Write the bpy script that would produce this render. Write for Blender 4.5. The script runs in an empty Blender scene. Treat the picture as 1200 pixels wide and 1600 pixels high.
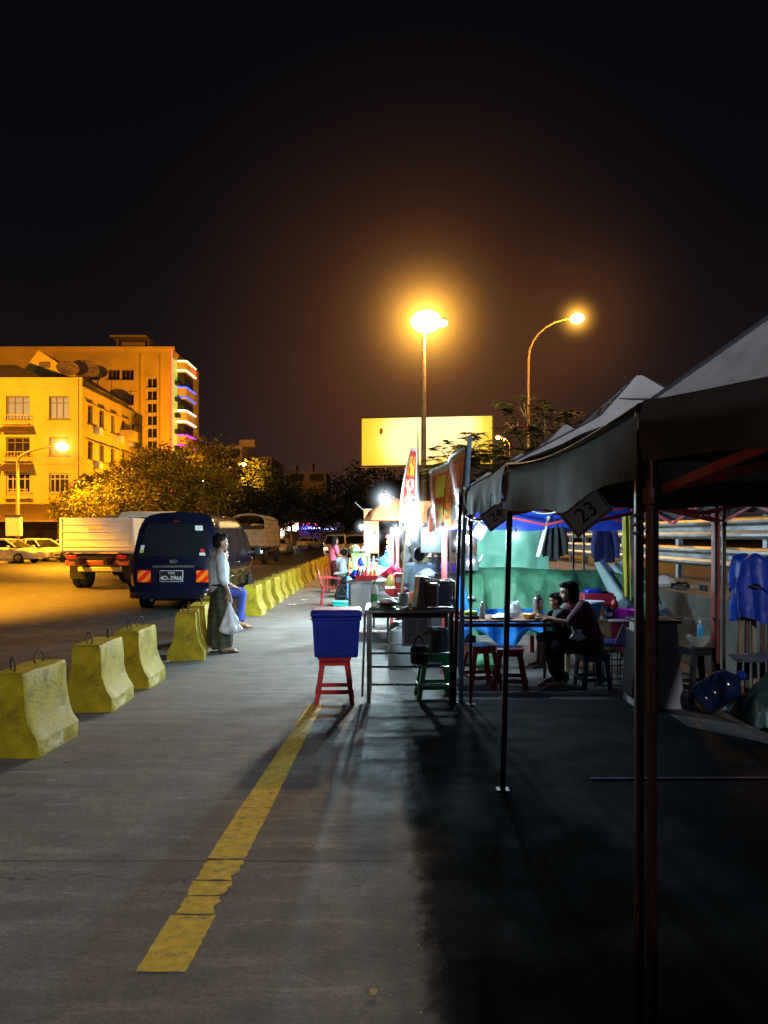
import bpy, bmesh, math, random
from mathutils import Vector as V, Matrix, noise
random.seed(11)
sc = bpy.context.scene
C = sc.collection
PI = math.pi
R = math.radians
CAM_H = 1.6

def at(px, py, Y):                       # a pixel seen at depth Y -> a point of the place
    return V(((px - 600) * Y / 1200, Y, CAM_H - (py - 838) * Y / 1200))
def gx(px, Y):
    return (px - 600) * Y / 1200
def gz(py, Y):
    return CAM_H - (py - 838) * Y / 1200

# ------------------------------------------------------------------ materials
MC = {}
def mat(name, col, rough=.6, metal=0., var=.15, sc_=6., bump=0., bsc=60., dirt=None, dirt_amt=.5, coat=0., spec=.5, trans=0., stripes=None):
    if name in MC: return MC[name]
    m = bpy.data.materials.new(name); m.use_nodes = True
    nt = m.node_tree; N = nt.nodes; L = nt.links
    b = N['Principled BSDF']
    tc = N.new('ShaderNodeTexCoord')
    nz = N.new('ShaderNodeTexNoise'); nz.inputs['Scale'].default_value = sc_; nz.inputs['Detail'].default_value = 6
    L.new(tc.outputs['Object'], nz.inputs['Vector'])
    mx = N.new('ShaderNodeMix'); mx.data_type = 'RGBA'
    mr = N.new('ShaderNodeMapRange'); mr.inputs[1].default_value = .3; mr.inputs[2].default_value = .7
    L.new(nz.outputs['Fac'], mr.inputs[0]); L.new(mr.outputs[0], mx.inputs['Factor'])
    mx.inputs['A'].default_value = (*[c * (1 - var) for c in col], 1)
    mx.inputs['B'].default_value = (*[min(1, c * (1 + var)) for c in col], 1)
    out = mx.outputs['Result']
    if dirt:
        n2 = N.new('ShaderNodeTexNoise'); n2.inputs['Scale'].default_value = sc_ * .6; n2.inputs['Detail'].default_value = 9; n2.inputs['Roughness'].default_value = .7
        L.new(tc.outputs['Object'], n2.inputs['Vector'])
        r2 = N.new('ShaderNodeMapRange'); r2.inputs[1].default_value = .52; r2.inputs[2].default_value = .68; r2.inputs[4].default_value = dirt_amt
        L.new(n2.outputs['Fac'], r2.inputs[0])
        m2 = N.new('ShaderNodeMix'); m2.data_type = 'RGBA'
        L.new(r2.outputs[0], m2.inputs['Factor']); L.new(out, m2.inputs['A']); m2.inputs['B'].default_value = (*dirt, 1)
        out = m2.outputs['Result']
    if stripes:                                  # (axis, period, colour, width) painted pattern
        ax, per, c2, wd = stripes
        sp = N.new('ShaderNodeSeparateXYZ'); L.new(tc.outputs['Object'], sp.inputs[0])
        fr = N.new('ShaderNodeMath'); fr.operation = 'PINGPONG'; fr.inputs[1].default_value = per / 2
        L.new(sp.outputs[ax], fr.inputs[0])
        lt = N.new('ShaderNodeMath'); lt.operation = 'LESS_THAN'; lt.inputs[1].default_value = wd / 2
        L.new(fr.outputs[0], lt.inputs[0])
        m3 = N.new('ShaderNodeMix'); m3.data_type = 'RGBA'
        L.new(lt.outputs[0], m3.inputs['Factor']); L.new(out, m3.inputs['A']); m3.inputs['B'].default_value = (*c2, 1)
        out = m3.outputs['Result']
    L.new(out, b.inputs['Base Color'])
    rr = N.new('ShaderNodeMapRange'); rr.inputs[3].default_value = max(0, rough - .12); rr.inputs[4].default_value = min(1, rough + .12)
    L.new(nz.outputs['Fac'], rr.inputs[0]); L.new(rr.outputs[0], b.inputs['Roughness'])
    b.inputs['Metallic'].default_value = metal
    b.inputs['Specular IOR Level'].default_value = spec
    b.inputs['Coat Weight'].default_value = coat
    if bump:
        n3 = N.new('ShaderNodeTexNoise'); n3.inputs['Scale'].default_value = bsc; n3.inputs['Detail'].default_value = 5
        L.new(tc.outputs['Object'], n3.inputs['Vector'])
        bp = N.new('ShaderNodeBump'); bp.inputs['Strength'].default_value = bump; bp.inputs['Distance'].default_value = .02
        L.new(n3.outputs['Fac'], bp.inputs['Height']); L.new(bp.outputs[0], b.inputs['Normal'])
    if trans:                                    # thin cloth or leaf that lets light through
        tr = N.new('ShaderNodeBsdfTranslucent'); L.new(out, tr.inputs['Color'])
        ms = N.new('ShaderNodeMixShader'); ms.inputs[0].default_value = trans
        L.new(b.outputs[0], ms.inputs[1]); L.new(tr.outputs[0], ms.inputs[2])
        L.new(ms.outputs[0], N['Material Output'].inputs['Surface'])
    MC[name] = m
    return m

def emis(name, col, st, base=None):
    if name in MC: return MC[name]
    m = bpy.data.materials.new(name); m.use_nodes = True
    b = m.node_tree.nodes['Principled BSDF']
    b.inputs['Base Color'].default_value = (*(base or col), 1)
    b.inputs['Emission Color'].default_value = (*col, 1)
    b.inputs['Emission Strength'].default_value = st
    MC[name] = m
    return m

def glassy(name, col=(.02, .025, .03), alpha=.35):
    if name in MC: return MC[name]
    m = bpy.data.materials.new(name); m.use_nodes = True
    N = m.node_tree.nodes; L = m.node_tree.links
    b = N['Principled BSDF']
    b.inputs['Base Color'].default_value = (*col, 1); b.inputs['Roughness'].default_value = .06
    tp = N.new('ShaderNodeBsdfTransparent'); ms = N.new('ShaderNodeMixShader'); ms.inputs[0].default_value = alpha
    L.new(b.outputs[0], ms.inputs[1]); L.new(tp.outputs[0], ms.inputs[2])
    L.new(ms.outputs[0], N['Material Output'].inputs['Surface'])
    MC[name] = m
    return m

def haze_mat(name, col, k, rad, core):           # lit haze round a lamp: emission falling off with distance from the lamp
    if name in MC: return MC[name]
    m = bpy.data.materials.new(name); m.use_nodes = True
    N = m.node_tree.nodes; L = m.node_tree.links
    N.remove(N['Principled BSDF'])
    tc = N.new('ShaderNodeTexCoord')
    ln = N.new('ShaderNodeVectorMath'); ln.operation = 'LENGTH'; L.new(tc.outputs['Object'], ln.inputs[0])
    sq = N.new('ShaderNodeMath'); sq.operation = 'POWER'; sq.inputs[1].default_value = 2; L.new(ln.outputs['Value'], sq.inputs[0])
    ad = N.new('ShaderNodeMath'); ad.operation = 'ADD'; ad.inputs[1].default_value = core * core; L.new(sq.outputs[0], ad.inputs[0])
    dv = N.new('ShaderNodeMath'); dv.operation = 'DIVIDE'; dv.inputs[0].default_value = k; L.new(ad.outputs[0], dv.inputs[1])
    fd0 = N.new('ShaderNodeMapRange'); fd0.inputs[1].default_value = rad; fd0.inputs[2].default_value = 0; fd = N.new('ShaderNodeMath'); fd.operation = 'POWER'; fd.inputs[1].default_value = 2.2
    L.new(fd0.outputs[0], fd.inputs[0]); L.new(ln.outputs['Value'], fd0.inputs[0])
    mu = N.new('ShaderNodeMath'); mu.operation = 'MULTIPLY'; L.new(dv.outputs[0], mu.inputs[0]); L.new(fd.outputs[0], mu.inputs[1])
    e = N.new('ShaderNodeEmission'); e.inputs[0].default_value = (*col, 1); L.new(mu.outputs[0], e.inputs[1])
    L.new(e.outputs[0], N['Material Output'].inputs['Volume'])
    m.cycles.volume_sampling = 'MULTIPLE_IMPORTANCE' if hasattr(m, 'cycles') and hasattr(m.cycles, 'volume_sampling') else 'DISTANCE'
    MC[name] = m
    return m

# ------------------------------------------------------------------ mesh builder
class MB:
    def __init__(s): s.v = []; s.f = []; s.m = []; s.mi = 0
    def add(s, vs, fs):
        o = len(s.v); s.v += [V(p) for p in vs]
        for f in fs: s.f.append([o + i for i in f]); s.m.append(s.mi)
        return s
    def box(s, c, size, rot=None, b=0.):
        hx, hy, hz = size[0] / 2, size[1] / 2, size[2] / 2
        M = rot if rot is not None else Matrix.Identity(3)
        if isinstance(M, (int, float)): M = Matrix.Rotation(M, 3, 'Z')
        c = V(c)
        if b <= 0:
            vs = [c + M @ V((x * hx, y * hy, z * hz)) for x in (-1, 1) for y in (-1, 1) for z in (-1, 1)]
            return s.add(vs, [(0, 1, 3, 2), (4, 6, 7, 5), (0, 4, 5, 1), (2, 3, 7, 6), (0, 2, 6, 4), (1, 5, 7, 3)])
        b = min(b, hx * .9, hy * .9, hz * .9)
        vs = []; ix = {}
        for x in (-1, 1):
            for y in (-1, 1):
                for z in (-1, 1):
                    for a in range(3):
                        p = [x * (hx - b), y * (hy - b), z * (hz - b)]
                        p[a] = (x, y, z)[a] * (hx, hy, hz)[a]
                        ix[(x, y, z, a)] = len(vs); vs.append(c + M @ V(p))
        fs = []
        for a in range(3):
            o1, o2 = [(1, 2), (0, 2), (0, 1)][a]
            for sg in (-1, 1):
                q = []
                for u, w in ((-1, -1), (1, -1), (1, 1), (-1, 1)):
                    k = [0, 0, 0]; k[a] = sg; k[o1] = u; k[o2] = w; q.append(ix[(*k, a)])
                fs.append(q)
            for u in (-1, 1):
                for w in (-1, 1):
                    k0 = [0, 0, 0]; k1 = [0, 0, 0]
                    k0[a] = -1; k1[a] = 1
                    for k in (k0, k1): k[o1] = u; k[o2] = w
                    fs.append([ix[(*k0, o1)], ix[(*k1, o1)], ix[(*k1, o2)], ix[(*k0, o2)]])
        for x in (-1, 1):
            for y in (-1, 1):
                for z in (-1, 1): fs.append([ix[(x, y, z, a)] for a in range(3)])
        return s.add(vs, fs)
    def loft(s, rings, cap=True, closed=True):
        n = len(rings[0]); vs = [p for r in rings for p in r]; fs = []
        for i in range(len(rings) - 1):
            for j in range(n if closed else n - 1):
                k = (j + 1) % n
                fs.append((i * n + j, i * n + k, (i + 1) * n + k, (i + 1) * n + j))
        if cap and closed:
            fs.append(tuple(range(n))[::-1]); fs.append(tuple(range((len(rings) - 1) * n, len(rings) * n)))
        return s.add(vs, fs)
    def tube(s, pts, r, n=8, cap=True, loop=False):
        pts = [V(p) for p in pts]; k = len(pts)
        rs = r if isinstance(r, (list, tuple)) else [r] * k
        rings = []; up = None
        for i, p in enumerate(pts):
            a = pts[i - 1] if (i > 0 or loop) else p; c = pts[(i + 1) % k] if (i < k - 1 or loop) else p
            t = (c - a).normalized()
            if up is None: up = V((0, 0, 1)) if abs(t.z) < .9 else V((1, 0, 0))
            x = t.cross(up).normalized(); up = x.cross(t).normalized()
            rings.append([p + (x * math.cos(2 * PI * j / n) + up * math.sin(2 * PI * j / n)) * rs[i] for j in range(n)])
        if loop: rings.append(rings[0]); cap = False
        return s.loft(rings, cap)
    def bar(s, a, b, w, h=None):                  # square bar between two points
        a, b = V(a), V(b); d = b - a; h = h or w
        t = d.normalized(); up = V((0, 0, 1)) if abs(t.z) < .95 else V((1, 0, 0))
        x = t.cross(up).normalized(); u = x.cross(t)
        M = Matrix((x, t, u)).transposed()
        return s.box((a + b) / 2, (w, d.length, h), M)
    def lathe(s, prof, c=(0, 0, 0), n=20, rot=None, wob=None):
        M = rot if rot is not None else Matrix.Identity(3); c = V(c); rings = []
        for r, z in prof:
            rings.append([c + M @ V((r * (wob(j / n, z) if wob else 1) * math.cos(2 * PI * j / n), r * (wob(j / n, z) if wob else 1) * math.sin(2 * PI * j / n), z)) for j in range(n)])
        return s.loft(rings)
    def ell(s, c, rad, rot=None, u=14, v=9):
        M = rot if rot is not None else Matrix.Identity(3); c = V(c)
        rad = rad if isinstance(rad, (tuple, list)) else (rad,) * 3
        vs = [c + M @ V((0, 0, rad[2]))]
        for i in range(1, v):
            t = PI * i / v
            for j in range(u):
                p = 2 * PI * j / u
                vs.append(c + M @ V((rad[0] * math.sin(t) * math.cos(p), rad[1] * math.sin(t) * math.sin(p), rad[2] * math.cos(t))))
        vs.append(c + M @ V((0, 0, -rad[2]))); e = len(vs) - 1; fs = []
        for j in range(u):
            fs.append((0, 1 + j, 1 + (j + 1) % u)); fs.append((e, e - u + (j + 1) % u, e - u + j))
        for i in range(v - 2):
            for j in range(u):
                a = 1 + i * u; b = a + u; fs.append((a + j, b + j, b + (j + 1) % u, a + (j + 1) % u))
        return s.add(vs, fs)
    def cap(s, a, b, ra, rb, n=12):               # closed tapered limb with round ends
        s.tube([a, b], [ra, rb], n); s.ell(a, ra, u=n, v=8); s.ell(b, rb, u=n, v=8); return s
    def grid(s, fn, nu, nv):
        vs = [fn(i / nu, j / nv) for j in range(nv + 1) for i in range(nu + 1)]
        fs = [(j * (nu + 1) + i, j * (nu + 1) + i + 1, (j + 1) * (nu + 1) + i + 1, (j + 1) * (nu + 1) + i) for j in range(nv) for i in range(nu)]
        return s.add(vs, fs)
    def quad(s, *p): return s.add(p, [tuple(range(len(p)))])
    def prism(s, pts, ax, a, b):                  # polygon extruded along an axis
        def P(p, t):
            q = list(p); q.insert(ax, t); return q
        return s.loft([[P(p, a) for p in pts], [P(p, b) for p in pts]])
    def mesh(s, name, mats, ang=38, recalc=True):
        me = bpy.data.meshes.new(name); me.from_pydata(s.v, [], s.f)
        for m in (mats if isinstance(mats, (list, tuple)) else [mats]): me.materials.append(m)
        me.polygons.foreach_set('material_index', s.m)
        bm = bmesh.new(); bm.from_mesh(me)
        if recalc: bmesh.ops.recalc_face_normals(bm, faces=bm.faces[:])
        for f in bm.faces: f.smooth = True
        lim = R(ang)
        for e in bm.edges:
            if len(e.link_faces) == 2 and e.calc_face_angle(0) > lim: e.smooth = False
        bm.to_mesh(me); bm.free(); me.update()
        return me
    def build(s, name, mats, parent=None, world=False, ang=38, recalc=True):
        if world and parent is not None:
            o = parent.location; s.v = [p - o for p in s.v]
        return link(name, s.mesh(name, mats, ang, recalc), parent)

def link(name, me, parent=None):
    o = bpy.data.objects.new(name, me); C.objects.link(o)
    if parent is not None: o.parent = parent
    return o
def tag(o, label=None, cat=None, group=None, kind=None):
    if label: o['label'] = label
    if cat: o['category'] = cat
    if group: o['group'] = group
    if kind: o['kind'] = kind
    return o
def thing(name, label, cat, loc=(0, 0, 0), rotz=0., group=None):
    o = bpy.data.objects.new(name, None); C.objects.link(o); o.empty_display_size = .1
    o.location = loc; o.rotation_euler = (0, 0, rotz)
    return tag(o, label, cat, group)
def dup(root, loc, rotz=0., label=None, scale=None):
    def cp(o, par):
        c = o.copy(); C.objects.link(c)
        if par is not None: c.parent = par
        for ch in list(o.children): cp(ch, c)
        return c
    r = cp(root, None); r.location = loc; r.rotation_euler = (0, 0, rotz)
    if label: r['label'] = label
    if scale: r.scale = scale
    return r
def lamp(parent, loc, power, col, size=.05, name='lamp_light'):
    l = bpy.data.lights.new(name, 'POINT'); l.energy = power; l.color = col; l.shadow_soft_size = size
    o = bpy.data.objects.new(name, l); C.objects.link(o); o.location = loc
    if parent is not None: o.parent = parent
    return o
def text_mesh(txt, size, ext=.002):
    cu = bpy.data.curves.new('txt', 'FONT'); cu.body = txt; cu.size = size; cu.extrude = ext
    cu.align_x = 'CENTER'; cu.align_y = 'CENTER'
    ob = bpy.data.objects.new('txt', cu); C.objects.link(ob)
    dg = bpy.context.evaluated_depsgraph_get(); dg.update()
    me = bpy.data.meshes.new_from_object(ob.evaluated_get(dg))
    bpy.data.objects.remove(ob)
    return me
def text_obj(name, txt, size, m, parent, M, ext=.002):
    me = text_mesh(txt, size, ext); me.materials.clear(); me.materials.append(m)
    me.transform(M)
    return link(name, me, parent)
def basis(x, y, z, o=(0, 0, 0)):
    M = Matrix((V(x), V(y), V(z))).transposed().to_4x4(); M.translation = V(o); return M

# ------------------------------------------------------------------ common materials
def RB(): return random.random()
m_steel = mat('brushed_steel', (.45, .46, .48), .32, .9, .2, 9, .05, 90, dirt=(.15, .12, .09), dirt_amt=.5)
m_dsteel = mat('dark_steel', (.09, .09, .1), .45, .7, .3, 9, dirt=(.05, .03, .02))
m_galv = mat('galvanised_steel', (.24, .27, .29), .45, .75, .25, 5, .1, 30, dirt=(.1, .08, .06))
m_black = mat('black_plastic', (.012, .012, .014), .4)
m_rubber = mat('tyre_rubber', (.018, .018, .018), .85, bump=.2)
m_chrome = mat('chrome', (.8, .8, .8), .28, 1.)
m_redpole = mat('red_brown_pole_paint', (.07, .016, .014), .45, .2, .3, 12, dirt=(.05, .03, .025))
m_redtruss = mat('red_truss_paint', (.55, .05, .05), .45, 0, .2, 10)
m_darkpole = mat('dark_brown_pole_paint', (.06, .03, .024), .4, .4, .3, 12)
m_wood = mat('weathered_wood', (.2, .13, .08), .75, 0, .35, 5, .15, 40)
m_concrete = mat('grey_concrete', (.24, .23, .21), .85, 0, .2, 3, .25, 35, dirt=(.08, .075, .07), dirt_amt=.7)
m_glass = mat('dark_glass', (.012, .014, .018), .07, 0, .1, spec=.6)
m_skin = mat('brown_skin', (.36, .19, .11), .5, 0, .1, 20)
m_hair = mat('black_hair', (.006, .005, .005), .75, 0, .3, 60, .4, 120, spec=.2)
m_whitecloth = mat('white_plastic_film', (.75, .77, .8), .4, 0, .08, 8, .3, 25, trans=.3)
m_redplastic = mat('red_plastic', (.55, .03, .03), .35, 0, .12, 6, dirt=(.2, .02, .02), dirt_amt=.4)
m_pinkplastic = mat('pink_red_plastic', (.62, .07, .08), .35, 0, .12, 6)
m_blueplastic = mat('deep_blue_plastic', (.008, .03, .32), .35, 0, .15, 5, dirt=(.02, .03, .12), dirt_amt=.5)
m_white = mat('white_paint', (.72, .72, .7), .5, 0, .06, 8)
m_paper = mat('white_paper', (.7, .7, .7), .8, 0, .06, 20)
# ------------------------------------------------------------------ camera, world
cam = bpy.data.cameras.new('camera'); co = bpy.data.objects.new('camera', cam); C.objects.link(co)
co.location = (0, 0, CAM_H); co.rotation_euler = (R(90), 0, 0)
cam.sensor_fit = 'VERTICAL'; cam.sensor_height = 24; cam.lens = 18; cam.shift_y = 38 / 1600
cam.clip_start = .05; cam.clip_end = 2000
sc.camera = co
sc.view_settings.view_transform = 'Standard'
try: sc.view_settings.look = 'None'
except Exception: pass
sc.view_settings.exposure = 0; sc.view_settings.gamma = 1
sc.render.engine = 'CYCLES'
sc.cycles.use_denoising = True
sc.cycles.max_bounces = 6; sc.cycles.diffuse_bounces = 3; sc.cycles.glossy_bounces = 3
sc.cycles.transparent_max_bounces = 12; sc.cycles.volume_bounces = 0
sc.cycles.sample_clamp_indirect = 4
sc.cycles.volume_step_rate = .35

w = bpy.data.worlds.new('World'); sc.world = w; w.use_nodes = True
N = w.node_tree.nodes; L = w.node_tree.links
bg = N['Background']
sky = N.new('ShaderNodeTexSky'); sky.sky_type = 'NISHITA'; sky.sun_disc = False
sky.sun_elevation = R(-4); sky.sun_rotation = R(200)
bg.inputs['Strength'].default_value = .05
L.new(sky.outputs[0], bg.inputs[0])
# town glow held in the hazy air: brown near the horizon, warmer towards the big street lamp
tc = N.new('ShaderNodeTexCoord')
sp = N.new('ShaderNodeSeparateXYZ'); L.new(tc.outputs['Generated'], sp.inputs[0])
def mnode(op, a, b=None):
    n = N.new('ShaderNodeMath'); n.operation = op
    for i, x in enumerate((a, b)):
        if x is None: continue
        if isinstance(x, (int, float)): n.inputs[i].default_value = x
        else: L.new(x, n.inputs[i])
    return n.outputs[0]
zc = mnode('MAXIMUM', sp.outputs[2], 0.)
hz = mnode('POWER', 2.718, mnode('MULTIPLY', zc, -7.5))
def lobe(d, p):
    d = V(d).normalized()
    n = N.new('ShaderNodeVectorMath'); n.operation = 'DOT_PRODUCT'; n.inputs[1].default_value = d
    L.new(tc.outputs['Generated'], n.inputs[0])
    return mnode('POWER', mnode('MAXIMUM', n.outputs['Value'], 0.), p)
def glow(col, st):
    e = N.new('ShaderNodeBackground'); e.inputs[0].default_value = (*col, 1)
    if isinstance(st, (int, float)): e.inputs[1].default_value = st
    else: L.new(st, e.inputs[1])
    return e.outputs[0]
nzw = N.new('ShaderNodeTexNoise'); nzw.inputs['Scale'].default_value = 3.; nzw.inputs['Detail'].default_value = 4
L.new(tc.outputs['Generated'], nzw.inputs['Vector'])
nv = mnode('ADD', .7, mnode('MULTIPLY', nzw.outputs['Fac'], .6))
parts_ = [glow((.30, .19, .20), mnode('MULTIPLY', hz, .095)),
          glow((1., .34, .08), mnode('MULTIPLY', mnode('MULTIPLY', lobe((1.5, 30, 6.6), 62), nv), .085)),
          glow((1., .40, .10), mnode('MULTIPLY', lobe((1.5, 30, 8.4), 420), .22)),
          glow((1., .36, .10), mnode('MULTIPLY', lobe((9.6, 38, 10.6), 400), .05)),
          glow((.45, .5, 1.), .0026)]
acc = bg.outputs[0]
for g in parts_:
    a = N.new('ShaderNodeAddShader'); L.new(acc, a.inputs[0]); L.new(g, a.inputs[1]); acc = a.outputs[0]
L.new(acc, N['World Output'].inputs['Surface'])

# ------------------------------------------------------------------ ground
def ground_mat(name, base, dark, joints=0., rough=.8, spec=.4, speck=.3, wet=0., edge=None, cracks=False):
    m = bpy.data.materials.new(name); m.use_nodes = True
    N = m.node_tree.nodes; L = m.node_tree.links; b = N['Principled BSDF']
    tc = N.new('ShaderNodeTexCoord')
    def nz(s, d=8, r=.6):
        n = N.new('ShaderNodeTexNoise'); n.inputs['Scale'].default_value = s; n.inputs['Detail'].default_value = d; n.inputs['Roughness'].default_value = r
        L.new(tc.outputs['Object'], n.inputs['Vector']); return n.outputs['Fac']
    def mr(x, a, c, o0=0., o1=1.):
        n = N.new('ShaderNodeMapRange'); n.inputs[1].default_value = a; n.inputs[2].default_value = c; n.inputs[3].default_value = o0; n.inputs[4].default_value = o1
        L.new(x, n.inputs[0]); return n.outputs[0]
    def mix(f, a, c):
        n = N.new('ShaderNodeMix'); n.data_type = 'RGBA'; L.new(f, n.inputs['Factor'])
        for k, x in (('A', a), ('B', c)):
            if isinstance(x, tuple): n.inputs[k].default_value = (*x, 1)
            else: L.new(x, n.inputs[k])
        return n.outputs['Result']
    big = nz(.5, 5); mid = nz(3.2); fine = nz(48, 5, .8); spk = nz(150, 2)
    c = mix(mr(big, .35, .68), base, tuple(x * .72 for x in base))
    c = mix(mr(mid, .5, .72, 0, .75), c, tuple(x * .62 for x in base))
    c = mix(mr(fine, .4, .66, 0, .75), c, tuple(x * .42 for x in base)); c = mix(mr(nz(24, 6, .75), .5, .66, 0, .6), c, tuple(x * .5 for x in base)); c = mix(mr(nz(9, 8, .7), .54, .7, 0, .45), c, tuple(min(1, x * 1.45) for x in base))
    c = mix(mr(spk, .63, .7, 0, speck), c, tuple(min(1, x * 2.1) for x in base))
    st = nz(1.1, 3)
    c = mix(mr(st, .63, .7, 0, .7), c, dark)
    if joints:
        sp = N.new('ShaderNodeSeparateXYZ'); L.new(tc.outputs['Object'], sp.inputs[0])
        wob = N.new('ShaderNodeMath'); wob.operation = 'MULTIPLY_ADD'; L.new(mid, wob.inputs[0]); wob.inputs[1].default_value = .03; L.new(sp.outputs[1], wob.inputs[2])
        pp = N.new('ShaderNodeMath'); pp.operation = 'PINGPONG'; pp.inputs[1].default_value = joints / 2; 
        sh = N.new('ShaderNodeMath'); sh.operation = 'ADD'; sh.inputs[1].default_value = -3.79; L.new(wob.outputs[0], sh.inputs[0])
        L.new(sh.outputs[0], pp.inputs[0])
        c = mix(mr(pp.outputs[0], .006, .013, .85, 0), c, tuple(x * .25 for x in base))
    if cracks:
        mp = N.new('ShaderNodeMapping'); mp.inputs['Scale'].default_value = (.45, 2.6, 1); L.new(tc.outputs['Object'], mp.inputs[0])
        ns = N.new('ShaderNodeTexNoise'); ns.inputs['Scale'].default_value = 3.0; ns.inputs['Detail'].default_value = 8; ns.inputs['Roughness'].default_value = .7; L.new(mp.outputs[0], ns.inputs['Vector'])
        c = mix(mr(ns.outputs['Fac'], .42, .62, .55, 0), c, tuple(x * .45 for x in base)); c = mix(mr(ns.outputs['Fac'], .56, .72, 0, .35), c, tuple(min(1, x * 1.5) for x in base))
        dn = N.new('ShaderNodeTexNoise'); dn.inputs['Scale'].default_value = 1.6; dn.inputs['Detail'].default_value = 8; L.new(tc.outputs['Object'], dn.inputs['Vector'])
        va = N.new('ShaderNodeVectorMath'); va.operation = 'MULTIPLY_ADD'; va.inputs[1].default_value = (.9, .9, .9); L.new(dn.outputs['Color'], va.inputs[0]); L.new(tc.outputs['Object'], va.inputs[2])
        vo = N.new('ShaderNodeTexVoronoi'); vo.feature = 'DISTANCE_TO_EDGE'; vo.inputs['Scale'].default_value = .42; L.new(va.outputs[0], vo.inputs['Vector'])
        cm = N.new('ShaderNodeMath'); cm.operation = 'MULTIPLY'; L.new(mr(vo.outputs['Distance'], .0008, .0035, 1, 0), cm.inputs[0]); L.new(mr(nz(.7, 2), .5, .56, 0, .85), cm.inputs[1])
        c = mix(cm.outputs[0], c, tuple(x * .2 for x in base))
        # dark wheel-rubbed smears and drips
        sm = N.new('ShaderNodeMapping'); sm.inputs['Scale'].default_value = (1.2, 3.6, 1); sm.inputs['Location'].default_value = (3.3, 1.7, 0); L.new(tc.outputs['Object'], sm.inputs[0])
        s2 = N.new('ShaderNodeTexNoise'); s2.inputs['Scale'].default_value = .8; s2.inputs['Detail'].default_value = 4; L.new(sm.outputs[0], s2.inputs['Vector'])
        c = mix(mr(s2.outputs['Fac'], .64, .70, 0, .7), c, tuple(x * .4 for x in base))
    if edge:                                     # darkens towards the stalls, easing into the painted shade sheet
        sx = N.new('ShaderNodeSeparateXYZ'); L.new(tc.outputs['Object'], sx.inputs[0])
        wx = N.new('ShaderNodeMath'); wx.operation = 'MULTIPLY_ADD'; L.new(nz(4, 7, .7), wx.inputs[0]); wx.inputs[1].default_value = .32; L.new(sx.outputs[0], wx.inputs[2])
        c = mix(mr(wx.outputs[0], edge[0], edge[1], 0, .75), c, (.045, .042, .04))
    L.new(c, b.inputs['Base Color'])
    L.new(mr(mid, .3, .7, max(.05, rough - .18 - wet), min(1, rough + .1)), b.inputs['Roughness'])
    b.inputs['Specular IOR Level'].default_value = spec
    bp = N.new('ShaderNodeBump'); bp.inputs['Strength'].default_value = .6; bp.inputs['Distance'].default_value = .01
    L.new(fine, bp.inputs['Height']); L.new(bp.outputs[0], b.inputs['Normal'])
    return m
m_asphalt = ground_mat('road_asphalt', (.06, .056, .053), (.03, .03, .03), 0, .68, .35, .3, .05)
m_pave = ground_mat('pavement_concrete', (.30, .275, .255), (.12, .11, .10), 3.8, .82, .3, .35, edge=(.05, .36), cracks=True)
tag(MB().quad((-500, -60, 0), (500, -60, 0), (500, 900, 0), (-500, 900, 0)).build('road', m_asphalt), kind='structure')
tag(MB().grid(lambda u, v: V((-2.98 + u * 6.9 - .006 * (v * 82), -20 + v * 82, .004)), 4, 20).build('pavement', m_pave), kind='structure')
def edge_fade(m):                              # ragged left edge: the painted shade fades out into the concrete
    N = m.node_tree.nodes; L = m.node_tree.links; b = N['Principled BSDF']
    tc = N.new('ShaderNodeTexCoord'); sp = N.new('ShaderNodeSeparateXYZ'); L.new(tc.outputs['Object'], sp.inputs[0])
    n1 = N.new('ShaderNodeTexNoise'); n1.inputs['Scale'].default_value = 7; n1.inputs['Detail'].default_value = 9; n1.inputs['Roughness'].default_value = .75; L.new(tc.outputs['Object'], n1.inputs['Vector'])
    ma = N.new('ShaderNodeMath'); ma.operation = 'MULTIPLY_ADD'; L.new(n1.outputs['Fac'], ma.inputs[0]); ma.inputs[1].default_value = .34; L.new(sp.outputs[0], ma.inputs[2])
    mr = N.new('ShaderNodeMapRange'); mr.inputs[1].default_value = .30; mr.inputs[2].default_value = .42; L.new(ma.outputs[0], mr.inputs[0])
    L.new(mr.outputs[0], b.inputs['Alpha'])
m_shadefloor = ground_mat('painted_stall_shade', (.011, .0115, .0125), (.006, .006, .006), 0, .9, .06, .5)  # near-black sheet: shade under the tents put into the ground colour
edge_fade(m_shadefloor)
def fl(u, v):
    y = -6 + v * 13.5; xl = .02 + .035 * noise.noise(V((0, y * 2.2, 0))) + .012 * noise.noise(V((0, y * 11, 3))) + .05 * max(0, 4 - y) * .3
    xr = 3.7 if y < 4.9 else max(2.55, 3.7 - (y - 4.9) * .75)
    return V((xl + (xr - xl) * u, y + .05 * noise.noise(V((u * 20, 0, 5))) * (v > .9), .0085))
tag(MB().grid(fl, 24, 240).build('stall_shade_sheet', m_shadefloor), kind='structure')
# far pavement on the other side of the road with its kerb
mk = MB(); mk.box((-28.5, 120, .065), (13, 320, .13), b=.02)
tag(mk.build('far_pavement', m_concrete), kind='structure')

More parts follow.
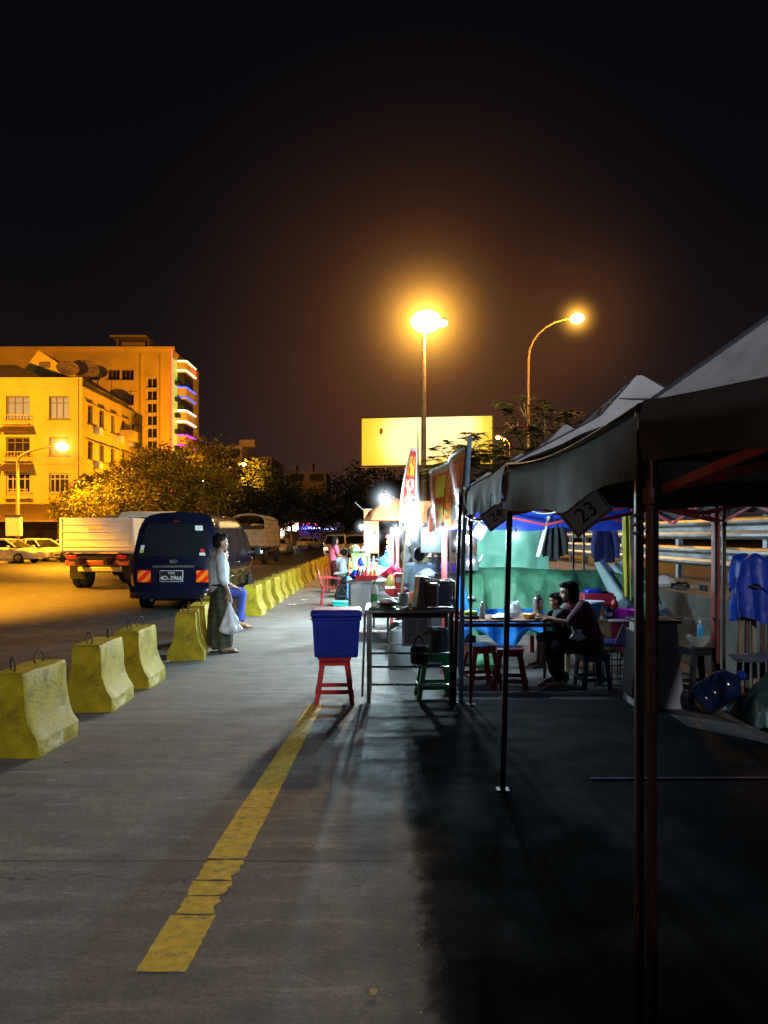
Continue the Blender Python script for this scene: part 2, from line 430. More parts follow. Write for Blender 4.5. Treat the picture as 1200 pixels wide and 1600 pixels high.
# yellow painted line, in worn pieces
m_line = mat('worn_yellow_road_paint', (.78, .53, .055), .75, 0, .2, 22, .3, 120, dirt=(.22, .18, .10), dirt_amt=.85)
def line_piece(y0, y1, w0, w1, seed):
    rnd = random.Random(seed)
    n = max(3, int((y1 - y0) / .02)); L_ = []; R_ = []
    for i in range(n + 1):
        y = y0 + (y1 - y0) * i / n; t = i / n
        cx = -.817 + (y - 2.83) * .0385
        w_ = (w0 + (w1 - w0) * t) / 2
        j = .011 if y1 - y0 < .4 else .0035
        k_ = 3 if rnd.random() < .12 and y1 - y0 < .4 else 1; L_.append((cx - w_ + rnd.uniform(-j, j) * .6, y)); R_.append((cx + w_ + rnd.uniform(-j * k_, j), y))
    mb = MB(); vs = []
    for a, b_ in zip(L_, R_):
        for k in range(5):
            t = k / 4; yy = a[1] + (rnd.uniform(-.008, .008) if a in (L_[0], L_[-1]) else 0)
            vs.append((a[0] + (b_[0] - a[0]) * t, yy, .008))
    fs = [(i * 5 + k, i * 5 + k + 1, i * 5 + k + 6, i * 5 + k + 5) for i in range(n) for k in range(4)]
    mb.add(vs, fs)
    return mb
mb = MB()
for k, (a, b_, w0, w1) in enumerate([(2.81, 3.23, .185, .19), (3.245, 3.40, .16, .15), (3.41, 3.55, .165, .19), (3.56, 3.775, .175, .18), (3.80, 4.5, .185, .185), (4.506, 5.3, .18, .16), (5.31, 7.3, .155, .13)]):
    q = line_piece(a, b_, w0, w1, k); mb.add(q.v, q.f)
tag(mb.build('painted_line', m_line), kind='structure')
# iron drain spot on the line
# gravel and grit swept along the dark edge of the stalls
mb = MB(); rnd = random.Random(5)
for i in range(330):
    y = 2.2 + 3.2 * rnd.random() ** 1.2; x = .24 + rnd.gauss(0, .07) + (.06 if y < 3 else 0)
    if rnd.random() < .15: x = rnd.uniform(-.3, .5)
    r = rnd.uniform(.0012, .0042); mb.ell((x, y, .004 + r * .5), (r * rnd.uniform(.8, 1.6), r, r * .7), u=5, v=3)
tag(mb.build('grit', mat('pale_grit', (.5, .38, .24), .8, 0, .4, 30)), 'pale grit scattered along the dark edge of the stalls', kind='stuff')
# litter
def litter(px, py, s, label, m, name='paper_scrap', cat='litter', seed=0):
    Y = 1920 / (py - 838); p = at(px, py, Y); rnd = random.Random(seed)
    mb = MB(); mb.grid(lambda u, v: V(((u - .5) * s, (v - .5) * s * .7, .012 + .25 * s * abs(noise.noise(V((u * 3 + seed, v * 3, 0)))))), 6, 5)
    o = mb.build(name, m); o.location = (p.x, p.y, .004); o.rotation_euler = (0, 0, rnd.random() * 6); tag(o, label, cat)
litter(457, 946, .2, 'flat white paper scrap on the pavement beside the far yellow barriers, nearer one', m_paper, seed=1)
litter(475, 939, .18, 'crumpled white paper scrap on the pavement beside the far yellow barriers, farther one', m_paper, seed=2)
litter(260, 1036, .09, 'small crumpled white scrap at the foot of the third yellow barrier', m_paper, seed=3)
litter(583, 1557, .035, 'small dry yellow leaf lying on the concrete at the bottom of the photo', mat('dry_leaf', (.5, .36, .12), .7), 'fallen_leaf', 'leaf', 4)

# ------------------------------------------------------------------ highway side: wall, embankment, guardrail
m_wall = mat('stained_dark_wall', (.10, .11, .095), .9, 0, .3, 2, .2, 25, dirt=(.03, .035, .03), dirt_amt=.8)
mb = MB(); mb.box((3.93, 24, .44), (.26, 62, .88), b=.01)
tag(mb.build('retaining_wall', m_wall), 'low dark green stained concrete wall behind the stalls', 'wall')
mb = MB()
mb.grid(lambda u, v: V((4.06 + u * 1.2, -7 + v * 62, .86 + .05 * noise.noise(V((u * 6, v * 190, 1))) + .04 * u)), 8, 300)
tag(mb.build('embankment', mat('dusty_rubble_soil', (.17, .155, .14), .9, 0, .35, 6, .4, 30)), kind='structure')
tag(MB().quad((5.26, -40, .9), (40, -40, .9), (40, 500, .9), (5.26, 500, .9)).build('highway', m_asphalt), kind='structure')
g = thing('guardrail', 'double steel W-beam guardrail on posts above the low dark wall', 'guardrail', (4.95, 16, .88))
def wbeam(z):
    prof = [(-.0, -.155), (-.03, -.15), (-.075, -.11), (-.075, -.075), (-.02, -.03), (-.02, .03), (-.075, .075), (-.075, .11), (-.03, .15), (0, .155)]
    return MB().loft([[V((x, y, zz + z)) for x, zz in prof] for y in (-20, -14, -8, -2, 4, 10, 24)], cap=False, closed=False)
for z in (.41, .83):
    wbeam(z).build('rail_beam', m_galv, g)
for k in range(22):
    y = -12 + k * 1.5
    MB().box((.05, y, .48), (.09, .12, 1.1), b=.01).build('post', m_galv, g)
# ------------------------------------------------------------------ yellow concrete barriers
def barrier_mat():
    m = mat('yellow_barrier_paint', (.42, .305, .012), .65, 0, .25, 8, .3, 50, dirt=(.15, .11, .02), dirt_amt=.85, spec=.25)
    return m
m_bar = barrier_mat()
m_scuff = mat('scuffed_yellow_paint', (.40, .30, .014), .65, 0, .25, 11, .25, 50, dirt=(.78, .70, .46), dirt_amt=.95, spec=.25)
m_rebar = mat('rusty_rebar', (.10, .06, .04), .7, .5, .3, 20)
def barrier_mesh(seed, ln=.66):
    rnd = random.Random(seed)
    prof = [(.235, 0), (.235, .115), (.228, .128), (.19, .19), (.162, .26), (.145, .34), (.135, .45), (.128, .585), (.115, .605)]
    mb = MB(); rings = []
    ys = [0, .012] + [ln * k / 8 for k in range(1, 8)] + [ln - .012, ln]
    for i, y in enumerate(ys):
        e = .985 if i in (0, len(ys) - 1) else 1
        ring = []
        for x, z in prof: ring.append((x * e, z * (1 if i not in (0, len(ys) - 1) else .99)))
        pts = [V((x, y - ln / 2, z)) for x, z in ring] + [V((-x, y - ln / 2, z)) for x, z in ring[::-1]]
        for p in pts:
            d = noise.noise_vector(p * 9 + V((seed * 7, 0, 0))) * .007 + noise.noise_vector(p * 31 + V((seed * 5, 0, 0))) * .005; p += d; p.z = max(p.z, 0)
        rings.append(pts)
    n = len(rings[0]); vs = [p for r in rings for p in r]
    fs = []; ms = []
    for i in range(len(rings) - 1):
        for j in range(n):
            k = (j + 1) % n
            fs.append((i * n + j, i * n + k, (i + 1) * n + k, (i + 1) * n + j))
            zc_ = (rings[i][j].z + rings[i][k].z) / 2
            ms.append(1 if (j < 5 and zc_ < .27) else 0)
    fs.append(tuple(range(n))[::-1]); fs.append(tuple(range((len(rings) - 1) * n, len(rings) * n))); ms += [0, 0]
    mb.v = vs; mb.f = [list(f) for f in fs]; mb.m = ms
    return mb.mesh('barrier_body', [m_bar, m_scuff], 30)
def loop_mesh(seed):
    rnd = random.Random(seed); pts = []; r = .058
    a0 = R(-60)
    for k in range(15):
        a = a0 + (2 * PI - 2 * R(30)) * k / 14
        pts.append(V((rnd.gauss(0, .002) , r * math.cos(a), .05 + r * math.sin(a) * 1.0)))
    M = Matrix.Rotation(rnd.uniform(-.5, .9), 4, 'Z') @ Matrix.Rotation(rnd.uniform(-.25, .25), 4, 'X')
    return MB().tube([M @ p for p in pts], .0065, 6).mesh('lifting_loop', m_rebar)
bmesh_v = [barrier_mesh(s) for s in range(4)]
lmesh_v = [loop_mesh(s) for s in range(6)]
nth = ['nearest', 'second', 'third', 'fourth', 'fifth', 'sixth', 'seventh', 'eighth', 'ninth', 'tenth', 'eleventh', 'twelfth']
b_y = [5.85, 7.28, 8.33, 10.18, 11.3, 12.75, 15.7, 17.15, 18.6, 20.0]
y = 21.3
while y < 43: b_y.append(y); y += 1.13 + .12 * random.random()
desc = {0: 'nearest yellow concrete barrier, cut by the left photo edge, white scuffs on its side',
        1: 'second yellow concrete barrier from the camera, rebar loops leaning on its top',
        2: 'third yellow concrete barrier from the camera, standing close behind the second',
        3: 'fourth yellow concrete barrier from the camera, turned with its flared front face showing',
        4: 'yellow concrete barrier half hidden directly behind the standing man',
        5: 'yellow concrete barrier the seated man in blue trousers sits on',
        6: 'first yellow concrete barrier beyond the seated man', 7: 'second yellow concrete barrier beyond the seated man',
        8: 'third yellow concrete barrier beyond the seated man', 9: 'fourth yellow concrete barrier beyond the seated man'}
for i, y in enumerate(b_y):
    lab = desc.get(i, 'small yellow concrete barrier in the far tightly spaced end of the row')
    rnd = random.Random(40 + i)
    x = -2.70 - max(0, y - 17) * .0085 + rnd.uniform(-.025, .025)
    if i == 3: x = -2.6
    if i == 5: x = -2.80
    t = thing('concrete_barrier', lab, 'barrier', (x, y, .004), {0: -.05, 1: .03, 2: .02, 3: .16, 4: .05, 5: -.02}.get(i, rnd.uniform(-.06, .06)), 'yellow barriers along the road edge')
    link('barrier_body', bmesh_v[i % 4], t)
    for s in (-1, 1):
        o = link('lifting_loop', lmesh_v[(i * 2 + (s > 0)) % 6], t); o.location = (rnd.uniform(-.03, .03), s * .19, .6)

# ------------------------------------------------------------------ street lamps
m_bulb_na = emis('sodium_bulb', (1., .62, .22), 60)
m_bulb_w = emis('white_led_bulb', (.92, .97, 1.), 60)
m_lpole = mat('lamp_pole_steel', (.32, .2, .09), .55, .5, .2, 6)
NA = (1., .38, .012)
LW = (.62, .90, 1.)
def street_lamp(label, base, h, arm, power, pole_r=.09, col=NA, bulb=.22, haze=1.0, hk=.6, twin=None, cone=None, aim=(0, 0, -1), lcol=None, rise=.9):
    t = thing('street_lamp', label, 'street lamp', base)
    pts = [(0, 0, 0), (0, 0, h * .55), (0, 0, h - rise)]; rs = [pole_r, pole_r * .8, pole_r * .62]
    if arm is not None:
        ax, ay = arm
        for k in range(1, 8):
            a = k / 7 * PI / 2
            pts.append((ax * (1 - math.cos(a)), ay * (1 - math.cos(a)), h - rise + rise * math.sin(a))); rs.append(pole_r * .55)
        hd = V((ax, ay, h))
    else:
        pts.append((0, 0, h)); rs.append(pole_r * .6); hd = V((0, 0, h))
    MB().tube(pts, rs, 10).build('pole', m_lpole, t)
    d = V((arm[0], arm[1], 0)).normalized() if arm is not None else V((1, 0, 0))
    M = basis(d, V((0, 0, 1)).cross(d), (0, 0, 1)).to_3x3()
    hs = [hd] if twin is None else [hd + V((0, 0, .06)), hd + V(twin)]
    for i, q in enumerate(hs):
        b = bulb if i == 0 else bulb * .35
        mb = MB(); mb.ell(q + d * .1 + V((0, 0, .12)), (.42 if i == 0 else .2, .16, .1), M)
        hdo = mb.build('lamp_head', m_lpole, t)
        MB().ell(q + d * .1 - V((0, 0, .02)), (b * 1.15, b, b * .8), M).build('bulb', m_bulb_na if col == NA else m_bulb_w, hdo)
        if i == 0:
            if haze:
                o = MB().ell((0, 0, 0), haze, u=24, v=16).build('haze_glow', haze_mat('sodium_haze_%d' % int(haze * 100), (1., .46, .05), hk, haze, bulb * .9), hdo)
                o.location = q + d * .1
            lo_ = lamp(t, q + d * .1 - V((0, 0, .42)), power, lcol or col, .25)
            if cone:                               # light held in a cone along aim, kept off the stalls
                sl = bpy.data.lights.new('lamp_light', 'SPOT'); sl.energy = power; sl.color = col; sl.shadow_soft_size = .25; sl.spot_size = R(cone); sl.spot_blend = .5
                lo_.rotation_euler = V(aim).to_track_quat('-Z', 'Y').to_euler()
                lo_.data = sl
    return t
street_lamp('tall street lamp glaring orange right above the pavement, in front of the billboard', (1.55, 30, 0), 9.95, None, 20000, .13, bulb=.52, haze=3.2, hk=1.5, lcol=(1., .57, .22), twin=(.62, 0, 0))
street_lamp('thin curved street lamp with small orange light above the white tent roofs', (7.15, 38, .9), 11.5, (2.3, 0), 3600, .085, bulb=.3, haze=1.5, hk=.7, rise=2.0)
street_lamp('short street lamp with slanted arm glowing in front of the yellow apartment block', (-22.9, 48, .13), 7.05, (2.9, -.5), 16000, .14, bulb=.34, haze=1.7, hk=.8, cone=161)
street_lamp('assumed unseen white street lamp standing on the highway side behind the photographer', (6.3, -12, .9), 8.6, (-.7, 0), 5400, .09, col=(.93, .96, 1.), bulb=.2, haze=0)  # unseen, assumed source of the cool light on tent roofs, foreground and barriers
street_lamp('added unseen lamp across the road just outside the left edge of the photo', (-16, 19, .13), 8.5, (2.0, 0), 58000, .1, bulb=.25, haze=0, cone=98, lcol=(1., .30, .008))  # unseen, added to light the white truck and the road at left
street_lamp('added lamp hidden behind the crown of the big lit tree', (-13.6, 63, 0), 6.2, (-1.2, 0), 9000, .1, bulb=.16, haze=0, cone=165, aim=(-1, .1, .12))  # out of sight, added to brighten the yellow block's right side wall
street_lamp('added unseen lamp farther left outside the photo, lighting the yellow block', (-31.5, 43, .13), 10.5, (2.0, 0), 27000, .1, bulb=.25, haze=0, cone=158, aim=(.15, 1, -.05))  # unseen, added to light the yellow block's front and gable
for k, (px, py) in enumerate(((780, 683), (788, 686))):
    Y = 75 + 10 * k; p = at(px, py, Y)
    street_lamp(['small far orange street lamp just right of the billboard, left of the two', 'small far orange street lamp just right of the billboard, right of the two'][k], (p.x + .6, Y, .9), p.z - .9, (-.6, 0), 1500, .07, bulb=.2, haze=.5, hk=.12)
street_lamp('added far lamp hidden down the road beyond the trucks', (-16.5, 80, .13), 9, (1.8, 0), 42000, .1, bulb=.2, haze=0, cone=160, aim=(-.65, .45, -.05))  # out of sight, added to brighten the tall ochre block
# control box on the left lamp's pole
p = at(22, 822, 47.5)
t = thing('junction_box', 'grey metal junction box strapped to the pole of the short lamp at left', 'electrical box', (p.x - .1, 47.72, p.z - .6))
MB().box((0, 0, .6), (.9, .4, 1.25), b=.03).build('cabinet', m_white, t); MB().box((0, -.04, 1.27), (1.05, .5, .06), b=.01).build('lid', m_dsteel, t)

# ------------------------------------------------------------------ vehicles
def wheel(parent, x, y, r, w_, rim=m_steel, name='wheel', side=1):
    rt = Matrix.Rotation(R(90), 3, 'X')
    o = MB().lathe([(r * .62, -w_ / 2), (r * .93, -w_ / 2), (r, -w_ * .36), (r, w_ * .36), (r * .93, w_ / 2), (r * .62, w_ / 2), (r * .6, 0), (r * .62, -w_ / 2)], (x, y, r), 26, rt).build(name, m_rubber, parent)
    mb = MB(); mb.lathe([(.02, -w_ * .3), (r * .61, -w_ * .3), (r * .63, -w_ * .44), (r * .58, w_ * .4), (r * .2, w_ * .3), (.02, w_ * .34)], (x, y, r), 20, rt)
    for k in range(5):
        a = 2 * PI * k / 5; mb.bar((x, y + side * w_ * .45, r), (x + math.cos(a) * r * .58, y + side * w_ * .45, r + math.sin(a) * r * .58), r * .13, .02)
    mb.build('rim', rim, o)
    return o
class Body:                                   # van-like body: section by height, ends by height
    def __init__(s, hw, zs, xr, xf): s.hw, s.zs, s.xr, s.xf = hw, zs, xr, xf
    def ring(s, t, sc_=1., lo=0.):
        pts = []
        for sg in (1, -1):
            seq = s.zs if sg == 1 else s.zs[::-1]
            for z in seq:
                zz = z
                pts.append(V((s.xr(z) + (s.xf(z) - s.xr(z)) * t, sg * s.hw(z) * sc_, zz)))
        return pts
def interp(tab):
    def f(z):
        if z <= tab[0][0]: return tab[0][1]
        for (a, b), (c, d) in zip(tab, tab[1:]):
            if z <= c: return b + (d - b) * (z - a) / (c - a)
        return tab[-1][1]
    return f
def van():
    m_body = mat('dark_blue_van_paint', (.007, .009, .028), .2, .25, .12, 2, coat=.8)
    m_tail = emis('red_tail_light', (.9, .02, .02), .25, (.4, .01, .01))
    t = thing('van', 'dark blue high roof passenger van parked at the kerb with its rear facing the camera', 'van', (-4.5, 18.85, 0), R(90))
    hw = interp([(.28, .84), (.42, .93), (.75, .955), (1.05, .95), (1.2, .93), (1.75, .84), (1.95, .78), (2.06, .66), (2.12, .45), (2.145, .0)])
    xr = interp([(.28, -2.38), (.5, -2.42), (.9, -2.42), (1.08, -2.38), (1.8, -2.2), (2.02, -2.08), (2.145, -1.9)])
    xf = interp([(.28, 2.36), (.5, 2.42), (.95, 2.38), (1.15, 2.2), (1.85, 1.45), (2.05, 1.2), (2.145, .9)])
    zs = [.28, .42, .6, .75, .9, 1.05, 1.2, 1.4, 1.6, 1.75, 1.88, 1.98, 2.06, 2.11, 2.14]
    B = Body(hw, zs, xr, xf)
    mb = MB(); rings = []
    for tt, k in ((0., .90), (.004, .94), (.012, .975), (.03, 1.), (.2, 1.), (.4, 1.), (.6, 1.), (.8, 1.), (.94, .985), (.985, .94), (1., .88)):
        rings.append(B.ring(tt, k))
    mb.loft(rings); body = mb.build('body', m_body, t, ang=28)
    def rear(u, z, off=.006):                 # u across -1..1
        return V((xr(z) - off + .028 * abs(u) ** 6, -u * hw(z) * .9, z))
    # rear window, with frame line of the tailgate
    MB().grid(lambda u, v: rear((u * 2 - 1) * (.93 - .05 * v), 1.16 + v * .72, .012), 14, 8).build('rear_window', m_glass, t)
    MB().grid(lambda u, v: rear((u * 2 - 1) * .8, .62 + v * .33, .006), 12, 4).build('tailgate', m_body, t)
    MB().grid(lambda u, v: rear((u * 2 - 1) * .52, .93 + v * .05, .03), 10, 2).build('chrome_garnish', m_chrome, t)
    # bumper
    mb = MB(); pr = []
    for k in range(13):
        a = -1 + 2 * k / 12
        pr.append([V((-2.36 - .13 * (1 - abs(a) ** 5) + dx, a * .95, z)) for dx, z in ((0, .27), (-.02, .32), (-.02, .50), (.02, .56), (.2, .56), (.2, .27))])
    mb.loft(pr); mb.build('rear_bumper', m_body, t)
    for s in (-1, 1):
        mb = MB(); mb.grid(lambda u, v: V((xr(.64 + v * .5) - .004 + u * .16 - .0, s * (hw(.64 + v * .5) * .91 + u * .085), .64 + v * .5)), 4, 6); mb.build('tail_light', m_tail, t)
        # reflective striped plates
        MB().grid(lambda u, v: rear(s * (.57 + .33 * u), .62 + .25 * v, .014), 6, 3).build('reflective_plate', stripe_m(), t)
    # licence plate
    MB().box((-2.455, .04, .75), (.012, .50, .245), b=.004).build('plate', mat('white_plate_edge', (.6, .6, .6), .4), t)
    pl = MB().box((-2.4625, .04, .75), (.005, .475, .222)).build('plate_face', m_black, t)
    M = basis((0, -1, 0), (0, 0, 1), (-1, 0, 0), (-2.468, .04, .705))
    text_obj('plate_number', '4D-3966', .132, m_white, pl, M)
    text_obj('plate_town', 'YGN', .07, m_white, pl, basis((0, -1, 0), (0, 0, 1), (-1, 0, 0), (-2.468, .04, .815)))
    # emblem, stickers, high stop lamp
    mb = MB(); z0 = 1.07
    for a in (0, 60, 120): mb.tube([V((xr(z0) - .03, math.cos(R(a + 180 * k)) * .055, z0 + math.sin(R(a + 180 * k)) * .035)) for k in (0, 1)], .007, 5)
    mb.tube([V((xr(z0) - .03, .075 * math.cos(k * PI / 8), z0 + .045 * math.sin(k * PI / 8))) for k in range(16)], .007, 5, loop=True)
    mb.build('emblem', m_chrome, t)
    for u, z, a, b_, cm in ((-.86, 1.36, .05, .05, 'w'), (-.86, 1.28, .055, .035, 'y'), (.66, 1.78, .11, .055, 'w'), (.72, 1.22, .075, .03, 'w'), (.72, 1.29, .05, .04, 'r')):
        MB().grid(lambda uu, v: rear(u + (uu - .5) * a * 2, z + (v - .5) * b_ * 2, .022), 2, 2).build('sticker', {'w': m_white, 'y': mat('yellow_sticker', (.6, .55, .1)), 'r': m_redplastic}[cm], t)
    MB().grid(lambda u, v: rear(-.02 + (u - .5) * .22, 1.91 + v * .03, .016), 3, 1).build('brake_light', mat('dark_red_lens', (.25, .01, .01), .3), t)
    # side windows both sides, pillars left as paint
    m_side = mat('tinted_side_glass', (.03, .022, .02), .12)
    for s in (-1, 1):
        for x0, x1 in ((-1.95, -.95), (-.88, .15), (.22, 1.0)):
            MB().grid(lambda u, v: V((x0 + (x1 - x0) * u + (.0 if x1 < 1 else (-.0) * v), s * (hw(1.22 + v * .56) + .006), 1.22 + v * .56)), 6, 5).build('side_window', m_side, t)
        MB().grid(lambda u, v: V((1.06 + u * (.82 - .45 * v), s * (hw(1.2 + v * .5) + .006), 1.2 + v * .5)), 5, 5).build('front_window', m_side, t)
        for x in (-.92, .18, 1.03): MB().bar((x, s * (.962), .45), (x, s * .936, 1.2), .006, .012).build('door_seam', m_black, t)
        MB().box((-.2, s * .975, .98), (.2, .03, .035), b=.008).build('door_handle', m_chrome, t)
        MB().box((0, s * .968, .66), (3.5, .02, .06), b=.008).build('side_moulding', m_body, t)
        mr = MB(); mr.box((1.78, s * 1.1, 1.22), (.12, .17, .26), b=.03); mr.bar((1.75, s * .9, 1.18), (1.78, s * 1.08, 1.2), .05); mr.build('mirror', m_black, t)
        for x in (-1.35, 1.5):
            MB().lathe([(.005, 0), (.40, 0), (.40, .012), (.005, .012)], (x, s * .955 - (0 if s > 0 else -.0), .33), 24, Matrix.Rotation(R(90 if s < 0 else -90), 3, 'X')).build('wheel_arch', m_black, t)
            wheel(t, x, s * .87, .325, .2, m_steel, side=s)
    # front: windscreen, head lights, grille
    MB().grid(lambda u, v: V((xf(1.2 + v * .62) + .01, (u * 2 - 1) * hw(1.2 + v * .62) * .86, 1.2 + v * .62)), 8, 5).build('windscreen', m_glass, t)
    for s in (-1, 1):
        MB().box((2.36, s * .74, .82), (.1, .3, .2), b=.04).build('headlight', m_white, t)
    MB().box((2.4, 0, .78), (.06, .9, .14), b=.02).build('grille', m_black, t)
    MB().tube([(-2.5, .45, .24), (-1.9, .45, .26)], .03, 8).build('exhaust_pipe', m_chrome, t)
    MB().box((-2.46, .52, .36), (.05, .16, .07), b=.01).build('fog_light', emis('warm_reflector', (1, .6, .25), .35, (.6, .4, .2)), t)
    MB().box((-2.46, -.62, .36), (.05, .2, .06), b=.01).build('fog_light', MC['warm_reflector'], t)
    mb = MB(); mb.box((0, 0, .26), (4.3, 1.4, .12)); mb.build('underbody', m_black, t)
    return t
def stripe_m():
    if 'stripe' in MC: return MC['stripe']
    m = bpy.data.materials.new('orange_red_reflective_stripes'); m.use_nodes = True
    N = m.node_tree.nodes; L = m.node_tree.links; b = N['Principled BSDF']
    tc = N.new('ShaderNodeTexCoord'); sp = N.new('ShaderNodeSeparateXYZ'); L.new(tc.outputs['Object'], sp.inputs[0])
    ad = N.new('ShaderNodeMath'); L.new(sp.outputs[1], ad.inputs[0]); L.new(sp.outputs[2], ad.inputs[1])
    pp = N.new('ShaderNodeMath'); pp.operation = 'PINGPONG'; pp.inputs[1].default_value = .115; L.new(ad.outputs[0], pp.inputs[0])
    gt = N.new('ShaderNodeMath'); gt.operation = 'GREATER_THAN'; gt.inputs[1].default_value = .058; L.new(pp.outputs[0], gt.inputs[0])
    mx = N.new('ShaderNodeMix'); mx.data_type = 'RGBA'; L.new(gt.outputs[0], mx.inputs['Factor'])
    mx.inputs['A'].default_value = (.75, .02, .01, 1); mx.inputs['B'].default_value = (.9, .20, .01, 1)
    L.new(mx.outputs['Result'], b.inputs['Base Color']); L.new(mx.outputs['Result'], b.inputs['Emission Color']); b.inputs['Emission Strength'].default_value = .14  # weak emission stands in for light thrown back by the plates
    b.inputs['Roughness'].default_value = .14
    MC['stripe'] = m; return m
van()

def sedan(label, loc, rotz, col, name='car', lights=None, taxi=False, group=None):
    m_p = mat('car_paint_%02d%02d%02d' % tuple(int(c * 99) for c in col), col, .28, .1, .06, 3, coat=.5)
    t = thing(name, label, 'car', loc, rotz, group)
    top = interp([(-2.2, .86), (-2.1, .95), (-1.5, 1.0), (-.9, .98), (.8, .95), (1.0, .93), (1.9, .78), (2.2, .66)])
    bot = interp([(-2.2, .38), (-1.9, .2), (1.8, .2), (2.2, .3)])
    hw = interp([(-2.2, .66), (-2.0, .8), (-1.2, .86), (1.2, .86), (1.9, .8), (2.2, .6)])
    rings = []
    for x in (-2.2, -2.14, -2.0, -1.7, -1.3, -.8, -.2, .4, .9, 1.3, 1.7, 2.0, 2.12, 2.2):
        zt, zb, h = top(x), bot(x), hw(x)
        half = [(0, zb), (h * .85, zb), (h * .98, zb + .1), (h, zb + .3), (h * .98, zt - .12), (h * .9, zt - .03), (h * .6, zt), (0, zt + .02)]
        rings.append([V((x, a, b)) for a, b in half] + [V((x, -a, b)) for a, b in half[-2:0:-1]])
    MB().loft(rings).build('body', m_p, t, ang=30)
    base = interp([(-1.75, .62), (-1, .78), (.6, .78), (1.15, .72)])
    rs = []
    for x, z, h in ((-1.8, .97, .66), (-1.1, 1.36, .60), (-.6, 1.44, .60), (.0, 1.45, .60), (.35, 1.40, .60), (1.2, .93, .72)):
        b0 = .93
        rs.append([V((x, -.78, b0)), V((x, -h, max(z, b0 + .01))), V((x, h, max(z, b0 + .01))), V((x, .78, b0))])
    MB().loft(rs).build('windows', m_glass, t, ang=20)
    rf = []
    for x, z, h in ((-1.12, 1.365, .58), (-.6, 1.455, .60), (.0, 1.465, .60), (.37, 1.41, .60)):
        rf.append([V((x, -h, z - .04)), V((x, -h * .9, z + .01)), V((x, h * .9, z + .01)), V((x, h, z - .04))])
    MB().loft(rf).build('roof', m_p, t)
    for s in (-1, 1):
        mb = MB()
        for a, b_ in (((-1.75, s * .79, .98), (-1.1, s * .605, 1.37)), ((1.15, s * .79, .96), (.37, s * .605, 1.4)), ((-.35, s * .795, .95), (-.35, s * .61, 1.44)), ((-1.1, s * .605, 1.37), (.37, s * .605, 1.4))): mb.bar(a, b_, .07)
        mb.build('pillar', m_p, t)
        MB().box((.75, s * .92, .99), (.18, .16, .12), b=.03).build('mirror', m_p, t)
        for x in (-1.3, 1.35): wheel(t, x, s * .78, .31, .2, m_steel, side=s)
        MB().ell((2.06, s * .6, .62), (.12, .16, .08)).build('headlight', lights or mat('clear_lens', (.7, .7, .65), .15), t)
        MB().box((-2.16, s * .6, .74), (.08, .24, .14), b=.02).build('tail_light', MC['red_tail_light'], t)
    MB().box((2.17, 0, .42), (.06, 1.0, .16), b=.02).build('grille', m_black, t)
    MB().box((2.21, 0, .32), (.02, .4, .1)).build('number_plate', m_white, t)
    MB().box((-2.22, 0, .62), (.02, .4, .1)).build('number_plate', m_white, t)
    if taxi: MB().box((-.2, 0, 1.52), (.2, .5, .11), b=.03).build('taxi_sign', emis('taxi_light', (1, .35, .1), 2.0), t)
    return t
CW = (.62, .60, .58)
p = at(0, 883, 46); sedan('white parked car cut by the left edge of the photo, alloy front wheel showing', (-22.75, 46.2, .0), R(-8), CW, group='cars parked across the road')
sedan('white parked car behind the one cut by the left photo edge', (-22.3, 49.6, .0), R(-30), CW, group='cars parked across the road')
sedan('pale car half hidden by the white truck, parked next to the motorbikes', (-20.9, 51.8, .0), R(-42), (.55, .5, .4), group='cars parked across the road')
m_on = emis('red_tail_light_on', (1, .04, .02), 3.0)
p = at(436, 866, 68); sedan('white taxi driving away behind the slat sided truck', (-9.2, 68, 0), R(90), CW, taxi=True)
p = at(483, 857, 100); sedan('far pale car crossing in front of the bright shop front', (p.x, 102, 0), R(60), (.7, .62, .5), lights=emis('headlight_on', (1, .8, .5), 4))

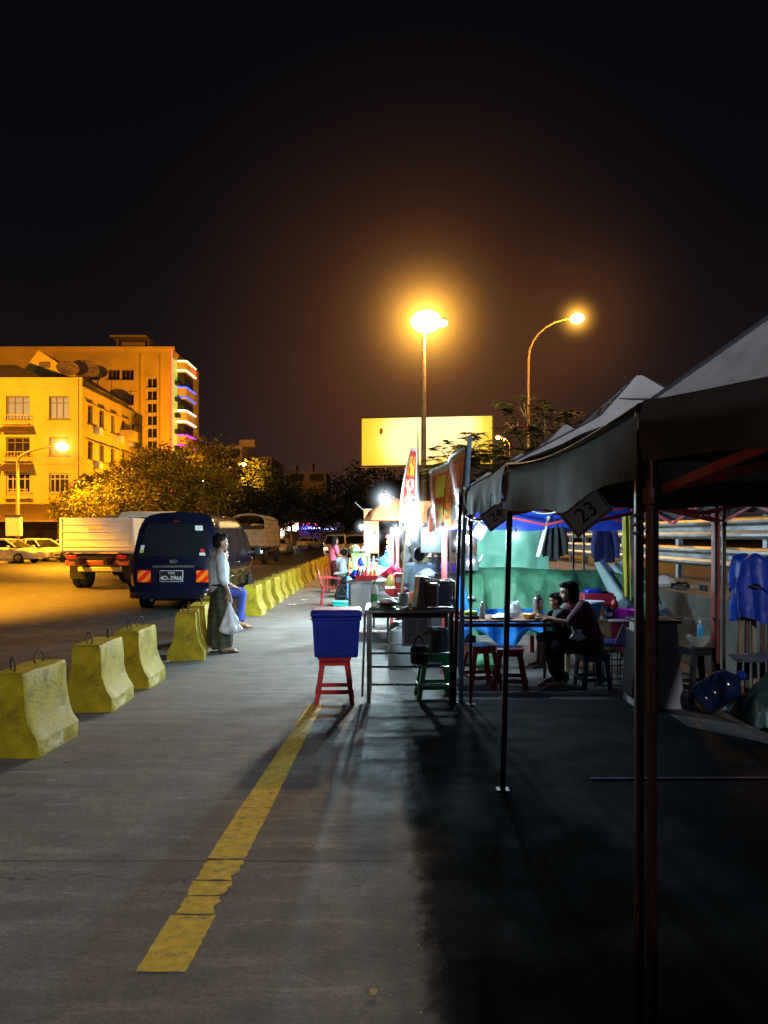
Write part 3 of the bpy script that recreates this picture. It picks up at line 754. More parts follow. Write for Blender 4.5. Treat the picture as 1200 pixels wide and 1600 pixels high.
def light_truck():
    t = thing('truck', 'white light truck with low box body passing left of the dark van', 'truck', (-8.55, 25.2, 0), R(90))
    m_bx = mat('dirty_white_truck_paint', (.80, .77, .68), .5, 0, .1, 2, dirt=(.45, .4, .3), dirt_amt=.5)
    mb = MB(); W = 1.12
    for s in (-1, 1): mb.box((0, s * (W - .025), 1.66), (4.6, .05, .98), b=.01)
    mb.box((2.28, 0, 1.66), (.05, 2.2, .98)); mb.box((0, 0, 1.15), (4.6, 2.2, .06))
    mb.build('cargo_box', m_bx, t)
    mb = MB(); mb.box((-2.32, 0, 1.66), (.05, 2.22, .98), b=.01)
    for z in (1.3, 1.52, 1.74, 1.96): mb.box((-2.352, 0, z), (.02, 2.16, .04), b=.005)
    for y in (-1.06, 1.06): mb.box((-2.36, y, 1.66), (.03, .07, .99), b=.005)
    mb.build('tailgate', m_bx, t)
    MB().box((-2.365, .05, 1.86), (.012, .42, .09)).build('tailgate_sign', emis('amber_reflector', (1, .5, .05), .4), t)
    mb = MB(); mb.box((0, .42, .86), (5.6, .12, .2)); mb.box((0, -.42, .86), (5.6, .12, .2)); mb.box((-2.2, 0, .98), (.1, 1.9, .2)); mb.box((-1.0, 0, .62), (.3, 1.7, .3)); mb.build('chassis', m_black, t)
    MB().box((-2.3, 0, .80), (.08, 1.9, .16), b=.02).build('rear_bumper', mat('rust_red_bumper', (.2, .05, .035), .5), t)
    MB().box((-2.36, -.1, .62), (.06, 1.3, .14), b=.02).build('under_bar', mat('yellow_bar_paint', (.45, .38, .12), .5), t)
    for s in (-1, 1):
        MB().box((-2.36, s * .75, .98), (.05, .3, .12), b=.015).build('tail_light', mat('truck_tail_lens', (.30, .02, .012), .3), t)
        for yo in (.72, .95): wheel(t, -1.2, s * yo, .42, .2, m_dsteel, side=s)
        wheel(t, 2.6, s * .85, .42, .22, m_dsteel, side=s)
        MB().box((-1.65, s * .84, .55), (.02, .48, .5)).build('mud_flap', m_black, t)
    rings = []
    for x, h, z1 in ((2.4, 1.0, 2.35), (2.5, 1.04, 2.48), (3.2, 1.04, 2.52), (3.7, 1.02, 2.3), (4.05, .98, 1.4), (4.1, .96, .6)):
        rings.append([V((x, -h, .6)), V((x, -h, z1 - .15)), V((x, -h * .85, z1)), V((x, h * .85, z1)), V((x, h, z1 - .15)), V((x, h, .6))])
    MB().loft(rings).build('cab', m_bx, t)
    MB().box((2.38, 0, 2.12), (.03, 1.3, .32), b=.02).build('cab_rear_window', m_glass, t)
    for s in (-1, 1): MB().grid(lambda u, v: V((2.75 + u * (1.0 - .25 * v), s * 1.046, 1.45 + v * .62)), 2, 2).build('cab_window', m_glass, t)
light_truck()
p = at(200, 808, 31)
t = thing('truck', 'truck with pale blue white cab roof showing above the white box body truck', 'truck', (p.x - .2, 34, 0), R(90))
mb = MB(); mb.box((0, 0, 1.65), (4, 2.1, 1.3), b=.03); mb.box((.2, 0, .85), (5, .9, .25)); mb.build('cargo_box', mat('pale_blue_truck_paint', (.5, .55, .68), .5), t)
MB().box((2.6, 0, 1.5), (1.2, 2.0, 1.9), b=.15).build('cab', MC['pale_blue_truck_paint'], t)
for z in (2.33, 2.45): MB().box((0, 0, z), (4, 2.12, .06), b=.01).build('rail', MC['pale_blue_truck_paint'], t)
for s in (-1, 1):
    for x in (-1.2, 2.5): wheel(t, x, s * .9, .42, .25, m_dsteel, side=s)

def slat_truck():
    t = thing('truck', 'cargo truck with tall slatted sides driving away beyond the dark van', 'truck', (-7.72, 46.2, 0), R(90))
    m_tb = mat('worn_grey_truck_paint', (.34, .30, .25), .55, 0, .2, 3, dirt=(.15, .1, .07))
    m_sl = mat('pale_wood_slats', (.42, .34, .24), .65, 0, .25, 4)
    mb = MB(); mb.box((0, 0, 1.0), (5.2, 1.9, .1)); mb.box((.3, .4, .8), (6, .12, .2)); mb.box((.3, -.4, .8), (6, .12, .2)); mb.build('flatbed', m_dsteel, t)
    MB().box((-2.6, 0, 1.52), (.06, 1.9, .95), b=.01).build('tailgate', m_tb, t)
    for s in (-1, 1):
        mb = MB()
        for z in (1.15, 1.42, 1.69, 1.96, 2.2, 2.42): mb.box((0, s * .94, z), (5.2, .03, .13), b=.006)
        for k in range(7): mb.box((-2.58 + k * .86, s * .97, 1.75), (.07, .05, 1.55), b=.006)
        mb.build('slatted_side', m_sl, t)
    mb = MB()
    for k in range(7):
        x = -2.58 + k * .86
        mb.tube([V((x, .95 * math.cos(a * PI / 10), 2.45 + .42 * math.sin(a * PI / 10) ** .8)) for a in range(11)], .035, 6)
    for a in (2, 5, 8): mb.tube([V((x, .95 * math.cos(a * PI / 10), 2.45 + .42 * math.sin(a * PI / 10) ** .8)) for x in (-2.6, 2.6)], .02, 5)
    mb.build('roof_hoops', m_tb, t)
    MB().grid(lambda u, v: V((-2.3 + u * 4.9, .9 * math.cos(PI * v), 2.40 + .38 * max(0, math.sin(PI * v)) ** .8)), 8, 10).build('canvas', mat('dark_canvas', (.05, .045, .04), .9), t)
    MB().box((-2.45, 0, 2.1), (.04, 1.8, .25)).build('inner_shade', m_black, t)
    MB().box((3.4, 0, 1.55), (1.5, 1.9, 1.7), b=.2).build('cab', m_tb, t)
    MB().box((-2.62, 0, .72), (.1, 1.7, .2), b=.02).build('rear_bumper', m_dsteel, t)
    for s in (-1, 1):
        MB().box((-2.68, s * .7, .72), (.06, .26, .15), b=.02).build('tail_light', m_on if s > 0 else emis('white_reverse_light', (1, .95, .8), 4), t)
        for x in (-1.6, 3.2): wheel(t, x, s * .8, .45, .3, m_dsteel, side=s)
slat_truck()

def wagon(label, loc, rotz, col):
    t = thing('minivan', label, 'van', loc, rotz)
    m_p = mat('wagon_paint', col, .3, .1, .06, coat=.4)
    hw = interp([(.25, .75), (.5, .82), (1.0, .82), (1.7, .68), (1.78, .5)]); zs = [.25, .5, .75, 1., 1.2, 1.5, 1.7, 1.76, 1.78]
    xr = interp([(.25, -1.9), (1, -1.92), (1.78, -1.75)]); xf = interp([(.25, 1.9), (.85, 1.9), (1.05, 1.5), (1.7, .7), (1.78, .5)])
    B = Body(hw, zs, xr, xf)
    MB().loft([B.ring(a, k) for a, k in ((0, .93), (.02, 1), (.3, 1), (.6, 1), (.95, .98), (1, .9))]).build('body', m_p, t, ang=28)
    MB().grid(lambda u, v: V((xf(1.08 + v * .55) + .012, (u * 2 - 1) * hw(1.08 + v * .55) * .88, 1.08 + v * .55)), 6, 4).build('windscreen', m_glass, t)
    for s in (-1, 1):
        MB().grid(lambda u, v: V((-1.6 + u * (2.6 - .35 * v), s * (hw(1.05 + v * .5) + .006), 1.05 + v * .5)), 5, 3).build('side_window', m_glass, t)
        MB().box((1.9, s * .6, .72), (.08, .26, .16), b=.03).build('headlight', MC['headlight_on'] if s < 0 else mat('clear_lens', (.7, .7, .65), .15), t)
        for x in (-1.2, 1.2): wheel(t, x, s * .74, .29, .18, side=s)
    MB().box((1.92, 0, .5), (.06, 1.2, .16), b=.02).build('front_bumper', m_black, t)
    MB().box((0, 0, 1.84), (1.8, 1.1, .06), b=.02).build('roof_rack', m_dsteel, t)
    return t
wagon('pale minivan facing the camera far behind the person in pink', (-3.45, 56, 0), R(-92), (.6, .5, .36))
wagon('second pale minivan just behind and right of the one facing the camera', (-2.2, 61, 0), R(-88), (.6, .5, .36))

def motorbike(label, loc, rotz, group=None):
    t = thing('motorbike', label, 'motorbike', loc, rotz, group)
    for x in (-.62, .62):
        o = MB().lathe([(.22, -.04), (.28, -.05), (.29, 0), (.28, .05), (.22, .04), (.22, -.04)], (x, 0, .29), 20, Matrix.Rotation(R(90), 3, 'X')).build('wheel', m_rubber, t)
        mb = MB()
        for k in range(6):
            a = k * PI / 3; mb.tube([(x, 0, .29), (x + .22 * math.cos(a), 0, .29 + .22 * math.sin(a))], .008, 5)
        mb.build('rim', m_steel, o)
    mb = MB(); mb.tube([(.62, .07, .29), (.45, .07, .8)], .025); mb.tube([(.62, -.07, .29), (.45, -.07, .8)], .025); mb.tube([(.44, 0, .85), (.1, 0, .45), (-.3, 0, .42), (-.62, .06, .29)], .03); mb.ell((.0, 0, .42), (.2, .14, .16)); mb.ell((-.45, 0, .62), (.35, .11, .1)); mb.build('frame', m_black, t)
    MB().ell((-.25, 0, .78), (.42, .13, .07)).build('seat', m_black, t)
    MB().ell((.4, 0, .72), (.14, .2, .25)).build('leg_shield', mat('dark_red_fairing', (.2, .02, .02), .3), t)
    mb = MB(); mb.tube([(.38, -.33, 1.0), (.44, -.15, .95), (.44, .15, .95), (.38, .33, 1.0)], .016); mb.build('handlebar', m_dsteel, t)
    MB().ell((.5, 0, .9), (.09, .1, .08)).build('headlight', m_chrome, t)
    return t
motorbike('motorbike parked between the pale car and the white truck', (-19.9, 47.5, 0), R(-60))
motorbike('dark motorbike parked behind the far food cart and blue water jug', (-.2, 17.0, 0), R(15))
motorbike('dark motorbike parked among the far stalls left of the orange hanging sign', (-.45, 21.0, 0), R(60))
# ------------------------------------------------------------------ buildings
def facade(mb, O, U, N_, W, H_, rects, d=.25):
    """wall in direction U (unit) from O, height H_, with real openings of depth d going along N_ (inward)"""
    O, U, N_ = V(O), V(U), V(N_); Z = V((0, 0, 1))
    us = sorted(set([0, W] + [r[0] for r in rects] + [r[1] for r in rects])); vs = sorted(set([0, H_] + [r[2] for r in rects] + [r[3] for r in rects]))
    P = lambda u, v, k=0: O + U * u + Z * v + N_ * k
    for u0, u1 in zip(us, us[1:]):
        for v0, v1 in zip(vs, vs[1:]):
            cu, cv = (u0 + u1) / 2, (v0 + v1) / 2
            if any(r[0] < cu < r[1] and r[2] < cv < r[3] for r in rects): continue
            mb.quad(P(u0, v0), P(u1, v0), P(u1, v1), P(u0, v1))
    for u0, u1, v0, v1 in rects:
        mb.quad(P(u0, v0), P(u1, v0), P(u1, v0, d), P(u0, v0, d)); mb.quad(P(u0, v1), P(u1, v1), P(u1, v1, d), P(u0, v1, d))
        mb.quad(P(u0, v0), P(u0, v1), P(u0, v1, d), P(u0, v0, d)); mb.quad(P(u1, v0), P(u1, v1), P(u1, v1, d), P(u1, v0, d))
def window(parent, O, U, N_, rect, d=.25, frame=None, pane=None, nx=3, tr=.28, fw=.09):
    O, U, N_ = V(O), V(U), V(N_); Z = V((0, 0, 1)); u0, u1, v0, v1 = rect
    M = Matrix((U, N_, Z)).transposed(); mb = MB()
    def bx(ua, ub, va, vb, k0, k1):
        c = O + U * (ua + ub) / 2 + Z * (va + vb) / 2 + N_ * (k0 + k1) / 2
        mb.box(c, (ub - ua, k1 - k0, vb - va), M)
    a, b_ = d - .09, d - .003
    bx(u0 + .002, u0 + fw, v0 + .002, v1 - .002, a, b_); bx(u1 - fw, u1 - .002, v0 + .002, v1 - .002, a, b_)
    bx(u0 + fw, u1 - fw, v0 + .002, v0 + fw, a, b_); bx(u0 + fw, u1 - fw, v1 - fw, v1 - .002, a, b_)
    for k in range(1, nx):
        u = u0 + (u1 - u0) * k / nx; bx(u - fw * .4, u + fw * .4, v0 + fw, v1 - fw, a + .01, b_)
    if tr: 
        v = v1 - (v1 - v0) * tr; bx(u0 + fw, u1 - fw, v - fw * .35, v + fw * .35, a + .015, b_)
    bx(u0 - .1, u1 + .1, v0 - .09, v0 - .004, -.12, .05)
    f = mb.build('window', frame, parent, world=True)
    q = MB(); q.quad(*[O + U * u + Z * v + N_ * (d - .03) - V(parent.location) for u, v in ((u0, v0), (u1, v0), (u1, v1), (u0, v1))])
    q.build('pane', pane, f)
    return f
m_yel = mat('yellow_washed_wall', (.62, .46, .09), .85, 0, .12, .6, .1, 12, dirt=(.34, .25, .12), dirt_amt=.55)
m_frame = mat('dark_window_frame', (.16, .11, .07), .6)
m_wframe = mat('pale_window_frame', (.5, .45, .36), .6)
m_litw = emis('lit_window', (.75, .80, .45), .22, (.12, .12, .1))
m_dimw = emis('dim_lit_window', (.7, .6, .35), .10, (.08, .07, .05))
m_dark = mat('dark_room_glass', (.02, .018, .016), .15)
m_awn = mat('brown_sheet_awning', (.12, .075, .045), .7, 0, .25, 4)
m_roofd = mat('dark_roof_sheet', (.06, .045, .04), .8, 0, .25, 4)
# --- yellow apartment block at left
bt = thing('apartment_building', 'yellow four storey apartment block behind the short glowing street lamp', 'building', (-31, 58, 0))
X0, X1, Y0 = -44., -22.8, 58.
O1 = (X0, Y0, 0); U1 = (1, 0, 0); N1 = (0, 1, 0)
rz_ = [(1.2, 3.0), (4.9, 6.35), (7.7, 9.1), (10.45, 12.2)]
rects = []
for c0, c1 in ((X0 - X0 + 1.5, 3.2), (-38.2 - X0, -36.4 - X0), (-34.6 - X0, -32.9 - X0), (-30.9 - X0, -29.3 - X0), (-28.55 - X0, -26.75 - X0), (-25.3 - X0, -23.8 - X0)):
    for a, b_ in rz_[1:]: rects.append((c0, c1, a, b_))
mb = MB(); facade(mb, O1, U1, N1, X1 - X0, 13.6, rects)
O2 = (X1, Y0, 0); U2 = (0, 1, 0); N2 = (-1, 0, 0)
side = []
for c in (1.6, 4.0, 6.6, 9.4, 12.0):
    for a, b_ in ((4.6, 6.1), (7.6, 9.0), (10.3, 11.8)): side.append((c - .5, c + .5, a, b_))
facade(mb, O2, U2, N2, 14.5, 13.0, side)
mb.quad((X0, Y0 + .3, 13.3), (X1 - .3, Y0 + .3, 13.3), (X1 - .3, Y0 + 14.5, 12.9), (X0, Y0 + 14.5, 12.9))
mb.quad((X0, Y0, 13.6), (X1, Y0, 13.6), (X1, Y0 + .3, 13.6), (X0, Y0 + .3, 13.6)); mb.quad((X0, Y0 + .3, 13.6), (X1, Y0 + .3, 13.6), (X1, Y0 + .3, 13.3), (X0, Y0 + .3, 13.3))
mb.quad((X1, Y0 + 14.5, 0), (X0, Y0 + 14.5, 0), (X0, Y0 + 14.5, 13), (X1, Y0 + 14.5, 13))
mb.build('wall', m_yel, bt, world=True)
for i, r in enumerate(rects):
    top = r[2] > 10; lit = i in (11, 14, 17)
    if r[0] > 17: pn = {12.2: m_litw, 9.1: m_dimw}.get(r[3], m_dark)
    else: pn = m_litw if top and i % 2 == 0 else (m_dimw if i % 5 == 1 else m_dark)
    window(bt, O1, U1, N1, r, frame=m_wframe if r[2] < 5 else m_frame, pane=pn, nx=4 if r[2] < 5 else 3)
for i, r in enumerate(side): window(bt, O2, U2, N2, r, frame=m_frame, pane=m_dimw if i % 4 == 0 else m_dark, nx=2)
mb = MB()
for z in (4.1, 7.1, 9.9, 12.85):
    mb.box(((X0 + X1) / 2, Y0 - .04, z), (X1 - X0 + .12, .08, .1)); mb.box((X1 + .04, Y0 + 7.2, z), (.08, 14.3, .1))
mb.box((X1 - .32, Y0 - .05, 7), (.12, .1, 13)); mb.build('cornice', m_yel, bt, world=True)
def awning(x, z, w_, o=.9, m=None):
    q = MB(); q.prism([(-o, -.55), (0, 0), (0, -.06), (-o + .02, -.62)], 0, x - w_ / 2, x + w_ / 2)
    q.v = [V((p.x, p.y + Y0 - .01, p.z + z)) for p in q.v]; q.build('awning', m or m_awn, bt, world=True)
for x in (-27.6, -30.1, -33.7, -37.3):
    for z in (4.1, 7.05, 9.95): awning(x, z, 2.3)
for x in (-27.6, -33.7): 
    for z in (4.75, 7.55, 10.3):
        q = MB(); q.box((x, Y0 - .35, z - .3), (2.0, .7, .08)); 
        for k in range(9): q.bar((x - .95 + k * .2375, Y0 - .68, z - .26), (x - .95 + k * .2375, Y0 - .68, z + .35), .03)
        q.bar((x - 1, Y0 - .68, z + .36), (x + 1, Y0 - .68, z + .36), .05); q.build('balcony', m_yel, bt, world=True)
rnd = random.Random(3)
for c in (1.6, 4.0, 6.6, 9.4, 12.0):
    for z in (6.25, 9.2, 12.0):
        q = MB(); q.prism([(0, 0), (.7, -.35), (.72, -.42), (0, -.08)], 1, Y0 + c - .7, Y0 + c + .7); q.v = [V((p.x + X1 + .002, p.y, p.z + z)) for p in q.v]; q.build('awning', m_awn if rnd.random() < .6 else m_yel, bt, world=True)
    if rnd.random() < .7:
        for z in (4.2, 7.2, 9.9):
            q = MB(); q.box((X1 + .25, Y0 + c + 1.1, z), (.45, .8, .6), b=.04); q.build('air_conditioner', m_white, bt, world=True)
for c, z in ((9.2, 7.0), (9.2, 9.9), (12.2, 5.6), (12.2, 8.7)):
    q = MB(); q.box((X1 + .55, Y0 + c, z + .45), (1.1, 1.9, .9), b=.05); q.build('balcony', m_yel, bt, world=True)
# roof pieces: gabled attic and dark hipped roof behind the parapet
q = MB(); gy = 63.
a0, a1, ap = gx(22, gy), gx(150, gy), gx(60, gy); z0, z1 = 13.2, gz(547, gy)
q.loft([[V((a0, y, z0)), V((a1, y, z0)), V((a1, y, z0 + .6)), V((ap, y, z1)), V((a0, y, z0 + .9))] for y in (gy, gy + 8)]); q.build('attic', m_yel, bt, world=True)
q = MB(); q.box((gx(70, gy), gy - .02, gz(570, gy)), (.9, .06, .5)); q.build('attic_vent', m_frame, bt, world=True)
q = MB(); q.loft([[V((gx(-90, 60), 59, 13.5)), V((gx(88, 60), 59, 13.5)), V((gx(88, 60), 62.9, 13.5)), V((gx(-90, 60), 62.9, 13.5))], [V((gx(-60, 60), 60.5, 15.1)), V((gx(20, 60), 60.5, 15.1)), V((gx(20, 60), 61.5, 15.1)), V((gx(-60, 60), 61.5, 15.1))]]); q.build('hip_roof', m_roofd, bt, world=True)
mb = MB()
for x, y, h in ((-23.2, 61, 2.2), (-23.4, 66, 3), (-23.1, 70, 2), (-25, 64, 2.5)):
    mb.tube([(x, y, 13), (x, y, 13 + h)], .03, 5); mb.tube([(x - .6, y, 13 + h * .9), (x + .6, y, 13 + h * .9)], .02, 5); mb.tube([(x - .4, y, 13 + h * .75), (x + .4, y, 13 + h * .75)], .02, 5)
mb.build('aerial', m_dsteel, bt, world=True)
def dish(px, py, Y, r, label):
    p = at(px, py, Y); t = thing('satellite_dish', label, 'satellite dish', p, 0, 'satellite dishes on the yellow block')
    M = (Matrix.Rotation(R(25), 3, 'Z') @ Matrix.Rotation(R(52), 3, 'X'))
    MB().lathe([(.02, .0), (r * .4, .03 * r), (r * .75, .12 * r), (r, .22 * r), (r * 1.01, .23 * r), (r * .75, .15 * r), (.02, .03 * r)], (0, 0, 0), 22, M).build('reflector', mat('dish_mesh', (.25, .17, .09), .7), t)
    mb = MB(); q = M @ V((0, 0, r * .75))
    for k in range(3): mb.tube([M @ V((r * math.cos(k * 2.1), r * math.sin(k * 2.1), r * .22)), q], .02, 4)
    mb.ell(q, .06); mb.tube([(0, 0, -.05), (0, .1, -1.0)], .05, 6); mb.build('feed_mount', m_dsteel, t)
dish(106, 578, 60, .85, 'leftmost dark satellite dish on the roof edge of the yellow block')
dish(132, 580, 61, 1.1, 'largest mesh satellite dish in the middle of the roof edge of the yellow block')
dish(152, 583, 63, .8, 'satellite dish right of the largest one on the roof edge of the yellow block')
dish(186, 622, 70.5, 1.0, 'satellite dish low on the far end of the yellow block, nearest the taller building')
dish(196, 648, 70, .9, 'satellite dish on the side wall of the yellow block below the other far one')
# shops under the block, in shade
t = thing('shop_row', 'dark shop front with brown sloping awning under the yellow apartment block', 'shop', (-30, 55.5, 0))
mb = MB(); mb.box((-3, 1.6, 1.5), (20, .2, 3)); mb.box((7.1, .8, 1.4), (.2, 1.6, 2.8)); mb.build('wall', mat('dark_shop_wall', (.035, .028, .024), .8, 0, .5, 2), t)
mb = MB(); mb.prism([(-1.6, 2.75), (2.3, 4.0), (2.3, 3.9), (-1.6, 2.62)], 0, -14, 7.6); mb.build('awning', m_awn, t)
for k in range(8): MB().bar((-12.5 + k * 2.8, -1.45, 0), (-12.5 + k * 2.8, -1.45, 2.7), .1).build('post', m_dsteel, t)
for k in range(9): MB().box((-12 + k * 2.2, 1.46, 1.1), (1.7, .06, 2.1), b=.02).build('shutter', mat('dark_shutter', (.06, .05, .045), .6, 0, .3, 3, stripes=(2, .16, (.03, .025, .02), .03)), t)
# --- long taller block behind with neon side
bt = thing('apartment_building', 'long seven storey ochre block with red green blue and pink neon on its right end', 'building', (-40, 95, 0))
X0, X1, Y0 = -62., -26.3, 95.; Hh = 24.9
m_och = mat('ochre_wall', (.58, .40, .08), .85, 0, .12, .4, .1, 10, dirt=(.26, .18, .09), dirt_amt=.5)
O1 = (X0, Y0, 0); rects = []
wx = [(gx(168, Y0), gx(187, Y0)), (gx(189, Y0), gx(209, Y0)), (gx(229, Y0), gx(245, Y0)), (gx(128, Y0), gx(156, Y0)), (gx(70, Y0), gx(100, Y0)), (gx(20, Y0), gx(45, Y0))]
for (a, b_) in wx:
    for k in range(7):
        zc_ = 21.6 - k * 3.1
        if (a, b_) == wx[2]:
            zc_ = 20.6 - k * 1.55
        rects.append((a - X0, b_ - X0, zc_ - .62, zc_ + .62))
mb = MB(); facade(mb, O1, U1, N1, X1 - X0, Hh, rects, .3)
mb.quad((X0, Y0, Hh), (X1, Y0, Hh), (X1, Y0 + 14, Hh), (X0, Y0 + 14, Hh)); mb.quad((X1, Y0, 0), (X1, Y0 + 14, 0), (X1, Y0 + 14, Hh), (X1, Y0, Hh))
mb.build('wall', m_och, bt, world=True)
for i, r in enumerate(rects): window(bt, O1, U1, N1, r, .3, m_wframe if 14 <= i < 21 else m_frame, m_dark, 2 if 14 <= i < 21 else 3, .0)
mb = MB(); mb.box((-44, Y0 - .1, Hh - .05), (36.2, .3, .35)); mb.box((gx(221, Y0), Y0 - .06, 12), (.25, .12, 24)); mb.box((gx(252, Y0), Y0 - .06, 12), (.25, .12, 24)); mb.build('cornice', m_och, bt, world=True)
mb = MB(); q = at(216, 535, 100); mb.box((q.x, 100, Hh + .75), (3.0, 4, 1.5), b=.05); mb.box((q.x - .2, 99.5, Hh + 1.9), (4.6, 6, .22), b=.03)
for s in (-1, 1): mb.bar((q.x + s * 2, 98, Hh), (q.x + s * 2, 98, Hh + 1.8), .15)
mb.build('roof_house', m_och, bt, world=True)
MB().box((X1 + .06, Y0 - .06, 15.5), (.16, .16, 18.6)).build('neon_tube', emis('red_neon', (1., .13, .08), 1.6), bt, world=True)
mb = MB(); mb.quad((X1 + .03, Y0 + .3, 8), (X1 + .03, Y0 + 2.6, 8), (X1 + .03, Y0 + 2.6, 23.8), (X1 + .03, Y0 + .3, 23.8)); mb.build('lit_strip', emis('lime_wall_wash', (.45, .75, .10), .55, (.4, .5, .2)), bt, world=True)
for k in range(7): 
    z = 20.9 - k * 2.05; MB().box((X1 + .35, Y0 + 1.7, z), (.6, .9, .55), b=.05).build('air_conditioner', m_black, bt, world=True)
bx0, bx1, by0, by1 = X1, X1 + 1.1, Y0 + 2.7, Y0 + 7.6
mb = MB(); mb.box(((bx0 + bx1) / 2 - .1, (by0 + by1) / 2, 14), (.8, by1 - by0 - .4, 19)); mb.build('bay', m_dark, bt, world=True)
neon = [(23.9, 22.7, 'pale_yellow_neon', (1., .85, .45), 2.6), (20.6, 19.3, 'blue_neon', (.02, .08, 1.), 3.2), (17.6, 16.2, 'white_neon', (.95, 1., .92), 2.6), (14.5, 13.2, 'magenta_neon', (.75, .03, .9), 2.4), (11.4, 10.2, 'green_neon', (.3, 1., .5), 1.2)]
for zt, zb, nm, col, st in neon:
    pts = [(bx0, by0), (bx1 - .25, by0), (bx1, by0 + .3), (bx1, by1)]
    mb = MB(); rr = []
    for x, y in pts: rr.append([V((x, y, zb - .25)), V((x, y, zt + .1)), V((x - .15, y + .15, zt + .1)), V((x - .15, y + .15, zb - .25))])
    mb.loft(rr); b_ = mb.build('balcony', m_och, bt, world=True)
    for z in (zt, zb):
        q = MB(); q.tube([V((x + .08, y - .08, z)) - V(bt.location) for x, y in pts], .1 if nm != 'blue_neon' else .08, 6); q.build('neon_tube', emis(nm, col, st), b_)
q = MB(); q.box((bx1 + .1, by1 - 1.2, 23.3), (.1, 2.0, .9)); q.build('neon_sign', emis('red_sign', (1, .12, .03), 1.3), bt, world=True)
# --- dim blocks far down the road
m_far = mat('dim_grey_brown_wall', (.50, .41, .34), .9, 0, .2, .3, dirt=(.28, .22, .18))
def far_block(label, px0, px1, pytop, Y, depth, rows, cols, step=None, lit=()):
    x0, x1, h = gx(px0, Y), gx(px1, Y), gz(pytop, Y)
    t = thing('apartment_building', label, 'building', ((x0 + x1) / 2, Y, 0))
    rc = []; rh = h / rows
    for r in range(rows):
        for c in range(cols):
            w_ = (x1 - x0) / cols; rc.append((c * w_ + w_ * .14, (c + 1) * w_ - w_ * .14, r * rh + rh * .35, r * rh + rh * .85))
    mb = MB(); facade(mb, (x0, Y, 0), U1, N1, x1 - x0, h, rc, .6)
    mb.quad((x1, Y, 0), (x1, Y + depth, 0), (x1, Y + depth, h), (x1, Y, h)); mb.quad((x0, Y, h), (x1, Y, h), (x1, Y + depth, h), (x0, Y + depth, h))
    mb.build('wall', m_far, t, world=True)
    for i, r in enumerate(rc): window(t, (x0, Y, 0), U1, N1, r, .6, m_frame, m_dimw if i in lit else m_dark, 2, 0, .15)
    mb = MB()
    for r in range(1, rows + 1): mb.box(((x0 + x1) / 2, Y - .15, r * rh - .1), (x1 - x0 + .3, .3, .25))
    if step: 
        for a, b_, c in step: mb.box((gx((a + b_) / 2, Y), Y + 3, h + c / 2), (abs(gx(b_, Y) - gx(a, Y)), 4, c))
    mb.build('cornice', m_far, t, world=True)
far_block('dim brown apartment block above the dark trees beyond the neon building', 318, 378, 697, 130, 18, 6, 3, [(372, 396, 1.2)])
far_block('narrower dim brown block just right of and behind the dim apartment block', 384, 424, 714, 150, 18, 6, 3)
far_block('faint open fronted block far down the road left of the billboard', 448, 510, 737, 165, 14, 5, 2, [(456, 462, 1.6), (484, 488, 2)])
# lit shop fronts at the end of the road
t = thing('shop', 'far shop front with long glaring white sign at the end of the road', 'shop', at(462, 838, 125) - V((0, 0, 1.6)))
MB().box((0, 2, 2.0), (6.5, 4, 4), b=.05).build('wall', m_far, t); MB().box((.3, -.1, 2.95), (3.2, .16, .75)).build('sign_board', emis('white_shop_sign', (1., .93, .78), 7), t)
MB().box((0, -.9, 2.4), (7, 1.8, .1)).build('canopy', m_dsteel, t)
MB().box((-2.2, -.05, 2.3), (.5, .1, 1.2)).build('lit_panel', MC['white_shop_sign'], t); lamp(t, (.3, -1.0, 2.9), 250, (1, .9, .75), .4)
t = thing('shop', 'far shop with bright blue sign under red letters at the end of the road', 'shop', at(487, 838, 122) - V((0, 0, 1.6)))
MB().box((0, 3, 2.0), (4.4, 4, 4), b=.05).build('wall', m_far, t); b_ = MB().box((0, -.1, 2.95), (3.4, .14, .55)).build('sign_board', emis('blue_shop_sign', (.06, .08, 1.), 3.0), t)
mb = MB()
for k in range(9): mb.box((-1.35 + k * .335, -.12, 3.5 + .05 * (k % 2)), (.2, .08, .36), b=.03)
mb.build('sign_letters', emis('red_letters', (1., .05, .2), 3.0), t)
mb = MB()
for k in range(7): mb.box((-1.3 + k * .42, -.18, 2.93), (.2, .03, .2), b=.01)
mb.build('sign_marks', emis('pale_marks', (.6, .7, 1), 4), b_)
t = thing('shop', 'small far shop with short blue white lit sign right of the blue sign shop', 'shop', at(520, 838, 118) - V((0, 0, 1.6)))
MB().box((0, 3, 1.9), (4, 4, 3.8), b=.05).build('wall', m_far, t); MB().box((-.3, -.1, 2.75), (2.0, .14, .28)).build('sign_board', emis('blue_white_sign', (.45, .5, 1.), 2.5), t)

# ------------------------------------------------------------------ billboard
Yb = 70.; bt = thing('billboard', 'huge blank yellow white lit billboard behind the tall street lamp', 'billboard', (gx(666, Yb), Yb, 0), R(-8))
m = bpy.data.materials.new('lit_billboard_sheet'); m.use_nodes = True
N = m.node_tree.nodes; L = m.node_tree.links; b = N['Principled BSDF']
tc = N.new('ShaderNodeTexCoord'); sp = N.new('ShaderNodeSeparateXYZ'); L.new(tc.outputs['Object'], sp.inputs[0])
nz = N.new('ShaderNodeTexNoise'); nz.inputs['Scale'].default_value = .5; L.new(tc.outputs['Object'], nz.inputs['Vector'])
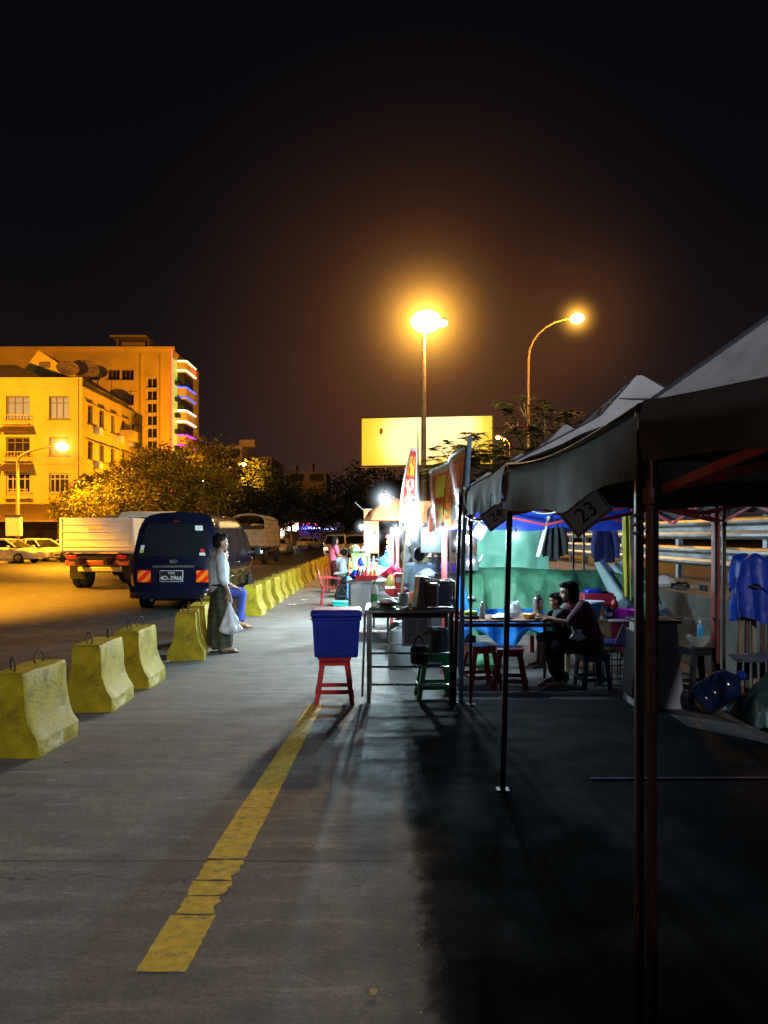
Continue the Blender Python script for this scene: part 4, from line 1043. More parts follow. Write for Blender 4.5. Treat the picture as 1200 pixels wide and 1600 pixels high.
# uneven floodlight wash painted into the sheet's colour and emission
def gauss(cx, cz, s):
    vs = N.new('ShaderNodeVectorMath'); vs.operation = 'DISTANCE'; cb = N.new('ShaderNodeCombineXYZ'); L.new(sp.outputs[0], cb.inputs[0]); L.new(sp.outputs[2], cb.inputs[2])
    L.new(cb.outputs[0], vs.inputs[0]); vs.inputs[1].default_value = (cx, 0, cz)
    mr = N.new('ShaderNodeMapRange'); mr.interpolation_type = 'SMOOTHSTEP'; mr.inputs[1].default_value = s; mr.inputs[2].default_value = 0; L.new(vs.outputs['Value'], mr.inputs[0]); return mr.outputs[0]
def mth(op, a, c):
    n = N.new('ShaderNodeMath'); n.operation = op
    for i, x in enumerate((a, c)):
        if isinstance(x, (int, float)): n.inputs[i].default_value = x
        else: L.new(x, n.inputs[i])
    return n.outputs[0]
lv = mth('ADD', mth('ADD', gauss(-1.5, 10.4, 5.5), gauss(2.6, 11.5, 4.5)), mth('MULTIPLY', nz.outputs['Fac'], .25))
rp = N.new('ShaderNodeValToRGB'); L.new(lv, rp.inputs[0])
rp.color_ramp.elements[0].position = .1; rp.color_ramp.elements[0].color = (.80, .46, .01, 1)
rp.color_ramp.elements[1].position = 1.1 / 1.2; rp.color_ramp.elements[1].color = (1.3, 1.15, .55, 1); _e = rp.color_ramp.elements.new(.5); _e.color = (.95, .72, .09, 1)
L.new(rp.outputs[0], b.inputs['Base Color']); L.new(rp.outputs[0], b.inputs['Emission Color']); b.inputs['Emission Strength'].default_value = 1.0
zb_, zt_ = gz(726, Yb), gz(652, Yb); W = 11.9
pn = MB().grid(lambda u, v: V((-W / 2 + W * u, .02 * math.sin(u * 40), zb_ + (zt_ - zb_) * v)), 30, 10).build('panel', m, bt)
MB().ell((-W / 2 + 1.8, -.05, zt_ - 1.2), (.16, .02, .3)).build('panel_stain', mat('amber_stain', (.6, .4, .02), .8), pn)
mb = MB(); mb.box((0, .2, zb_ - .12), (W + .3, .35, .24)); mb.box((0, .2, zt_ + .08), (W + .3, .3, .14))
for s in (-1, 1): mb.box((s * (W / 2 + .1), .2, (zb_ + zt_) / 2), (.18, .3, zt_ - zb_ + .4))
mb.build('frame', m_dsteel, bt)
mb = MB(); 
for k in range(7): x = -W / 2 + .6 + k * (W - 1.2) / 6; mb.bar((x, 0, zb_ - .2), (x, -1.2, zb_ - .3), .08); mb.bar((x, -1.2, zb_ - .3), (x, -1.2, zb_ - .55), .12)
mb.bar((-W / 2, -1.1, zb_ - .28), (W / 2, -1.1, zb_ - .28), .12, .06); mb.bar((-W / 2, -.5, zb_ - .24), (W / 2, -.5, zb_ - .24), .12, .06); mb.build('catwalk', mat('lit_catwalk', (.45, .3, .15), .6), bt)
mb = MB(); mb.tube([(-.2, .7, 0), (-.2, .7, zt_ - .5)], .45, 14); mb.bar((-W / 2, .5, zb_ + 1), (W / 2, .5, zb_ + 1), .2); mb.bar((-W / 2, .5, zt_ - 1), (W / 2, .5, zt_ - 1), .2); mb.build('mast', m_dsteel, bt)

# ------------------------------------------------------------------ trees
def leaf_mat(name, col):
    return mat(name, col, .65, 0, .45, .9, trans=.25, spec=.15)
m_bark = mat('bark', (.12, .085, .055), .9, 0, .3, 8, .4, 30)
def tree(label, base, th, blobs, n, ls, lm, seed=0, name='tree', r0=.25, feather=0, group=None):
    rnd = random.Random(seed); t = thing(name, label, 'tree', base, 0, group); o = V(base)
    mb = MB(); fork = V((0, 0, th)); mb.tube([(0, 0, -.1), (.05, .0, th * .5), fork], [r0, r0 * .8, r0 * .65], 9)
    tips = []
    for c, rad in blobs:
        c = V(c); mid = fork.lerp(c, .5) + V((rnd.gauss(0, .2), rnd.gauss(0, .2), .15))
        mb.tube([fork, mid, c], [r0 * .5, r0 * .3, r0 * .1], 6)
        for k in range(4):
            d = V((rnd.gauss(0, 1), rnd.gauss(0, 1), rnd.gauss(.2, .6))).normalized()
            e = c + V((d.x * rad[0], d.y * rad[1], d.z * rad[2])) * .8; mb.tube([mid.lerp(c, .6), c.lerp(e, .5) + V((0, 0, .1)), e], [r0 * .16, r0 * .1, r0 * .03], 5); tips.append(e)
    mb.build('trunk', m_bark, t)
    vs = []; fs = []; ms = []
    vol = [r[0] * r[1] * r[2] for _, r in blobs]; tot = sum(vol)
    for (c, rad), vv in zip(blobs, vol):
        c = V(c); k = int(n * vv / tot); ncl = max(6, int(k / 45))
        for q in range(ncl):
            d = V((rnd.gauss(0, 1), rnd.gauss(0, 1), rnd.gauss(0, 1))).normalized() * rnd.uniform(.45, 1.08) ** .6
            cc = c + V((d.x * rad[0], d.y * rad[1], d.z * rad[2])); cr = min(rad) * rnd.uniform(.14, .34); shade = rnd.random()
            if feather:                            # fine pinnate fronds
                for f in range(feather):
                    a = rnd.uniform(0, 2 * PI); ax = V((math.cos(a), math.sin(a), rnd.uniform(-.15, .35))); ln = cr * rnd.uniform(1.6, 3.0); sd = V((-ax.y, ax.x, 0)).normalized()
                    for j in range(12):
                        tt = j / 12; p = cc + ax * ln * tt + V((0, 0, -ln * .5 * tt * tt))
                        for s in (-1, 1):
                            l2 = ls * (1.1 - .6 * tt); a1 = p + (sd * s + ax * .35) * l2; wv = ax * ls * .16
                            i = len(vs); vs += [p - wv, a1 - wv * .6 + V((0, 0, -l2 * .25)), a1 + wv * .6 + V((0, 0, -l2 * .25)), p + wv]; fs.append((i, i + 1, i + 2, i + 3)); ms.append(0 if shade < .6 else 1)
                continue
            for j in range(45):
                p = cc + V((rnd.gauss(0, 1) * cr, rnd.gauss(0, 1) * cr, rnd.gauss(0, .75) * cr))
                u = V((rnd.gauss(0, 1), rnd.gauss(0, 1), rnd.gauss(0, .7))).normalized(); w_ = u.cross(V((rnd.gauss(0, 1), rnd.gauss(0, 1), rnd.gauss(0, 1)))).normalized()
                s = ls * rnd.uniform(.6, 1.3); i = len(vs); vs += [p - u * s, p + w_ * s * .42, p + u * s, p - w_ * s * .42]; fs.append((i, i + 1, i + 2, i + 3)); ms.append(0 if shade < .5 else (1 if shade < .85 else 2))
    me = bpy.data.meshes.new('crown'); me.from_pydata(vs, [], fs)
    for m in lm: me.materials.append(m)
    me.polygons.foreach_set('material_index', [min(x, len(lm) - 1) for x in ms]); me.update()
    link('crown', me, t)
    return t
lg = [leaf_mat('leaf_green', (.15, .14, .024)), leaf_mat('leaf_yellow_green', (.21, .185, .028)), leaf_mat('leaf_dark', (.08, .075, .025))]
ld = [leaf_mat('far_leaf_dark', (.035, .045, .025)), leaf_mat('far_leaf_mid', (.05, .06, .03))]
lf = [leaf_mat('frond_green', (.05, .075, .025)), leaf_mat('frond_dark', (.03, .045, .018))]
def tb(px, py, Y, rx, ry, rz_, base): return (at(px, py, Y) - V(base), (rx, ry, rz_))
b0 = V((gx(235, 52), 52, .13))
tree('big spreading tree lit yellow by the street light behind the dark van', b0, 1.9, [tb(215, 778, 51, 2.6, 2, 1.7, b0), tb(160, 790, 50, 2.2, 1.8, 1.5, b0), tb(275, 762, 52, 2.8, 2.2, 2.0, b0), tb(325, 772, 52, 1.9, 1.8, 1.9, b0), tb(245, 730, 53, 2.0, 1.8, 1.3, b0), tb(200, 745, 53, 1.8, 1.6, 1.0, b0)], 27000, .115, lg, 1)
b0 = V((gx(120, 55), 55, .13))
tree('smaller dark tree at the foot of the yellow block left of the big lit tree', b0, 2.2, [tb(125, 795, 54, 1.8, 1.6, 1.2, b0), tb(150, 772, 54.5, 1.6, 1.6, 1.2, b0)], 7000, .115, [lg[2], lg[0]], 2)
b0 = V((gx(318, 68), 68, .13))
tree('rounded tree top below the neon building behind the big lit tree', b0, 3.2, [tb(312, 722, 67, 2.6, 2, 1.8, b0), tb(345, 735, 67, 2.0, 2, 1.9, b0), tb(290, 735, 67, 1.5, 1.6, 1.4, b0)], 7000, .17, lg, 3)
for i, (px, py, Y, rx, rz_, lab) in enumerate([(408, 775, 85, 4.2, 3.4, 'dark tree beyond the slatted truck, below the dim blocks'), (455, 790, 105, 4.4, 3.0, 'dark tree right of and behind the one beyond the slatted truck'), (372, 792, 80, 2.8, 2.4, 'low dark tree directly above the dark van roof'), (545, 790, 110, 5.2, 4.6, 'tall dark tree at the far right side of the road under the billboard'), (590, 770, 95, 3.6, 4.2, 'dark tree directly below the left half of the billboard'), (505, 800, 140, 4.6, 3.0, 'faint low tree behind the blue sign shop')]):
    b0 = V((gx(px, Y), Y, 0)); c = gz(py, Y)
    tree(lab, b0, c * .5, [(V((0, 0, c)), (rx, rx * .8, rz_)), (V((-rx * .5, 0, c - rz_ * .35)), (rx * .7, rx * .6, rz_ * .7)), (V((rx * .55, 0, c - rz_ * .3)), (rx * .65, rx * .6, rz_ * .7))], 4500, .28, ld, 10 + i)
b0 = V((gx(720, 26), 26, .9))
tree('feathery leaved tree in front of the lower right of the billboard', b0, 1.4, [tb(705, 712, 26, 1.0, .9, .55, b0), tb(745, 700, 26.5, .9, .9, .6, b0), tb(730, 735, 26, 1.2, 1, .6, b0), tb(690, 740, 25.5, .8, .8, .5, b0), tb(765, 730, 26, 1, .9, .6, b0)], 11000, .10, lf, 31, feather=5, r0=.14)
b0 = V((gx(835, 30), 30, .9))
tree('feathery tree around the thin curved lamp pole above the tent roofs', b0, 2.6, [tb(820, 635, 30, 1.1, .9, .45, b0), tb(855, 650, 30, 1.2, 1, .55, b0), tb(800, 660, 30.5, .8, .8, .4, b0), tb(890, 655, 29.5, .8, .8, .5, b0), tb(840, 690, 30, 1.6, 1.2, .7, b0), tb(790, 715, 30, 1.3, 1.1, .6, b0)], 9500, .10, lf, 32, feather=5, r0=.15)
# ------------------------------------------------------------------ tents
m_top = mat('white_tent_cloth', (.56, .56, .60), .75, 0, .12, 3, .35, 7, dirt=(.36, .34, .33), dirt_amt=.5)
m_val = mat('grey_brown_valance_cloth', (.045, .037, .035), .85, 0, .3, 3, .10, 8, dirt=(.045, .036, .033), dirt_amt=.6)
m_lin = mat('blue_tent_lining', (.012, .04, .34), .7, 0, .15, 3)
m_blueval = mat('blue_tent_cloth', (.015, .06, .55), .7, 0, .15, 3, trans=.25)
def tent(label, x0, x1, y0, y1, valances='LFBR', legs=('NL', 'FL', 'NR', 'FR'), eave=2.05, peak=2.88, vd=.23, valm=None, legm=None, top=None, truss=True, seed=0, valmB=None, rot=0., li=.035, taut=False, valmF=None):
    cx, cy = (x0 + x1) / 2, (y0 + y1) / 2; hx, hy = (x1 - x0) / 2, (y1 - y0) / 2
    if rot:                                    # turned about its far left leg
        d = Matrix.Rotation(rot, 2) @ V((hx, -hy)); cx, cy = x0 + d.x, y1 + d.y
    t = thing('canopy_tent', label, 'tent', (cx, cy, .004), rot, 'white pop up tents of the night market'); zo = -.004
    def g(m):
        if taut: return m
        return g_(m)
    def g_(m):                                  # 0 at eave, 1 at peak; the centre cap is steeper
        return .78 * m if m < .65 else .507 + (m - .65) * .493 / .35
    def roof(u, v, off=0.):
        a, b_ = u * 2 - 1, v * 2 - 1; m = max(abs(a), abs(b_)); k = min(abs(a), abs(b_)) / max(m, 1e-4)
        z = eave + (peak - eave) * g(1 - m)
        sag = (1 - k ** 3) * math.sin(PI * min(1, max(0, 1 - m))) * .035 + (1 - k ** 2) * .03 * (m ** 6)
        w_ = (.014 * noise.noise(V((a * 3.2 + seed, b_ * 3.2, 0))) + .010 * noise.noise(V(((a + b_) * 7 + seed, (a - b_) * 2.0, 2)))) * min(1, 6 * (1 - m)) * (1 - k ** 6) - (.03 * math.sin(PI * (1 - m)) * (1 - k ** 3) if taut else 0)
        return V((a * hx, b_ * hy, z - sag + w_ + off + zo))
    def pyramid(off):                          # four faces meeting on the hips
        q = MB()
        for dx, dy in ((0, -1), (1, 0), (0, 1), (-1, 0)):
            def fc(u, v):
                m = 1 - v * .985; k = (u * 2 - 1) * m; a, b_ = (dx * m - dy * k, dy * m + dx * k)
                return roof((a + 1) / 2, (b_ + 1) / 2, off)
            q.grid(fc, 24, 24)
        return q
    pyramid(0).build('roof', top or m_top, t, ang=60)
    pyramid(-.022).build('lining', m_lin, t, ang=60)
    mb = MB()
    for sx in (-1, 1):
        for sy in (-1, 1): mb.tube([V((sx * hx * (1 - k / 12), sy * hy * (1 - k / 12), eave + (peak - eave) * g(k / 12) + .004)) for k in range(12)], .007, 5)
    mb.tube([V((a * hx * .2, b_ * hy * .2, eave + (peak - eave) * g(.8) - .012)) for a, b_ in ((-1, -1), (1, -1), (1, 1), (-1, 1))], .005, 5, loop=True)
    mb.build('seam', mat('dark_seam_tape', (.05, .05, .07), .7), t)
    sides = {'L': ((-1, -1), (-1, 1)), 'F': ((-1, -1), (1, -1)), 'B': ((-1, 1), (1, 1)), 'R': ((1, -1), (1, 1))}
    for s, (a, b_) in sides.items():
        if s not in valances: continue
        nx_ = V(((a[0] + b_[0]) / 2, (a[1] + b_[1]) / 2, 0))
        def vf(u, v):
            x = (a[0] + (b_[0] - a[0]) * u) * hx; y = (a[1] + (b_[1] - a[1]) * u) * hy
            sg = .035 * math.sin(PI * u) ** .8
            wv = .018 * v * noise.noise(V((u * 9 + seed * 3, v * 1.5, 3))) + .02 * v * math.sin(u * 9 + seed)
            roll = .028 * max(0, 1 - v * 8)         # the cloth rolls over the edge
            q = V((x, y, eave - sg + roll * .6 - v * (vd + .05 * noise.noise(V((u * 4, seed, 7)))) + zo)) + nx_ * (.012 + wv + .02 * math.sin(min(1, v * 3) * PI / 2))
            return q
        MB().grid(vf, 36, 10).build('valance', (valmB if s == 'B' and valmB else (valmF if s == 'F' and valmF else valm)) or m_val, t, ang=60)
    for lg_ in legs:
        sx = -1 if lg_[1] == 'L' else 1; sy = -1 if lg_[0] == 'N' else 1
        lx, ly = sx * (hx - li), sy * (hy - li)
        mb = MB(); mb.box((lx, ly, .95), (.024, .024, 1.9), b=.003); mb.box((lx, ly, 1.50), (.031, .031, .9), b=.004); mb.box((lx, ly, .006), (.09, .09, .012)); mb.box((lx, ly, 1.72), (.046, .046, .06), b=.008)
        mb.build('leg', legm or m_redpole, t)
    if truss:
        for s, (a, b_) in sides.items():
            mb = MB(); A = V((a[0] * (hx - .035), a[1] * (hy - .035), 0)); B = V((b_[0] * (hx - .035), b_[1] * (hy - .035), 0))
            for k in range(2):
                p, q = A.lerp(B, k / 2), A.lerp(B, (k + 1) / 2)
                mb.bar(p + V((0, 0, 1.74)), q + V((0, 0, 2.0)), .014, .026); mb.bar(p + V((0, 0, 2.0)), q + V((0, 0, 1.74)), .014, .026)
            mb.build('scissor_truss', m_redtruss, t)
        mb = MB(); mb.tube([(0, 0, 2.0), (0, 0, peak - .03)], .018, 6)
        for a, b_ in ((-1, 0), (1, 0), (0, -1), (0, 1)): mb.bar((a * hx, b_ * hy, 1.98), (0, 0, 2.05), .014, .024)
        mb.build('centre_pole', m_redtruss, t)
    return t
tent('nearest white tent, its roof cut by the right edge of the photo', .806, 3.25, -.12, 2.36, 'LFBR', ('NL', 'FL', 'NR', 'FR'), seed=1, eave=2.0, peak=3.15, taut=True, rot=R(18), vd=.17, li=.012)
tent('added tent standing behind the photographer, out of the frame', 1.45, 3.95, -2.9, -.45, 'LFBR', seed=8)  # unseen, added to block the white lamp from the ground at right
tent('second added tent behind the photographer, out of the frame', 1.6, 4.1, -5.5, -3.0, 'LFBR', seed=9)  # also unseen, added to keep the ground at right dark
tC = tent('white tent with a steep pointed peak between the second and third dark poles', .785, 3.25, 4.86, 7.30, 'LFR', ('FL', 'NR', 'FR'), seed=2, peak=2.89, legm=m_darkpole)
tent('white tent with small peak behind the pointed one, blue cloth under its eaves', .80, 3.25, 7.40, 9.72, 'LR', ('FL', 'NR', 'FR'), seed=3, peak=2.86)
tent('fourth tent along the row with blue hanging edge, behind the banner', .73, 3.2, 9.85, 12.2, 'LFBR', ('NL', 'FL', 'NR', 'FR'), seed=4, peak=2.8, vd=.34, valmB=m_blueval, valmF=m_blueval)
tent('far tent of the row behind the feather flag', .62, 3.1, 12.4, 14.8, 'LFB', ('NL', 'FL', 'NR', 'FR'), seed=5, peak=2.75, valmB=m_blueval)
tent('farthest tent of the row just right of the street lamp pole', .40, 2.9, 15.2, 17.6, 'LFB', ('NL', 'FL', 'NR', 'FR'), seed=6, peak=2.7, top=mat('tan_tent_cloth', (.34, .22, .13), .8))
# flat tarp strung between the nearest tent and the pointed one
t = thing('tarpaulin', 'flat grey brown tarp strung between the nearest tent and the pointed tent', 'tarp', (2, 3.6, 0))
MB().grid(lambda u, v: V((.80 - .015 * v + u * 2.46, 2.37 + v * 2.48, 2.0 + .05 * v - .16 * math.sin(PI * v) * (u * .6 + .05) - .10 * math.sin(PI * min(1, u)) + .012 * noise.noise(V((u * 5, v * 5, 2))))), 24, 24).build('sheet', m_val, t, world=True, ang=60)
MB().grid(lambda u, v: V((.80 - .015 * u - .02 - .02 * v * math.sin(u * 8) + .03 * max(0, 1 - v * 7), 2.37 + u * 2.48, 2.0 + .05 * u - .055 * math.sin(PI * u) - v * (.225 + .05 * u + .03 * noise.noise(V((u * 4, 0, 9)))))), 40, 9).build('valance', m_val, t, world=True, ang=60)
MB().grid(lambda u, v: V((.80 - .015 * u + .025 - .05 * math.cos(v * PI), 2.37 + u * 2.48, 2.003 + .05 * u - .055 * math.sin(PI * u) + .014 * math.sin(v * PI))), 30, 5).build('rolled_edge', mat('pale_rolled_hem', (.42, .36, .30), .8, 0, .2, 4), t, world=True, ang=60)
# second pole standing against the nearest tent's far leg
def pole(label, x, y, h, m, r=.02, base=True):
    t = thing('tent_pole', label, 'pole', (x, y, .004)); mb = MB(); mb.box((0, 0, h / 2), (r * 2, r * 2, h), b=.004); mb.build('shaft', m, t)
    mb = MB(); mb.box((0, 0, .006), (.08, .08, .012)); mb.build('foot_plate', m, t)
    mb = MB(); mb.tube([(r * 1.3 * math.cos(a * .9), r * 1.3 * math.sin(a * .9), h * .80 + .004 * a) for a in range(22)], .004, 4); mb.build('tie_wire', mat('tie_wire', (.2, .15, .1), .6), t)
    return t
pole('dark red brown pole doubled beside the nearest tent leg, left one of the pair', .800, 2.41, 1.99, m_redpole, .0125)
pole('dark brown pole holding the tarp corner, just left of the 23 card', .745, 4.82, 2.04, m_darkpole, .0165).rotation_euler = (0, .024, 0)
pole('dark pole at the near corner of the tent behind the banner bottom', .672, 7.36, 2.08, m_darkpole, .016).rotation_euler = (0, .03, 0)
pole('red and white painted post behind the 23 card', gx(831, 10.6), 10.6, 1.9, m_redtruss, .028)
pole('stout red post right of the guardrail post, in front of the low wall', 3.26, 7.55, 1.85, mat('bright_red_post', (.30, .025, .025), .45, 0, .2, 6), .032)
pole('slim red post behind the yellow hanging cloth', gx(989, 9.7), 9.7, 1.95, m_redtruss, .02)
for k, (px, Y) in enumerate(((612, 13.6), (621, 14.4), (664, 11.9))):
    pole(['red post lit white at its top, left of the pair behind the blue water jug', 'red post right of the pair behind the blue water jug', 'dark post behind the framed board, left of the red and white leg'][k], gx(px, Y), Y, 1.75, m_redtruss if k < 2 else m_darkpole, .03)
pole('red and pale blue post under the bottom of the big banner', gx(694, 8.9), 8.9, 1.68, m_redtruss, .03)
t = thing('bamboo_pole', 'crooked bamboo pole standing among the far stalls left of the feather flag', 'pole', (gx(632, 11), 11, 0))
MB().tube([(-.09, 0, 0), (-.06, 0, .6), (-.02, 0, 1.1), (.0, 0, 1.5), (.02, .02, 1.7), (.03, .03, 1.8)], [.022, .02, .02, .018, .014, .010], 7).build('cane', mat('bamboo', (.38, .28, .15), .6, 0, .25, 6), t)

# metal strip along the stall floor
t = thing('floor_bar', 'thin metal bar lying on the ground across the front of the stall', 'metal bar', (0, 0, 0))
MB().bar((.70, 7.66, .03), (2.25, 7.72, .03), .03).build('bar', m_steel, t)
t = thing('floor_bar', 'pale metal strip set across the dark ground nearest the camera at right', 'metal bar', (0, 0, 0))
MB().bar((1.35, 5.02, .014), (3.7, 5.05, .014), .02, .012).build('bar', m_steel, t)

# ------------------------------------------------------------------ cards 23, 24
def card(txt, cx, cz, Y, w_, h_, ang, label, m=None, yaw=0., ts=.62, cut=False):
    t = thing('number_card', label, 'sign', (cx, Y, cz), yaw)
    ca, sa = math.cos(ang), math.sin(ang)
    X = V((ca, 0, sa)); Z = V((-sa, 0, ca)); M3 = Matrix((X, V((0, 1, 0)), Z)).transposed()
    b_ = MB().box((0, 0, 0), (w_, .012, h_), M3, b=.003).build('board', m or m_paper, t)
    mb = MB(); e = .012
    for u, v, a, c in ((0, h_ / 2 - e, w_ - e, .008), (0, -h_ / 2 + e, w_ - e, .008), (w_ / 2 - e, 0, .008, h_ - e), (-w_ / 2 + e, 0, .008, h_ - e)):
        mb.box(X * u + Z * v + V((0, -.0075, 0)), (a, .004, c), M3)
    mb.build('border', mat('grey_card_border', (.25, .25, .26), .7), b_)
    if txt: text_obj('number', txt, h_ * ts, m_black, b_, basis(X, Z, (0, -1, 0), V((0, -.009, 0))), .001)
    mb = MB(); tp = X * (-w_ / 2 * 0) + Z * (h_ / 2)
    mb.tube([tp, tp + V((.01, .01, .1))], .003, 4); mb.build('string', m_black, t)
    return t
m_card = mat('grey_white_card', (.9, .9, .9), .8, 0, .08, 10)
card('23', gx(916, 4.3), gz(801, 4.3), 4.3, .255, .165, R(39), 'tilted grey card with the number 23 hanging under the tarp edge', m_card, ts=.74)
card('24', gx(775, 5.2), gz(806, 5.2), 5.2, .185, .135, R(36), 'tilted grey card with the number 24 hanging left of the 23 card', m_card, ts=.66)
card('', gx(728, 8.6), gz(812, 8.6), 8.6, .2, .2, R(45), 'blank white diamond card brightly lit beside the dark pole, under the blue cloth', m_paper)
card('', gx(750, 8.9), gz(830, 8.9), 8.9, .17, .13, R(60), 'small dark faced diamond card with white edge left of the green sheet', m_card)
card('', gx(676, 10.8), gz(844, 10.8), 10.8, .34, .36, 0, 'square framed pale board hanging behind the bottom of the banner', mat('grey_slate_board', (.2, .22, .22), .6))

# ------------------------------------------------------------------ lit bulbs of the stalls
def bulb(px, py, Y, pw, label, r=.034, haze=.2, hk=.03):
    p = at(px, py, Y); t = thing('light_bulb', label, 'light bulb', p, 0, 'white bulbs lighting the stalls')
    MB().ell((0, 0, 0), (r, r, r * 1.2)).build('bulb', m_bulb_w, t)
    mb = MB(); mb.lathe([(.004, r * .9), (r * .5, r), (r * .5, r + .05), (.012, r + .06), (.004, r + .061)]); mb.tube([(0, 0, r + .06), (.01, 0, r + .25), (.02, .03, r + .45)], .004, 4); mb.build('socket', m_black, t)
    MB().ell((0, 0, 0), haze, u=20, v=12).build('haze_glow', haze_mat('white_haze_%d_%d' % (int(haze * 100), int(hk * 1000)), (.75, .9, 1.), hk, haze, r), t)
    lamp(t, (0, 0, -r * 1.6), pw, LW, r)
    return t
bulb(601, 779, 14.0, 1000, 'large glaring white bulb highest above the far stalls left of the feather flag', .07, .40, .16)
bulb(621, 830, 12.6, 420, 'white bulb at the top of the pair of red posts behind the blue water jug', .05, .34, .09)
bulb(692, 829, 8.7, 110, 'white bulb at the foot of the big red brown banner', .036, .26, .05)
bulb(731, 842, 8.5, 50, 'white bulb right of the dark pole, beside the blank diamond card', .036, .26, .05)
bulb(715, 849, 8.3, 10, 'white bulb directly behind the dark pole below the banner', .022, .14, .03)
bulb(806, 837, 9.25, 30, 'white bulb in front of the pale green sheet behind the middle dark pole', .03, .22, .035)
bulb(586, 838, 19, 320, 'white bulb in front of the orange hanging sign', .06, .3, .08)
bulb(604, 808, 18, 320, 'white bulb just under the large glaring one', .06, .3, .08)
bulb(565, 823, 22, 260, 'farthest white bulb left of the orange hanging sign', .06, .3, .08)
bulb(646, 790, 11.6, 60, 'white bulb tucked against the bottom of the feather flag', .05, .34, .09)

# ------------------------------------------------------------------ banner and flag
def print_mat(name, base, blocks, sc_=5, axis=(1, 2)):
    m = bpy.data.materials.new(name); m.use_nodes = True
    N = m.node_tree.nodes; L = m.node_tree.links; b = N['Principled BSDF']
    tc = N.new('ShaderNodeTexCoord'); sp = N.new('ShaderNodeSeparateXYZ'); L.new(tc.outputs['UV'], sp.inputs[0])
    def mr(x, a, c):
        n = N.new('ShaderNodeMapRange'); n.inputs[1].default_value = a; n.inputs[2].default_value = c; L.new(x, n.inputs[0]); return n.outputs[0]
    def mu(a, c):
        n = N.new('ShaderNodeMath'); n.operation = 'MULTIPLY'; L.new(a, n.inputs[0]); L.new(c, n.inputs[1]); return n.outputs[0]
    cur = None
    nz = N.new('ShaderNodeTexNoise'); nz.inputs['Scale'].default_value = sc_; nz.inputs['Detail'].default_value = 7; L.new(tc.outputs['UV'], nz.inputs['Vector'])
    rp = N.new('ShaderNodeMix'); rp.data_type = 'RGBA'; L.new(nz.outputs['Fac'], rp.inputs['Factor'])
    rp.inputs['A'].default_value = (*[c * .6 for c in base], 1); rp.inputs['B'].default_value = (*[min(1, c * 1.4) for c in base], 1); cur = rp.outputs['Result']
    for (u0, u1, v0, v1, col, brk) in blocks:
        f = mu(mu(mr(sp.outputs[0], u0, u0 + .008), mr(sp.outputs[0], u1 + .008, u1)), mu(mr(sp.outputs[1], v0, v0 + .008), mr(sp.outputs[1], v1 + .008, v1)))
        if brk:
            n2 = N.new('ShaderNodeTexNoise'); n2.inputs['Scale'].default_value = brk; n2.inputs['Detail'].default_value = 2; L.new(tc.outputs['UV'], n2.inputs['Vector'])
            f = mu(f, mr(n2.outputs['Fac'], .46, .50))
        mx = N.new('ShaderNodeMix'); mx.data_type = 'RGBA'; L.new(f, mx.inputs['Factor']); L.new(cur, mx.inputs['A']); mx.inputs['B'].default_value = (*col, 1); cur = mx.outputs['Result']
    L.new(cur, b.inputs['Base Color']); b.inputs['Roughness'].default_value = .45
    tr = N.new('ShaderNodeBsdfTranslucent'); L.new(cur, tr.inputs[0]); ms = N.new('ShaderNodeMixShader'); ms.inputs[0].default_value = .3
    L.new(b.outputs[0], ms.inputs[1]); L.new(tr.outputs[0], ms.inputs[2]); L.new(ms.outputs[0], N['Material Output'].inputs['Surface'])
    return m
def uv_grid(name, fn, nu, nv, m, parent, world=True):
    o = MB().grid(fn, nu, nv).build(name, m, parent, world=world, ang=60, recalc=False); me = o.data
    uvl = me.uv_layers.new(name='UVMap')
    for lp in me.loops:
        i = lp.vertex_index; uvl.data[lp.index].uv = ((i % (nu + 1)) / nu, (i // (nu + 1)) / nv)
    return o
m_ban = print_mat('red_brown_banner_print', (.45, .055, .02), [(.0, 1, .90, 1, (.30, .25, .22), 0), (.06, .22, .1, .86, (.75, .42, .04), 9), (.34, .50, .50, .86, (.42, .48, .04), 0), (.55, .62, .05, .86, (.8, .28, .03), 14), (.68, .9, .42, .86, (.62, .12, .03), 6), (.25, .3, 0, .9, (.10, .02, .015), 0), (.62, .66, 0, .9, (.07, .02, .015), 0), (.3, .6, .08, .4, (.55, .35, .1), 7)])
t = thing('banner', 'big red brown printed banner on a pale blue pole along the front of the stalls', 'banner', (.7, 9, 0))
def bf(u, v):                                  # u: far -> near, v: bottom -> top
    y = 10.5 - u * 3.0; x = .60 + u * .19 + .05 * math.sin(u * 11 + v * 2) * (1 - v * .5) + .02 * noise.noise(V((u * 6, v * 4, 5)))
    zt = 2.46 - .03 * math.sin(u * PI); zb = 1.64 + .12 * u + .04 * math.sin(u * 7)
    return V((x, y, zb + (zt - zb) * v))
uv_grid('sheet', bf, 40, 16, m_ban, t)
mb = MB(); mb.tube([V((.745, 7.42, 0)), V((.76, 7.40, 1.4)), V((.825, 7.38, 2.56))], .022, 8); mb.build('pole', mat('pale_blue_pole', (.22, .42, .66), .4, .2), t, world=True)
mb = MB(); mb.tube([bf(k / 10, 1.0) + V((0, 0, .015)) for k in range(11)], .02, 6); mb.tube([bf(1, 1), bf(1, 0)], .012, 6); mb.build('hem_rod', m_galv, t, world=True)
m_flag = print_mat('red_white_flag_print', (.72, .06, .05), [(.0, .14, 0, 1, (.7, .66, .62), 0), (.86, 1, 0, 1, (.72, .68, .66), 0), (.2, .8, .62, .88, (.85, .55, .05), 8), (.22, .8, .30, .58, (.8, .7, .55), 9), (0, 1, 0, .2, (.75, .74, .72), 0), (.3, .75, .2, .3, (.85, .5, .05), 10), (0, 1, .95, 1, (.7, .66, .62), 0)], 4)
